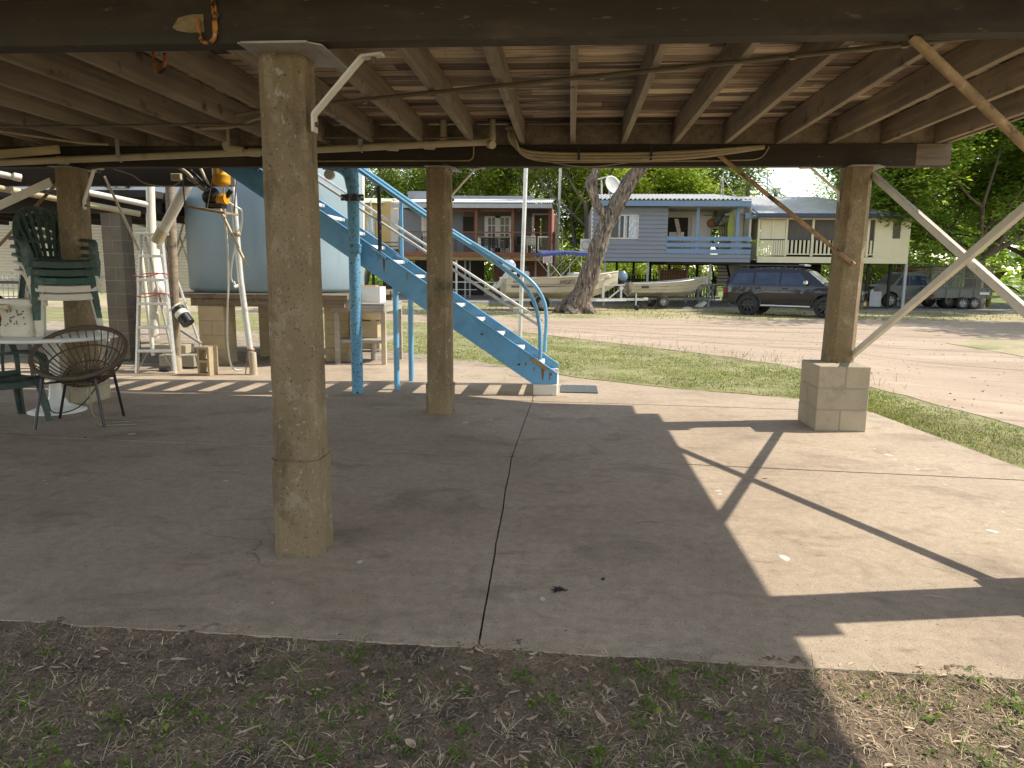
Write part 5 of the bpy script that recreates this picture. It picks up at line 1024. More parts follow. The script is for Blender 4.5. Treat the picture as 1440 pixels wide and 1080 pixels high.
for px,yy,m in ((1207,Y3+.2,m_grey),(1222,Y3+.3,m_grey),(1311,Y3+.2,m_grey),(1288,Y3+.8,m_dark),(1255,Y3+.5,m_dark),(1300,Y3+5,m_dark),(1230,Y3+5,m_dark),(1150,Y3+5,m_dark),(1120,Y3+.5,m_dark)): MB().box((P(px,0,yy).x-.06,yy,GZ),(P(px,0,yy).x+.06,yy+.12,Z(369))).build('stilt',m,h3)
MB().box((X(1130),Y3+6.5,GZ),(X(1255),Y3+6.6,Z(370))).build('under_backing',m_dark,h3)  # dark sheet added so the space under the house looks shaded
tag(MB().box(P(1222,431,Y3+.6),P(1239,410,Y3+.68)).build('grey_board',m_grey),'grey sheet of board leaning under the cream house','board')
tag(MB().box((P(1240,0,Y3+1.5).x,Y3+1.5,GZ),(P(1254,0,Y3+1.5).x,Y3+2.2,P(0,384,Y3).z),.03).build('black_cabinet',m_black),'tall black cabinet standing under the cream house','cabinet')
rk=thing('timber_rack','rusty timber rack loaded with planks under the cream house','rack',P(1290,430,Y3+4)); 
for k,(a,b,y) in enumerate(((1262,1340,378),(1262,1345,381),(1264,1325,393),(1262,1335,391),(1262,1338,376))): MB().bar(P(a,y,Y3+3+k*.2),P(b,y-1,Y3+3+k*.2),.15,.07).build('plank',m_brown if k!=2 else m_dark,rk)
for px in (1266,1300,1338): MB().bar(P(px,432,Y3+4.2),P(px,374,Y3+4.2),.06,.06).build('upright',m_dark,rk)
# ------------------------------------------------------------ brown and grey house with a deck
Y1=40.
h1=thing('deck_house','grey and mauve house on stilts with brown railed front deck','house',(-3,43,GZ)); X=lambda px,Y=Y1:P(px,0,Y).x; Z=lambda py,Y=Y1:P(680,py,Y).z
xl,xr=X(556),X(781); zd=Z(354.5); ze=Z(292)
mb=MB(); mb.box((xl,Y1,Z(360.5)),(xr,Y1+.06,zd)); mb.box((xl,Y1+.061,zd-.06),(xr,Y1+2.6,zd)); mb.build('deck',m_brown,h1); mb=MB(); mb.box((xl,Y1+.1,Z(366)),(xr,Y1+.3,Z(360.6))); mb.box((xl,Y1+2.4,Z(366)),(xr,Y1+2.6,zd-.07)); mb.build('bearer',m_ybeam,h1)
yw=Y1+2.6; XW=lambda px:P(px,0,yw).x; ZW=lambda py:P(680,py,yw).z
MB().box((XW(556),yw,zd-.3),(XW(652),yw+.1,ze+.3)).build('left_wall',m_bluegrey,h1)
mb=MB(); mb.box((XW(652),yw,zd-.3),(XW(752),yw+.1,ze+.3)); mb.box((XW(752),yw,ZW(303)),(xr-.05,yw+.1,ze+.3)); mb.build('front_wall',m_mauve,h1)
MB().box((XW(651),yw-.03,ZW(328)),(XW(667),yw-.004,ZW(305))).build('dark_window',m_dark,h1)
mb=MB(); a,b,c,d=XW(683),XW(722),zd,ZW(304); mm=(a+b)/2
for (x0,x1,z0,z1) in ((a,a+.22,c,d),(b-.13,b,c,d),(mm-.16,mm+.16,c,d),(a+.22,b-.13,d-.1,d),(a+.22,b-.13,c,c+.3)): mb.box((x0,yw-.09,z0),(x1,yw-.03,z1))
dr=mb.build('french_doors',m_offw,h1); mb=MB()
for (x0,x1) in ((a+.22,mm-.16),(mm+.16,b-.13)):
    xx=(x0+x1)/2; mb.box((xx-.03,yw-.085,c+.3),(xx+.03,yw-.05,d-.1))
    for k in range(1,4): z=c+.3+(d-.1-c-.3)*k/4; mb.box((x0,yw-.082,z-.03),(x1,yw-.052,z+.03))
mb.build('glazing_bars',m_offw,dr); MB().box((a+.1,yw-.045,c+.2),(b-.05,yw-.035,d-.05)).build('pane',glassmat('brown_glass',(.05,.04,.025),.15),dr)
mb=MB(); a,b=XW(753),XW(780); mb.box((a,yw-.06,zd),(a+.12,yw-.004,ZW(300))); mb.box((b-.1,yw-.06,zd),(b,yw-.004,ZW(300))); mb.box((a+.121,yw-.06,ZW(302)),(b-.101,yw-.004,ZW(300))); mb.build('door_frame',m_offw,h1); MB().box((a+.5,yw+1.5,zd),(b+.3,yw+1.6,ZW(300))).build('inner_timber_wall',m_palew,h1); MB().box((a+.13,yw+.3,zd),(a+.4,yw+1.2,ZW(302))).build('inner_door',m_brown,h1)
mb=MB(); mb.box((XW(590),yw-.05,zd),(XW(594),yw-.004,ZW(302))); mb.box((XW(599),yw-.05,zd),(XW(603),yw-.004,ZW(302))); mb.box((XW(594),yw-.05,ZW(303.5)),(XW(599),yw-.004,ZW(302))); mb.box((XW(594),yw-.02,zd),(XW(599),yw-.004,ZW(303.5))); mb.build('left_door',m_offw,h1)
for px in (560,670,724,779): MB().box((X(px)-.08,Y1+.065,zd-.05 if px!=724 else zd-.3),(X(px)+.08,Y1+.2,ze)).build('deck_post',m_brown,h1)
MB().box((xl,Y1+.07,Z(327.3)),(xr,Y1+.17,Z(325.6))).build('top_rail',m_brown,h1)
mb=MB()
for k in range(6): z=zd+.12+k*.17; mb.tube([(xl,Y1+.12,z),(xr,Y1+.12,z)],.005,5)
for px in (590,613,640,696): mb.box((X(px)-.02,Y1+.1,zd),(X(px)+.02,Y1+.14,Z(327.4)))
mb.build('rail_wires',m_dark,h1)
# roof
mb=MB(); rxl,rxr=X(546,Y1-.8),X(782,Y1-.8); zr0=P(680,286,Y1-.8).z; corr_roof(mb,rxl,rxr,Y1-.9,zr0+.05,Y1+8,zr0+1.1,.12,.02); mb.build('roof',m_roofw,h1); MB().box((rxl,Y1-.86,P(680,292.5,Y1-.8).z),(rxr,Y1-.78,zr0-.005)).build('fascia',m_grey,h1); MB().box((xl,Y1-.7,ze+.02),(xr,Y1+7.5,ze+.06)).build('eave_lining',m_mauve,h1)
MB().box((xl+1,Y1+.25,Z(297)),(X(735),Y1+.35,Z(293.5))).build('lintel',m_brown,h1)
mb=MB(); lap(mb,P(570,0,Y1+5).x,P(617,0,Y1+5).x,zr0+.2,P(600,269,Y1+5).z,Y1+5,.16); mb.box((P(570,0,Y1+5).x,Y1+5.01,zr0+.2),(P(617,0,Y1+5).x,Y1+6,P(600,269,Y1+5).z)); lap(mb,P(617,0,Y1+6).x,P(752,0,Y1+6).x,zr0+.2,P(680,275,Y1+6).z,Y1+6.2,.16); mb.box((P(617,0,Y1+6).x,Y1+6.21,zr0+.2),(P(752,0,Y1+6).x,Y1+7,P(680,275,Y1+6).z)); mb.build('upper_storey',mat('roof_box_grey',(.27,.29,.32),.05,2,rough=.6),h1)
mb=MB(); mb.box((xr+.02,Y1-.3,Z(340)),(xr+.06,Y1+7,ze)); mb.build('red_side_wall',m_redsheet,h1); mb=MB(); rb=random.Random(3)
for k in range(9): y=Y1+.2+k*.85; mb.box((xr+.08,y,GZ),(xr+.16,y+.3,Z(340)+rb.uniform(-.2,1.3)))
mb.build('side_batten',mat('batten_brown',(.17,.085,.045),.3,8),h1); MB().tube([(xr+.5,Y1+8,-.2),(xr+.5,Y1+8,Z(310)),(xr+.2,Y1+6.5,Z(300))],.05,8).build('downpipe',m_offw,h1)
for px,yy,m in ((641,Y1+.2,m_offw),(654,Y1+2,m_grey),(661,Y1+3,m_grey),(705,Y1+.3,m_dark),(741,Y1+.4,m_offw),(759,Y1+2,m_grey),(778,Y1+.2,m_offw),(600,Y1+.3,m_grey),(570,Y1+.3,m_dark),(588,Y1+3,m_dark),(625,Y1+3,m_grey)): MB().box((P(px,0,yy).x-.05,yy,GZ),(P(px,0,yy).x+.05,yy+.1,Z(366))).build('stilt',m,h1)
MB().box((X(540),Y1+7,GZ),(X(660),Y1+7.1,zd)).build('under_backing',m_dark,h1); MB().box((X(683),Y1+5,GZ),(X(770),Y1+5.1,zd)).build('under_backing',m_brown,h1)
mb=MB(); mb.box((X(615),Y1+1,.72),(X(705),Y1+1.05,.78)); mb.box((X(615),Y1+1,.30),(X(668),Y1+1.05,.34)); mb.build('under_rail',m_offw,h1)
# deck furniture and sign
tbl=thing('deck_table','white framed table on the brown deck before the french doors','table',P(696,354,Y1+.6)); a,b=P(672,354,Y1+.6),P(720,333,Y1+.6); MB().box((a.x,Y1+.5,b.z-.06),(b.x,Y1+1.3,b.z)).build('table_top',m_palew,tbl)
for x in (a.x+.05,b.x-.05):
    for y in (Y1+.55,Y1+1.25): MB().box((x-.04,y-.04,zd),(x+.04,y+.04,b.z-.061)).build('leg',m_white,tbl)
def deck_chair(px,lab,m,rz):
    q=P(px,354,Y1+.9); t=thing('deck_chair',lab,'chair',(q.x,Y1+(1.7 if m is m_black else .9),zd),'chairs on the brown deck'); e=Vector(t.location)
    MB().box((-.25,-.25,.42),(.25,.25,.46)).xf(Matrix.Translation(e)).build('seat',m,t)
    mb=MB()
    for k in range(5): mb.box((-.25,.22,.50+k*.09),(.25,.25,.56+k*.09))
    mb.box((-.27,.21,.42),(-.23,.26,.95)); mb.box((.23,.21,.42),(.27,.26,.95)); mb.xf(Matrix.Translation(e)).build('backrest',m,t)
    for sx in (-1,1):
        for sy in (-1,1): MB().box((sx*.23-.02,sy*.23-.02,0),(sx*.23+.02,sy*.23+.02,.42)).xf(Matrix.Translation(e)).build('leg',m,t)
    t.rotation_euler=(0,0,rz)
deck_chair(680,'black slatted chair at the left of the deck table',m_black,0); deck_chair(692,'black slatted chair behind the middle of the deck table',m_black,.2); deck_chair(712,'black slatted chair at the right of the deck table',m_black,-.2); deck_chair(733,'black slatted chair left of the cream deck chair',m_black,.9); deck_chair(747,'cream plastic chair on the deck left of the mesh gate',m_wchair,PI); deck_chair(618,'black chair on the deck behind the blue stair rails',m_black,.5); deck_chair(590,'black chair at the far left end of the deck',m_black,-.5)
gt=thing('mesh_gate','white framed mesh gate at the right end of the brown deck','gate',P(766,354,Y1+.3)); a,b=P(756,353.5,Y1+.25),P(777,332.5,Y1+.25); mb=MB()
for (x0,x1,z0,z1) in ((a.x,a.x+.06,a.z,b.z),(b.x-.06,b.x,a.z,b.z),(a.x+.06,b.x-.06,a.z,a.z+.06),(a.x+.06,b.x-.06,b.z-.06,b.z)): mb.box((x0,Y1+.22,z0),(x1,Y1+.26,z1))
mb.build('frame',m_white,gt); mb=MB()
for k in range(-7,14):
    for s in (1,-1):
        x0=a.x+k*.12; p0=Vector((x0 if s>0 else x0+.9,Y1+.24,a.z)); p1=Vector((x0+.9 if s>0 else x0,Y1+.24,b.z))
        lo=max(0,(a.x-min(p0.x,p1.x))/.9); hi=min(1,(b.x-min(p0.x,p1.x))/.9)
        if hi>lo+.02:
            f=(lambda t:p0.lerp(p1,t) if s>0 else p0.lerp(p1,1-t)); mb.tube([f(lo),f(hi)],.006,4)
mb.build('mesh',m_mesh,gt)
sg=thing('notice_sign','small white notice sign hanging under the brown deck','sign',P(770,370,Y1+.1)); a,b=P(763.5,370,Y1),P(777,358,Y1); MB().box((a.x,Y1-.06,a.z),(b.x,Y1-.03,b.z)).build('board',m_sign,sg)
mb=MB(); rb=random.Random(6)
for k,(m_) in enumerate((0,1,2,3)):
    z=b.z-.09-k*.105; x=a.x+.05
    while x<b.x-.1:
        w_=rb.uniform(.03,.09); 
        if x+w_<b.x-.05: mb.box((x,Y1-.064,z-.028),(x+w_,Y1-.0605,z+.028))
        x+=w_+.022
mb.build('faded_text_marks',m_signr,sg)
# ------------------------------------------------------------ mustard house further left
Y0=46.
h0=thing('mustard_house','mustard yellow house with pale green roof behind the water tank','house',(-13,47,GZ)); X=lambda px,Y=Y0:P(px,0,Y).x; Z=lambda py,Y=Y0:P(540,py,Y).z
mb=MB(); mb.box((X(470),Y0,Z(362)),(X(549),Y0+.15,Z(283))); mb.box((X(549)-.1,Y0+.15,Z(362)),(X(549),Y0+8,Z(280))); mb.build('wall',m_yellowwall,h0)
mb=MB(); roof_face(mb,(X(460),Y0-1,Z(287)),(X(527),Y0-1,Z(287)),(X(550),Y0+5,Z(268)),(X(470),Y0+5,Z(268)),90); roof_face(mb,(X(527),Y0-1,Z(287)),(X(562),Y0+3,Z(279)),(X(552),Y0+5,Z(268)),(X(550),Y0+5,Z(268)),40); mb.build('roof',m_greenroof,h0)
MB().box((X(545),Y0-.1,Z(350)),(X(556),Y0-.01,Z(294))).build('door',m_offw,h0); MB().box((X(509),Y0-.05,Z(336)),(X(521),Y0-.01,Z(306))).build('window',m_curtain,h0); MB().box((X(521),Y0-1,Z(340)),(X(523),Y0-.9,Z(284))).build('verandah_post',m_greenroof,h0); MB().box((X(460),Y0-1.1,Z(366)),(X(560),Y0,Z(361))).build('verandah_floor',m_brown,h0)
for px in (505,520,536,556): MB().box((X(px)-.08,Y0-.5,GZ),(X(px)+.08,Y0-.4,Z(364))).build('stilt',m_dark,h0)
mb=MB()
for k in range(5): mb.box((X(500),Y0-.95,Z(342)+.0-k*.25),(X(560),Y0-.92,Z(342)+.05-k*.25))
mb.build('verandah_rail',m_dark,h0)
# ------------------------------------------------------------ vehicles
def wheel(parent,c,r,w,rim,side=-1,ry=None):
    t=MB(); ax=Matrix.Rotation(PI/2,3,'X'); t.lathe([(r*.62,-w/2),(r*.9,-w/2),(r*.985,-w*.36),(r,-w*.2),(r,w*.2),(r*.985,w*.36),(r*.9,w/2),(r*.62,w/2)],c,32,ax=ax,caps=False); ty=t.build('wheel',m_tyre,parent)
    q=MB(); y0=side*w*.42
    q.lathe([(r*.64,-w*.45),(r*.60,-w*.30),(r*.60,w*.3),(r*.64,w*.45)],c,28,ax=ax,caps=False); q.lathe([(0,-.01),(r*.60,-.01),(r*.60,.01),(0,.01)],Vector(c)+Vector((0,side*w*.15,0)),28,ax=ax)
    for k in range(8):
        a=2*PI*k/8; d=Vector((cos(a),0,sin(a))); q.bar(Vector(c)+Vector((0,y0*.8,0))+d*r*.10,Vector(c)+Vector((0,y0*.9,0))+d*r*.61,r*.10,.03,up=(0,1,0))
    q.lathe([(0,-.03),(r*.16,-.03),(r*.14,.03),(0,.03)],Vector(c)+Vector((0,y0*.85,0)),16,ax=ax); q.build('rim',rim,ty); return ty
def interp(tab,x):
    if x<=tab[0][0]: return tab[0][1]
    for (a,b),(c,d) in zip(tab,tab[1:]):
        if x<=c: return b+(d-b)*(x-a)/(c-a) if c>a else d
    return tab[-1][1]
def car_body(top,hw,xa,xb,arches,zb0,nx=90,nz=12):
    mb=MB(); xs=sorted(set([xa+(xb-xa)*i/nx for i in range(nx+1)]+[t[0] for t in top]))
    def zlo(x):
        z=zb0+.12*max(0,(abs(x)-2.0)/.5)
        for (cx,cz,r) in arches:
            if abs(x-cx)<r: z=max(z,cz+math.sqrt(r*r-(x-cx)**2))
        return z
    L=[];Rr=[];Tp=[]
    for x in xs:
        zt=interp(top,x); z0=min(zlo(x),zt-.03); l=[];r=[]
        for k in range(nz+1):
            z=z0+(zt-z0)*k/nz; h=hw(x,z); l.append(Vector((x,-h,z))); r.append(Vector((x,h,z)))
        L.append(l);Rr.append(r); h=hw(x,zt); Tp.append([Vector((x,-h+2*h*j/8,zt+.03*(1-((j-4)/4)**2))) for j in range(9)])
    mb.grid(L,True,False); mb.grid(Rr,True,True); mb.grid(Tp,True,True)
    mb.grid([L[0],[Vector((p.x,-p.y,p.z)) for p in L[0]]],False,True); mb.grid([L[-1],[Vector((p.x,-p.y,p.z)) for p in L[-1]]],False)
    return mb
suv=thing('parked_car','dark blue four wheel drive wagon with black roof rack parked before the houses','car',(0,0,0))
top=[(-2.47,.62),(-2.46,1.02),(-2.40,1.20),(-2.18,1.66),(-2.05,1.80),(-1.7,1.865),(-.8,1.90),(.1,1.885),(.5,1.84),(.68,1.78),(1.30,1.28),(1.42,1.235),(2.0,1.18),(2.35,1.09),(2.44,.98),(2.47,.62)]
def hwv(x,z):
    h=.955 if z>.62 else .955-.06*(.62-z)/.25
    if z>1.18: h-=(z-1.18)*.30
    if .8<z<1.0: h+=.012
    if abs(x)>1.9: h*=1-.13*((abs(x)-1.9)/.57)**2
    return h
b=car_body(top,hwv,-2.47,2.47,[(-1.42,.44,.49),(1.43,.44,.49)],.42).build('body',m_carp,suv)
def side_patch(mb,x0b,x1b,x0t,x1t,z0,z1,off=.006,s=-1):
    rows=[]
    for k in range(6):
        t=k/5; z=z0+(z1-z0)*t; a=x0b+(x0t-x0b)*t; c=x1b+(x1t-x1b)*t; rows.append([Vector((a+(c-a)*j/8,s*(hwv(a+(c-a)*j/8,z)+off),z)) for j in range(9)])
    mb.grid(rows,True,s>0)
for s in (-1,1):
    for (q,nm) in (((-2.12,-1.30,-1.93,-1.30,1.27,1.70),'window'),((-1.20,-.30,-1.20,-.30,1.25,1.72),'window'),((-.22,.80,-.22,.42,1.25,1.72),'window')): 
        mb=MB(); side_patch(mb,*q,s=s); mb.build(nm,m_cglass,suv)
    mb=MB()
    for x in (-1.25,-.26,.84): side_patch(mb,x-.008,x+.008,x-.008,x+.008,.56,1.22,.004,s)
    side_patch(mb,-1.25,.84,-1.25,.84,.545,.56,.004,s); mb.build('door_seam',m_black,suv)
    mb=MB()
    for x in (-1.08,-.06): mb.box((x-.11,s*.968,1.08),(x+.11,s*(.99),1.12),.01)
    mb.build('door_handle',m_black,suv)
    mr=MB(); mr.box((.62,s*.93,1.26),(.78,s*1.13,1.43),.04); mr.build('mirror',m_chrome,suv)
    st_=MB(); st_.box((-.92,s*.86,.40),(.90,s*1.02,.455),.015); st_.build('side_step',m_alu,suv)
    fl=MB()
    for cx in (-1.42,1.43): fl.tube([Vector((cx+.495*cos(a),s*(.955),.44+.495*sin(a))) for a in [PI*k/16 for k in range(17)]],.03,6)
    fl.build('arch_flare',m_black,suv)
    MB().box((1.40,s*.935,1.02),(1.43,s*.955,1.20)).build('side_vent',m_black,suv)
    MB().box((2.24,s*.66,.88),(2.455,s*.90,1.02),.03).build('headlight',m_cowlw,suv); MB().box((-2.45,s*.66,.85),(-2.28,s*.91,1.12),.03).build('tail_light',m_red,suv)
mb=MB(); rows=[]
for k in range(8):
    x=.71+(1.27-.71)*k/7; zt=interp(top,x); h=hwv(x,zt)-.07; rows.append([Vector((x,-h+2*h*j/8,zt+.036*(1-((j-4)/4)**2)+.008)) for j in range(9)])
mb.grid(rows,True,True); mb.build('windscreen',mat('windscreen_glass',(.30,.32,.30),.3,3,rough=.05,spec=.9),suv)
mb=MB(); rows=[]
for k in range(6):
    x=-2.17-.19*k/5; zt=interp(top,x); h=hwv(x,zt)-.1; rows.append([Vector((x-.012,-h+2*h*j/8,zt+.03)) for j in range(9)])
mb.grid(rows,True,False); mb.build('rear_window',m_cglass,suv)
mb=MB(); mb.box((-2.2,-.9,.36),(2.2,.9,.62)); mb.box((-2.05,-.85,.6),(1.1,.85,1.2)); mb.build('underbody',m_black,suv)
mb=MB(); mb.box((2.38,-.86,.42),(2.60,.86,.66),.04); mb.box((2.42,-.55,.66),(2.50,.55,.98),.03); mb.tube(smooth_path([(2.52,-.7,.6),(2.58,-.62,.95),(2.58,0,1.0),(2.58,.62,.95),(2.52,.7,.6)],6),.035,8); mb.build('front_bar',m_black,suv); MB().box((2.605,-.24,.50),(2.615,.24,.62)).build('number_plate',m_yellow,suv)
mb=MB(); mb.box((-2.53,-.8,.48),(-2.40,.8,.72),.04); mb.build('rear_bumper',m_black,suv)
mb=MB()
for y in (-.62,.62): mb.box((-1.95,y-.03,1.965),(.50,y+.03,2.03),.01)
for k in range(11): mb.box((-1.9+k*.235,-.59,1.985),(-1.84+k*.235,.59,2.01))
for x in (-1.6,-.2):
    for y in (-.6,.6): mb.box((x-.04,y-.03,1.85),(x+.04,y+.03,1.966))
mb.build('roof_rack',m_black,suv); MB().box((.28,-.50,1.97),(.52,.50,2.05),.02).build('light_bar',m_grey,suv)
for cx in (-1.42,1.43):
    for s in (-1,1): wheel(suv,(cx,s*.83,.42),.42,.28,m_rimdk,s)
pr=Vector((7.23,29.69,0)); pf=Vector((9.72,28.25,0)); d=(pf-pr).normalized(); hd=math.atan2(d.y,d.x); nrm=Vector((-d.y,d.x,0)); cen=(pr+pf)/2+nrm*.9
suv.location=(cen.x,cen.y,GZ-.005); suv.rotation_euler=(0,0,hd); suv.scale=(1.03,1.0,1.0)
# utility truck and mesh cage trailer
ut=thing('parked_ute','pale green utility truck parked in shade under the cream house','truck',(0,0,0))
top2=[(-2.6,.95),(-.55,.96),(-.5,1.0),(-.42,1.60),(-.1,1.74),(.6,1.74),(.9,1.66),(1.4,1.15),(1.5,1.1),(2.3,1.02),(2.45,.9),(2.5,.6)]
car_body(top2,lambda x,z:(.90 if z<1.0 else .90-(z-1.0)*.28)*(1-.10*max(0,(abs(x)-2.0)/.5)**2),-2.6,2.5,[(-1.5,.38,.43),(1.5,.38,.43)],.42,70,10).build('body',m_trayp,ut)
for s in (-1,1):
    mb=MB(); mb.add([(-.30,s*.88,1.12),(.55,s*.88,1.12),(.50,s*.73,1.6),(-.28,s*.73,1.6)],[(0,1,2,3)]); mb.add([(.62,s*.88,1.12),(1.25,s*.88,1.12),(.85,s*.73,1.6),(.58,s*.73,1.6)],[(0,1,2,3)]); mb.xf(Matrix.Translation((0,s*.02,0))); mb.build('window',m_cglass,ut)
    MB().box((2.3,s*.6,.75),(2.49,s*.85,.9),.02).build('headlight',m_offw,ut)
    for cx in (-1.5,1.5): wheel(ut,(cx,s*.8,.37),.37,.24,m_rim,s)
mb=MB(); mb.bar((-.45,-.8,1.70),(-2.5,-.8,1.70),.05,.05); mb.bar((-.45,.8,1.70),(-2.5,.8,1.70),.05,.05)
for x in (-.5,-1.5,-2.5):
    for y in (-.8,.8): mb.bar((x,y,.95),(x,y,1.7),.05,.05)
mb.build('tray_rack',m_trayp,ut)
u=P(1283,430,37.6); ut.location=(u.x,38.0,GZ+.045); ut.rotation_euler=(0,0,PI+.12)
tr=thing('cage_trailer','grey green box trailer with mesh cage sides under the cream house','trailer',(0,0,0)); mb=MB()
L,W_=2.9,1.5; mb.box((-L/2,-W_/2,.55),(L/2,-W_/2+.03,.98)); mb.box((-L/2,W_/2-.03,.55),(L/2,W_/2,.98)); mb.box((-L/2,-W_/2+.031,.55),(-L/2+.03,W_/2-.031,.98)); mb.box((L/2-.03,-W_/2+.031,.55),(L/2,W_/2-.031,.98)); mb.box((-L/2+.031,-W_/2+.031,.55),(L/2-.031,W_/2-.031,.60))
for k in range(5): mb.box((-L/2+.1+k*.66,-W_/2-.03,.50),(-L/2+.16+k*.66,-W_/2,.98))
mb.build('tub',m_trayp,tr); mb=MB()
for y in (-W_/2,W_/2):
    for z in (1.02,1.5,2.0): mb.bar((-L/2,y,z),(L/2,y,z),.04,.04)
    for k in range(5): mb.bar((-L/2+k*L/4,y,.98),(-L/2+k*L/4,y,2.0),.04,.04)
for x in (-L/2,L/2):
    for z in (1.02,1.5,2.0): mb.bar((x,-W_/2,z),(x,W_/2,z),.04,.04)
mb.build('cage_frame',m_trayp,tr); mb=MB()
for y in (-W_/2,W_/2):
    for k in range(-8,26):
        for s in (1,-1):
            x0=-L/2+k*.115
            for q in range(8):
                za,zb_=1.02+q*.1225,1.02+(q+1)*.1225; xa_=x0+s*(q*.1225)+(.5 if s<0 else 0); xb_=xa_+s*.1225
                if -L/2<=min(xa_,xb_) and max(xa_,xb_)<=L/2: mb.bar((xa_,y,za),(xb_,y,zb_),.010,.006)
mb.build('cage_mesh',m_mesh,tr)
for cx in (.10,.68):
    for s in (-1,1): wheel(tr,(cx,s*.80,.30),.30,.2,m_rim,s)
MB().box((L/2-.55,-W_/2-.045,.72),(L/2-.1,-W_/2-.032,.84)).build('number_plate',m_offw,tr); MB().box((-L/2+.02,-W_/2-.05,.60),(-L/2+.2,-W_/2-.032,.70)).build('marker_light',m_red,tr)
mb=MB(); mb.bar((-L/2-1.2,0,.5),(-L/2,-.5,.52),.07,.07); mb.bar((-L/2-1.2,0,.5),(-L/2,.5,.52),.07,.07); mb.build('drawbar',m_trayp,tr)
u=P(1343,434,36.6); tr.location=(u.x,37.1,GZ+.045); tr.rotation_euler=(0,0,.06)
# ------------------------------------------------------------ boats on trailers
def boat(name,lab,L,beam,depth,bowup,zk,loc,rz,big):
    t=thing(name,lab,'boat',(0,0,0)); n=28; O=[];I=[]; S=[]
    def sec(u,inset=0.):
        # u 0 stern .. 1 bow
        f=(1-max(0,(u-.45)/.55)**2.2); bg=beam/2*(.88+.12*min(1,u*4))*max(.015,f)-inset; bc=bg*(.86-.34*max(0,(u-.4)/.6)**1.2); sh=depth+bowup*u**2.2; kl=(depth*.55+bowup*.5)*max(0,(u-.62)/.38)**2.1; ch=depth*.34+kl*.6+.22*max(0,(u-.4)/.6)**1.5*depth; x=-L/2+L*u-.0
        rake=.32*max(0,(u-.8)/.2)*0; return x,bg,bc,sh,min(kl,sh-.06),min(ch,sh-.04)
    def ring(u,inset,zi):
        x,bg,bc,sh,kl,ch=sec(u,inset); kl+=zi; ch+=zi*.6; R_=[]
        for s,pts in ((-1,None),):
            side=[]
            for k in range(6): a=k/5; side.append((bg+(bc-bg)*a,sh+(ch-sh)*a))
            for k in range(1,6): a=k/5; side.append((bc*(1-a),ch+(kl-ch)*a))
        R_=[Vector((x,-y,z)) for y,z in side]+[Vector((x,y,z)) for y,z in side[-2::-1]]; return R_
    us=[i/n for i in range(n+1)]; O=[ring(u,0,0) for u in us]; I=[ring(u,.03,.06) for u in us]
    up=[O[i][:6]+O[i][-6:] for i in range(n+1)]
    mb=MB(); mb.grid(O,False); mb.grid(I,False,True)
    for idx in (0,-1): mb.grid([[r[idx] for r in O],[r[idx] for r in I]],False,idx==0)
    mb.add(O[0],[tuple(range(len(O[0])))]); mb.add(I[0],[tuple(range(len(I[0])))[::-1]]); e=Vector((0,0,zk)); mb.xf(Matrix.Translation(e)); mb.build('hull',m_hull,t)
    mb=MB()
    for s in (0,-1): mb.tube([r[s]+e+Vector((0,0,.012)) for r in O],.028,8)
    mb.build('gunwale',m_galv if not big else m_hull,t)
    mb=MB()   # pressed strakes along the topsides
    for a in ((.35,.7) if not big else (.45,)):
        for s in (-1,1):
            pts=[]
            for u in us[:-1]: x,bg,bc,sh,kl,ch=sec(u); pts.append(Vector((x,s*(bg+(bc-bg)*a+.004),sh+(ch-sh)*a+zk)))
            mb.tube(pts,.014,6)
    for s in (-1,1): mb.tube([Vector((sec(u)[0],s*(sec(u)[2]+.004),sec(u)[5]+zk)) for u in us[:-1]],.016,6)
    if not big:
        for a in (.25,.5,.75):
            for s in (-1,1): mb.tube([Vector((sec(u)[0],s*(sec(u)[2]*(1-a)+.003),sec(u)[5]+(sec(u)[4]-sec(u)[5])*a+zk-.004)) for u in us[8:-1]],.012,6)
    mb.build('strake',m_hulldk,t)
    mb=MB(); mb.box((-L/2+.05,-beam*.36,zk+depth*.42),(L*.25,beam*.36,zk+depth*.46))
    for x in ((-L*.18,L*.06) if not big else (L*.05,)): mb.box((x-.13,-beam*.42,zk+depth*.72),(x+.13,beam*.42,zk+depth*.78))
    mb.build('thwart',m_hullin,t)
    # outboard motor at the stern
    cx=-L/2+(.28 if big else -.22); zc=zk+depth+.12; ob=MB(); rows=[]
    for i in range(9):
        u=i/8; zz=zc+(.02 if not big else .25)+u*.42; rr=(.20 if big else .15)*math.sin(PI*(.18+.74*u))**.55; rows.append([Vector((cx-.04*u+rr*1.45*cos(a),rr*sin(a),zz)) for a in [2*PI*k/20 for k in range(21)]])
    ob.grid(rows); ob.add(rows[-1][:20],[tuple(range(20))]); ob.add(rows[0][:20],[tuple(range(20))[::-1]]); mo=ob.build('outboard_motor',m_cowlw if big else m_cowlb,t)
    lg=MB(); lg.bar((cx,0,zc+.25),(cx-(.55 if big else .10),0,zk+.05 if not big else zk+.48),.12,.16); lg.bar((cx-(.55 if big else .3),0,zk+(.60 if big else .1)),(cx-(.72 if big else .05),0,zk+(.40 if big else .08)),.04,.22); lg.bar((cx+.02,0,zc-.02),(cx+.25,0,zc-.05),.18,.10); lg.build('outboard_leg',m_offw if big else m_black,mo)
    tl=MB(); tl.bar((cx+.1,0,zc+.2),(cx+.6,.0,zc+.3),.03,.03); tl.build('tiller',m_black,mo)
    t.location=loc; t.rotation_euler=(0,0,rz); return t,sec
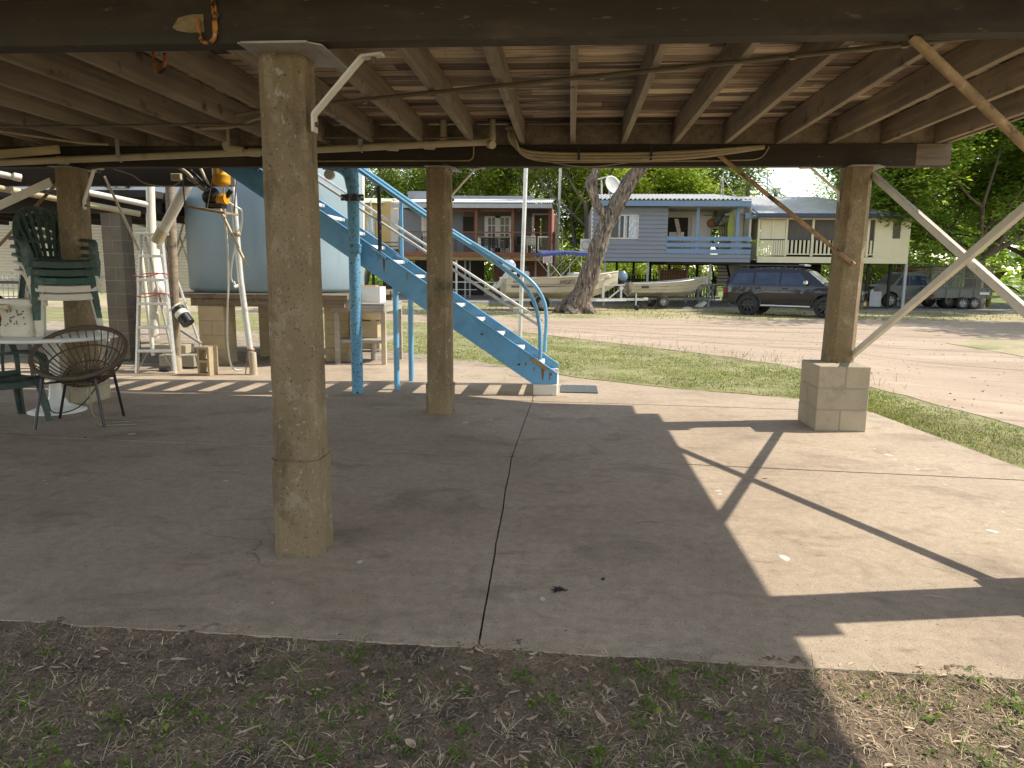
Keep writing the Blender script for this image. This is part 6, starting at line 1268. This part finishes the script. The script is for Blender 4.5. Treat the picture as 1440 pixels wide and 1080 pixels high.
def boat_trailer(lab,L,zf,wheels,loc,rz,tongue,m,jockey=True):
    t=thing('boat_trailer',lab,'trailer',(0,0,0)); mb=MB()
    for y in (-.55,.55): mb.bar((-L/2,y,zf),(L*.28,y,zf),.06,.10)
    mb.bar((L*.28,-.55,zf),(L/2+tongue*.3,0,zf),.06,.10); mb.bar((L*.28,.55,zf),(L/2+tongue*.3,0,zf),.06,.10); mb.bar((L*.2,0,zf+.02),(L/2+tongue,0,zf+.02),.08,.10)
    for x in (-L/2+.1,-L*.2,L*.05,L*.27): mb.bar((x,-.6,zf-.01),(x,.6,zf-.01),.07,.08)
    mb.build('frame',m,t); wp_=MB(); q=L/2+.12; wp_.bar((q,0,zf),(q,0,zf+.62),.08,.10); wp_.bar((q-.55,0,zf+.05),(q,0,zf+.5),.05,.06); wp_.bar((q-.85,-.18,zf+.62),(q+.12,-.18,zf+.66),.07,.06); wp_.bar((q-.85,-.18,zf),(q-.85,-.18,zf+.62),.10,.10); wp_.cyl((q,-.1,zf+.52),(q,.1,zf+.52),.09,14); wp_.build('winch_post',m,t)
    for (x,y,r) in wheels: wheel(t,(x,y,r),r,.18,m_rim,-1 if y<0 else 1)
    if jockey:
        j=MB(); x=L/2+tongue*.62; j.bar((x,-.12,.22),(x,-.12,zf+.30),.05,.05); j.bar((x,-.12,.22),(x+.04,-.12,.12),.05,.05); j.build('jockey_stand',m,t); jw=MB(); jw.lathe([(.03,-.04),(.11,-.045),(.12,-.02),(.12,.02),(.11,.045),(.03,.04)],(x+.03,-.18,.12),20,ax=Matrix.Rotation(PI/2,3,'X')); jw.build('jockey_wheel',m_tyre,t); ch=MB(); xx=L/2+tongue-.05; ch.tube([(xx,-.05,zf),(xx+.01,-.06,.25),(xx-.02,-.05,.02)],.014,6); ch.tube([(xx+.12,.05,zf),(xx+.12,.04,.3),(xx+.14,.05,.05)],.014,6); ch.build('safety_chain',m_bolt,t); cp=MB(); cp.box((L/2+tongue-.12,-.06,zf-.02),(L/2+tongue+.1,.06,zf+.10),.02); cp.build('coupling',m,t)
    mg=MB()
    for s in (-1,1):
        x=wheels[0][0]; r=wheels[0][2]; mg.shell([[Vector((x+(r+.07)*cos(a),s*.72,r+(r+.07)*sin(a))) for a in [PI*k/12 for k in range(13)]],[Vector((x+(r+.07)*cos(a),s*.95,r+(r+.07)*sin(a))) for a in [PI*k/12 for k in range(13)]]],.006)
    if tongue>1: mg.build('mudguard',m,t)
    t.location=loc; t.rotation_euler=(0,0,rz); return t
a=P(708,400,30.0); b=P(868,392,31.2); cx=(a+b)/2
b1,sec1=boat('fishing_boat','sand coloured aluminium boat with blue canopy and red stripe on its trailer',5.15,2.05,.86,.34,.50,(cx.x,cx.y+.75,GZ-.01),math.atan2(b.y-a.y,b.x-a.x)+.02,True)
b1loc=b1.location.copy(); b1.location=(0,0,0)
txt='AWG87Q'; vs,fs=text_mesh(txt,.25,.003,.66); mb=MB(); u0=.505; vv=[]
for v in vs:
    u=u0+v.x/5.15; x,bg,bc,sh,kl,ch=sec1(u); zz=.50+sh-.20+v.y; ta=(sh-(zz-.5))/(sh-ch); y=-(bg+(bc-bg)*ta)-.006-v.z; vv.append(Vector((x,y,zz)))
mb.add(vv,fs); o=mb.build('registration_number',m_signk,b1)
def stripe(u_a,u_b,a0,a1,m,nm,tp=0.):
    mb=MB(); rows=[[],[]]
    for i in range(24):
        u=u_a+(u_b-u_a)*i/23; x,bg,bc,sh,kl,ch=sec1(u)
        for k,aa in enumerate((a0+(a1-a0)*tp*i/23*.5,a1-(a1-a0)*tp*i/23*.5)): rows[k].append(Vector((x,-(bg+(bc-bg)*aa)-.006,.5+sh+(ch-sh)*aa)))
    mb.grid(rows,False,False); mb.build(nm,m,b1)
stripe(.07,.45,.40,.46,mat('red_stripe',(.42,.12,.08),.1,6),'red_stripe',.3); stripe(.04,.60,.49,.66,mat('dark_stripe',(.13,.11,.10),.4,12),'dark_stripe',1.); stripe(.05,.13,.14,.32,mat('grey_patch',(.25,.24,.23),.4,20),'printed_patch')
cn=MB(); rows=[]
for i in range(10):
    u=i/9; x=-1.05+2.3*u; rows.append([Vector((x,-.95+1.9*j/10,2.40+.10*sin(PI*(j/10))+.07*sin(PI*u)-.03*(i in (0,9))+.012*noise.noise(Vector((x*3,j*.7,0))))) for j in range(11)])
cn.shell(rows,.02); cn.add([],[]); cn.shell([rows[0],[p+Vector((-.02,0,-.09)) for p in rows[0]]],.01); cn.shell([[r[0] for r in rows],[r[0]+Vector((0,-.02,-.10)) for r in rows]],.01); cnp=cn.build('canopy',m_canvas,b1)
mb=MB()
for s in (-.93,.93):
    for p,q in (((-1.02,s,2.36),(-.15,s,1.36)),((.55,s,2.42),(-.40,s,1.34)),((.80,s,2.42),(1.45,s,1.52)),((-.62,s,2.42),(-.86,s,2.17)),((.62,s,2.42),(.62,s,1.38))): mb.tube([p,q],.016,6)
mb.build('canopy_frame',m_galv,b1)
mb=MB(); mb.box((.35,-.35,1.0),(.75,.35,1.65),.05); mb.build('console',m_offw,b1); mb=MB(); mb.tube(smooth_path([(1.0,-.85,1.36),(1.0,-.85,1.72),(1.3,-.83,1.74),(1.55,-.78,1.70),(1.55,-.78,1.42)],5),.015,6); mb.tube([(1.25,-.84,1.74),(1.25,-.84,1.4)],.013,6); mb.build('grab_rail',m_galv,b1)
mb=MB(); mb.box((-2.3,.3,1.25),(-1.9,.7,1.62),.05); mb.box((-1.75,-.2,1.25),(-1.45,.3,1.68),.06); mb.build('seat_box',m_offw,b1); MB().box((-1.7,-.15,1.69),(-1.5,.25,1.9),.06).build('seat_cover',m_black,b1); MB().box((1.55,-.45,1.42),(2.1,.1,1.60),.05).build('bow_gear',m_offw,b1)
b1.location=b1loc
boat_trailer('silver boat trailer with jockey wheel under the sand coloured boat','' and 0 or 5.1,.46,[(-.95,-.85,.31),(-.95,.85,.31),],(cx.x,cx.y+.75,GZ),math.atan2(b.y-a.y,b.x-a.x)-.06,1.25,m_galv)
a=P(882,403,33.2); b=P(1000,396,34.4); cx2=(a+b)/2
b2,_=boat('tinny_boat','small bare sand coloured dinghy with blue grey outboard on a trailer',4.05,1.55,.60,.36,.55,(cx2.x,cx2.y+.5,GZ),math.atan2(b.y-a.y,b.x-a.x),False)
b2loc=b2.location.copy(); b2.location=(0,0,0); mb=MB(); mb.box((-1.62,-.735,.95),(-1.27,-.725,1.06)); mb.build('maker_badge',m_signk,b2); b2.location=b2loc
boat_trailer('low dark steel boat trailer under the bare dinghy',4.0,.42,[(-.72,-.75,.29),(-.72,.75,.29)],(cx2.x+.15,cx2.y+.5,GZ+.045),math.atan2(b.y-a.y,b.x-a.x),.5,m_trayp,False)
# ------------------------------------------------------------ small things on the verge and street poles
tag(MB().tube([gz(731,474,gh(-1.26,18)),gy(740,225,18.1)],.052,14).build('steel_pole',m_galv),'tall plain galvanised pole on the lawn behind the blue handrail','pole')
tag(MB().tube([P(783,372,48),P(790,190,48)],.09,10).build('power_pole',m_offw),'tall white pole rising behind the right end of the deck house','pole')
bg_=MB(); q=gz(985,433,GZ); rows=[]
for i in range(10):
    u=i/9; rows.append([q+Vector((.55*(u-.5)+.02*noise.noise(Vector((i,k*.6,0))),.16*sin(PI*min(.97,max(.04,u)))**.6*cos(a_),.04+.36*u*.6+.17*sin(PI*min(.97,max(.04,u)))**.6*sin(a_)+.03*noise.noise(Vector((i*.8,k*.9,2))))) for k,a_ in enumerate([2*PI*j/14 for j in range(15)])])
bg_.grid(rows,True); tag(bg_.build('white_bag',m_white),'crumpled white plastic bag upright on the dry grass before the car','bag')
mb=MB(); q=gz(966,434,GZ); mb.lathe([(.0,.09),(.12,.085),(.24,.04),(.30,.0)],q,16); mb.xf(Matrix.Identity(4)); tag(mb.build('white_rag',m_white),'flat white rag on the dry grass beside the dinghy','rag')
tag(MB().box(P(1394,415,55)-Vector((.1,0,.9)),P(1397,402,55)+Vector((0,.12,0))).build('yellow_post',mat('yellow_post',(.6,.36,.02),.1,5)),'short yellow post standing on the far right lawn','post')
fs_=thing('far_shed','low brown and white shed far away on the right lawn','shed',P(1430,404,75)); a=P(1411,405,75); MB().box((a.x,75,GZ),(a.x+9,80,P(0,392,75).z)).build('wall',m_brick,fs_); mb=MB(); corr_roof(mb,a.x-.3,a.x+9.3,74.5,P(0,391.5,75).z,80.5,P(0,386,75).z,.3,.03); mb.build('roof',m_roofw,fs_); MB().box((a.x+1.3,74.9,P(0,401,75).z),(a.x+3.6,74.98,P(0,394,75).z)).build('door',m_bluegrey,fs_)
sm=thing('small_shed','small pale shed beyond the bushes on the right','shed',P(1390,410,60)); a=P(1384,412,60); MB().box((a.x,60,GZ),(a.x+1.6,62,P(0,402,60).z)).build('wall',m_bluegrey,sm); MB().box((a.x-.1,59.8,P(0,402,60).z),(a.x+1.7,62.2,P(0,401,60).z)).build('roof',m_roofw,sm)
# ================================================================ TREES
m_bark=mat('gum_bark',(.155,.122,.092),.35,1.6,(1,1,.35),.95,bump=1.0,bscale=16,spots=[((.045,.034,.025),5,.49,.57,(2.2,2.2,.45)),((.21,.105,.06),1.1,.60,.70,(1,1,.35)),((.40,.34,.28),7,.56,.66,(1.8,1.8,.35))])
m_bark2=mat('pale_gum_bark',(.17,.145,.115),.3,3,(1,1,.3),.9,bump=.5)
m_darkbark=mat('dark_bark',(.09,.07,.05),.3,3,(1,1,.3),.9,bump=.6)
LG=leafmat('gum_leaves',(.13,.18,.055),(.22,.275,.085),(.38,.40,.17),.5,.5); LB=leafmat('bright_leaves',(.17,.25,.04),(.29,.36,.065),(.44,.47,.13),.5,.52); LD=leafmat('deep_green_leaves',(.14,.23,.06),(.25,.35,.08),(.40,.46,.13),.45,.62); LP=leafmat('palm_leaf',(.08,.13,.02),(.13,.19,.03),(.2,.24,.06),.45,.3)
def leaf_cloud(mb,rb,c,rad,n,sz,droop=.0,flat=.75,asp=2.2):
    for _ in range(n):
        while True:
            v=Vector((rb.uniform(-1,1),rb.uniform(-1,1),rb.uniform(-1,1)))
            if v.length<=1: break
        v=v*(v.length**-.35 if v.length>1e-3 else 1); p=c+Vector((v.x*rad,v.y*rad,v.z*rad*flat)); a=rb.uniform(0,6.28); d=Vector((cos(a),sin(a),rb.uniform(-.7,.5)-droop)).normalized(); s=d.cross(Vector((rb.uniform(-.5,.5),rb.uniform(-.5,.5),1))).normalized(); L=sz*rb.uniform(.6,1.3); w=L/asp/2
        mb.add([p,p+d*L*.5+s*w,p+d*L,p+d*L*.5-s*w],[(0,1,2,3)])
def grow(rb,trunk,p,d,L,r,depth,tips,spread,segs=4,upb=.12):
    pts=[p];rad=[r]
    for k in range(segs):
        d=(d+Vector((rb.gauss(0,.14),rb.gauss(0,.14),rb.gauss(0,.08)+upb))).normalized(); p=p+d*(L/segs); pts.append(p); rad.append(r*(1-.42*(k+1)/segs))
        if depth<=1: tips.append((p,depth))
    trunk.tube(pts,r,8 if depth>1 else 5,radii=rad,wob=.12 if depth>1 else 0)
    if depth==0: tips.append((p,0)); return
    n=rb.randint(2,3)
    for i in range(n+(depth>1)):
        a=rb.uniform(0,6.28); sd=Vector((cos(a),sin(a),rb.uniform(-.1,.6))); nd=(d*(1-spread)+sd*spread).normalized(); q=pts[-1] if i<2 else pts[rb.randint(1,len(pts)-2)]
        grow(rb,trunk,q,nd,L*rb.uniform(.55,.8),rad[-1]*rb.uniform(.6,.8),depth-1,tips,spread,segs,upb)
def tree(name,label,seed,h,tr,leaf,bark,loc,lsz,ln,crad,spread=.55,droop=0,group=None,fork=.35,flat=.75,asp=2.2,lean=(0,0)):
    rb=random.Random(seed); tk=MB(); cr=MB(); tips=[]
    grow(rb,tk,Vector((0,0,0)),Vector((lean[0],lean[1],1)).normalized(),h*fork,tr,3,tips,spread)
    zmax=max(t[0].z for t in tips); k=h/zmax
    for v in tk.v: v*=1; 
    tk.v=[Vector((v.x*k,v.y*k,v.z*k)) for v in tk.v]
    for (t,dp) in tips: leaf_cloud(cr,rb,t*k,crad*rb.uniform(.6,1.25)*(1 if dp==0 else .75),int(ln*rb.uniform(.5,1.3)),lsz,droop,flat,asp)
    t=thing(name,label,'tree',(0,0,0),group); tk.build('trunk',bark,t); cr.build('crown',leaf,t); t.location=loc; return t
G_='leafy trees standing behind the far houses'; SHARED='leafy green tree standing in the row of trees behind the far houses'
pA_=tree('gum_tree',SHARED,1,15,.17,LG,m_bark2,(0,0,0),.36,46,1.25,.5,.5,G_,.34,.8,2.8)
pB_=tree('gum_tree',SHARED,2,13,.16,LB,m_bark2,(0,0,0),.34,52,1.3,.6,.2,G_,.3,.75,2.2)
pC_=tree('gum_tree',SHARED,5,16,.16,LG,m_bark2,(0,0,0),.36,30,1.15,.45,.6,G_,.42,.8,3)
pD_=tree('broad_tree',SHARED,9,11,.2,LB,m_darkbark,(0,0,0),.36,66,1.45,.65,.1,G_,.26,.7,1.9)
spots=[(pB_,470,60),(pA_,510,58),(pD_,545,62),(pB_,580,64),(pA_,615,60),(pD_,650,66),(pB_,668,58),(pC_,700,62),(pA_,728,70),(pC_,750,64),(pC_,775,58),(pA_,805,56),(pB_,822,52),(pD_,838,60),(pD_,880,55),(pB_,905,58),(pD_,930,52),(pD_,958,56),(pB_,985,60),(pD_,1010,54),(pD_,300,60),(pA_,250,55),(pB_,400,62),(pA_,440,70),(pC_,560,80),(pC_,690,85),(pA_,760,85),(pA_,860,80),(pB_,950,80)]
rb=random.Random(13); first=set()
for (pr_,px,Y) in spots:
    q=gy(px,300,Y); o=pr_ if pr_.name not in first else dup(pr_); first.add(pr_.name); s=rb.uniform(.85,1.15)
    if px>985: s*=.78
    elif px>920: s*=.88
    o.location=(q.x,Y,GZ); o.rotation_euler=(0,0,rb.uniform(0,6.28)); o.scale=(s*1.05,s*1.05,s)
# low shrubs and hedge growth behind the houses
def bush(name,label,px,Y,zc,rad,n,sz,leaf,seed,group=None,zoff=.5):
    rb=random.Random(seed); cr=MB(); tk=MB(); q=gy(px,400,Y)
    for k in range(9):
        a=rb.uniform(0,6.28); e=Vector((cos(a)*rad*rb.uniform(.2,.8),sin(a)*rad*rb.uniform(.2,.8),rb.uniform(.3,1)*zc)); tk.tube([Vector((0,0,0)),e*.5+Vector((0,0,.2)),e],.03,5); leaf_cloud(cr,rb,e,rad*.6,n//9,sz,.1,.9)
    t=thing(name,label,'bush',(0,0,0),group); tk.build('stem',m_darkbark,t); cr.build('foliage',leaf,t); t.location=(q.x,Y,GZ); return t
bs=bush('bush','green bush growing low behind the far houses',820,47,2.6,1.7,1500,.26,LB,3,'bushes behind the far houses')
for px,Y in ((1200,49),(1225,52),(1262,50),(1305,51),(1345,53),(1375,56),(1180,52),(1150,50),(800,56),(790,62),(860,58),(640,58),(690,60),(720,57),(850,46),(880,48),(905,47),(945,49),(985,50),(610,52),(655,53),(575,51),(1240,47),(1285,47),(1330,48),(265,44),(215,46),(170,48),(350,50)):
    q=gy(px,400,Y); o=dup(bs,(q.x,Y,GZ),rb.uniform(0,6)); o.scale=(rb.uniform(.8,1.2),)*2+(rb.uniform(.7,1.1),)
bush('croton_bush','orange and yellow leaved bush at the right of the cage trailer',1378,39,1.9,.75,700,.22,leafmat('croton_leaves',(.10,.12,.02),(.40,.20,.03),(.50,.34,.04),.5,.3),7)
# palms and banana
def palm(name,label,px,pyt,Y,fr,L,seed,wid=.5,trunk_r=.14):
    rb=random.Random(seed); t=thing(name,label,'palm',(0,0,0)); q=gy(px,pyt,Y); h=q.z-GZ; MB().tube([(0,0,0),(.1,0,h*.5),(0,0,h)],trunk_r,10,wob=.1).build('trunk',m_bark2,t)
    for k in range(fr):
        a=2*PI*k/fr+rb.uniform(-.2,.2); el=rb.uniform(.1,1.1); pts=[]; d=Vector((cos(a)*cos(el),sin(a)*cos(el),sin(el)))
        p=Vector((0,0,h)); mb=MB()
        for i in range(12):
            pts.append(p.copy()); d=(d+Vector((0,0,-.13))).normalized(); p=p+d*(L/11)
        mb.tube(pts,.02,4); s=Vector((-sin(a),cos(a),0))
        for i in range(1,12):
            for sg in (-1,1):
                for e in (0,.5):
                    b=pts[i]-(pts[i]-pts[i-1])*e; w=wid*sin(PI*min(.95,.12+i/13)); dd=(pts[i]-pts[i-1]).normalized(); tip=b+s*sg*w+dd*w*.45+Vector((0,0,-.18*w)); mb.add([b-dd*.025,b+dd*.025,tip],[(0,1,2)])
        mb.build('frond',LP,t)
    t.location=(q.x,Y,GZ); return t
palm('palm','palm with bright arching fronds behind the slate blue house at left of the aerial',1052,262,50,14,2.6,1); palm('palm','palm crown against the sky to the right of the aerial',1091,272,54,12,2.2,2)
tree('distant_tree','dark feathery tree seen against the sky left of the right post top',31,12,.25,LD,m_darkbark,(gy(1178,300,70).x,70,GZ),.3,22,1.0,.5,0,None,.45)
bn=thing('banana_plant','banana plant with broad torn leaves beside the cage trailer','plant',(0,0,0)); q=gy(1392,405,40); rb=random.Random(4); MB().tube([(0,0,0),(0,0,1.2)],.12,10).build('stem',LP,bn)
for k in range(9):
    a=k*.7+rb.uniform(-.2,.2); el=rb.uniform(.5,1.2); d=Vector((cos(a)*cos(el),sin(a)*cos(el),sin(el))); p=Vector((0,0,1.1)); rows=[]; s=Vector((-sin(a),cos(a),0))
    for i in range(9):
        w=.26*sin(PI*min(.96,.08+i/8.6)); rows.append([p-s*w-Vector((0,0,.1*w)),p,p+s*w-Vector((0,0,.1*w))]); d=(d+Vector((0,0,-.2))).normalized(); p=p+d*.22
    MB().shell(rows,.006).build('leaf',LP,bn)
bn.location=(q.x,40,GZ)
# big spreading tree on the right
def big_tree():
    rb=random.Random(17); tk=MB(); cr=MB(); Y=37.5; b=gy(1368,432,Y); base=Vector((0,0,0)); tips=[]
    tk.tube([base,Vector((-.05,0,1.2)),Vector((-.15,0,2.4))],.5,14,radii=[.55,.40,.42],wob=.2)
    for k,(dx,dy,dz) in enumerate(((-.9,-.35,.5),(.7,-.5,.6),(-.5,.5,.8),(.3,.3,1),(-.3,-.7,.65),(.9,.3,.5),(-1,.1,.75))): grow(rb,tk,Vector((-.15,0,2.3)),Vector((dx,dy,dz)).normalized(),4.3,.17,3,tips,.5,4,.03)
    for (t,dp) in tips: leaf_cloud(cr,rb,t,rb.uniform(.5,1.2),int(rb.uniform(45,130)),.26,.12,.7,1.9)
    for k in range(34):   # low hanging sprays on the house side
        a=rb.uniform(2.2,4.6); r_=rb.uniform(2.0,5.2); leaf_cloud(cr,rb,Vector((cos(a)*r_,sin(a)*r_*.8-.5,rb.uniform(2.0,4.2)+.1*r_)),rb.uniform(.45,.9),70,.22,.25,.8,1.9)
    t=thing('spreading_tree','big dark green spreading tree at right overhanging the cream house and trailer','tree',(0,0,0)); tk.build('trunk',m_darkbark,t); cr.build('crown',LD,t); t.location=(b.x,Y,GZ); return t
bt=big_tree()
for k,(px,Y,s) in enumerate(((1460,46,1.0),(1540,60,1.1))):
    o=dup(bt,(gy(px,400,Y).x,Y,GZ),1.5+k); o.scale=(s,)*3; o['label']=('second dark green tree at the right edge of the photo beyond the spreading tree','distant dark green tree farthest out on the right')[k]
for (px,Y,s) in ((1360,95,1.1),(1400,105,1.2),(1440,100,1.2),(1490,95,1.2),(1300,100,1.0),(1250,95,.9)):
    o=dup(pD_,(gy(px,400,Y).x,Y,GZ),px); o.scale=(s,)*3
o=dup(pB_,(22.5,26.6,GZ),2.0); o['label']='leafy tree just outside the right edge shading the dirt road'; del o['group']; o.scale=(1,1,1)
# leaning gum in front of the houses
lt_=thing('leaning_tree','leaning rough barked tree with forked trunk in front of the slate blue house','tree',(0,0,0)); YT=29.3
pts=[(800,446,29.2),(809,438,29.3),(816,425,29.3),(826,395,29.3),(838,355,29.3),(849,325,29.35),(860,302,29.4),(873,277,29.5),(887,253,29.6),(903,235,29.7),(925,208,30),(940,185,30.2)]
rd=[.62,.54,.46,.385,.35,.33,.32,.30,.27,.25,.23,.21]
o0=gz(809,440,GZ); pp=[gy(*p)-o0 for p in pts]; tk=MB(); f=smooth_path(pp,6); rr=[interp([(i*6,r) for i,r in enumerate(rd)],k) for k in range(len(f))]; tk.tube(f,.5,36,radii=rr,wob=.32)
for k in range(5):
    a=k*1.3+.4; tk.tube([Vector((cos(a)*.95,sin(a)*.95,-.1)),Vector((cos(a)*.55,sin(a)*.5,.18)),Vector((cos(a)*.2+.2,sin(a)*.2,.9))],.2,8,radii=[.10,.24,.12],wob=.2)
pts=[(857,312,29.4),(848,300,29.2),(840,287,29.1),(834,272,29.1),(832,258,29.1),(837,243,29.2),(842,225,29.3),(838,200,29.6)]; rd=[.24,.19,.165,.19,.22,.145,.13,.12]
pp2=[gy(*p)-o0 for p in pts]; f2=smooth_path(pp2,6); tk.tube(f2,.2,14,radii=[interp([(i*6,r) for i,r in enumerate(rd)],k) for k in range(len(f2))],wob=.35)
rb=random.Random(44); tips=[]; cr=MB()
for (p,d) in ((f[-1],(.6,.1,.8)),(f[-1],(-.2,.4,1)),(f[-1],(.9,-.4,.5)),(f2[-1],(-.6,.2,1)),(f2[-1],(-.2,-.4,1))): grow(rb,tk,p,Vector(d).normalized(),3.0,.15,2,tips,.5,4,.1)
for (t,dp) in tips: leaf_cloud(cr,rb,t+Vector((0,0,.3)),rb.uniform(.5,1.0),70,.26,.4,.7,2.8)
tk.build('trunk',m_bark,lt_); cr.build('crown',LG,lt_); lt_.location=o0
# far-off wood closing the view
rb=random.Random(90); fw=MB()
for k in range(1000):
    x=rb.uniform(-150,190); y=rb.uniform(82,120); h_=rb.uniform(1.5,8.5); leaf_cloud(fw,rb,Vector((x,y,GZ+h_)),rb.uniform(1.6,3.0),64,1.15,.1,.8,1.7)
for k in range(800):
    x=rb.uniform(-120,150); y=rb.uniform(66,80); leaf_cloud(fw,rb,Vector((x,y,GZ+rb.uniform(.4,2.2))),rb.uniform(1.0,1.8),40,.6,.1,.8,1.7)
struct(fw.build('distant_wood',LD),'stuff','far-off belt of green trees and scrub closing the view')
# grass tufts on the far verge
rb=random.Random(61); g=MB()
for k in range(9000):
    x=rb.uniform(-18,32); y=rb.uniform(26,36.5); 
    if y<interp([(p[0],p[1]+.1) for p in FAR[:11]],x)+.2: continue
    if rb.random()>.55+.9*noise.noise(Vector((x*.4,y*.5,3))): continue
    L=rb.uniform(.05,.14); a=rb.uniform(0,6.28); q=Vector((x,y,gh(x,y)-.004)); d=Vector((cos(a),sin(a),0)); s=Vector((-sin(a),cos(a),0))*.02; g.add([q-s,q+s,q+d*L*.6+Vector((0,0,L*.8))],[(0,1,2)])
struct(g.build('verge_grass',leafmat('verge_grass',(.16,.17,.05),(.28,.25,.10),(.42,.36,.18),.7,.3)),'stuff','dry and green grass on the verge before the far houses')
# ================================================================ LIGHT, CAMERA
w=bpy.data.worlds.new('World'); SC.world=w; w.use_nodes=True; nt=w.node_tree
sky=nt.nodes.new('ShaderNodeTexSky'); sky.sky_type='NISHITA'; sky.sun_disc=False
SD=Vector((1,.195,1.07)).normalized()   # towards the sun
el=math.asin(SD.z); az=math.atan2(SD.x,SD.y)
sky.sun_elevation=el; sky.sun_rotation=az; sky.air_density=.9; sky.altitude=1200; sky.dust_density=.15; sky.ozone_density=1.6
bg=nt.nodes['Background']; bg.inputs[1].default_value=SKY; 
hs=nt.nodes.new('ShaderNodeHueSaturation'); hs.inputs['Saturation'].default_value=.78; nt.links.new(sky.outputs[0],hs.inputs['Color'])
wm=nt.nodes.new('ShaderNodeMix'); wm.data_type='RGBA'; wm.blend_type='MULTIPLY'; wm.inputs[0].default_value=1; nt.links.new(hs.outputs[0],wm.inputs[6]); wm.inputs[7].default_value=(1.16,.985,.80,1); nt.links.new(wm.outputs[2],bg.inputs[0])
sl=bpy.data.lights.new('sun','SUN'); sl.energy=SUN; sl.angle=R(.53); sl.color=(1,.93,.82)
so=bpy.data.objects.new('sun',sl); COL.objects.link(so); so.rotation_euler=SD.to_track_quat('Z','Y').to_euler(); so.location=(20,5,25)
cd=bpy.data.cameras.new('camera'); cd.sensor_fit='HORIZONTAL'; cd.sensor_width=36; cd.lens=25; cd.clip_end=3000; cd.clip_start=.05
co=bpy.data.objects.new('camera',cd); COL.objects.link(co)
M4=Matrix((RT,UP,-FW)).transposed().to_4x4(); M4.translation=CAM; co.matrix_world=M4; SC.camera=co
vs=SC.view_settings; vs.view_transform='Standard'; vs.look='None'; vs.exposure=EXPO; vs.gamma=1; vs.use_curve_mapping=False
SC.render.engine='CYCLES'; cy=SC.cycles; cy.use_denoising=True; cy.max_bounces=8; cy.diffuse_bounces=5; cy.glossy_bounces=4; cy.transparent_max_bounces=12; cy.sample_clamp_indirect=6
try: cy.denoiser='OPENIMAGEDENOISE'; cy.denoising_input_passes='RGB_ALBEDO_NORMAL'
except Exception: pass
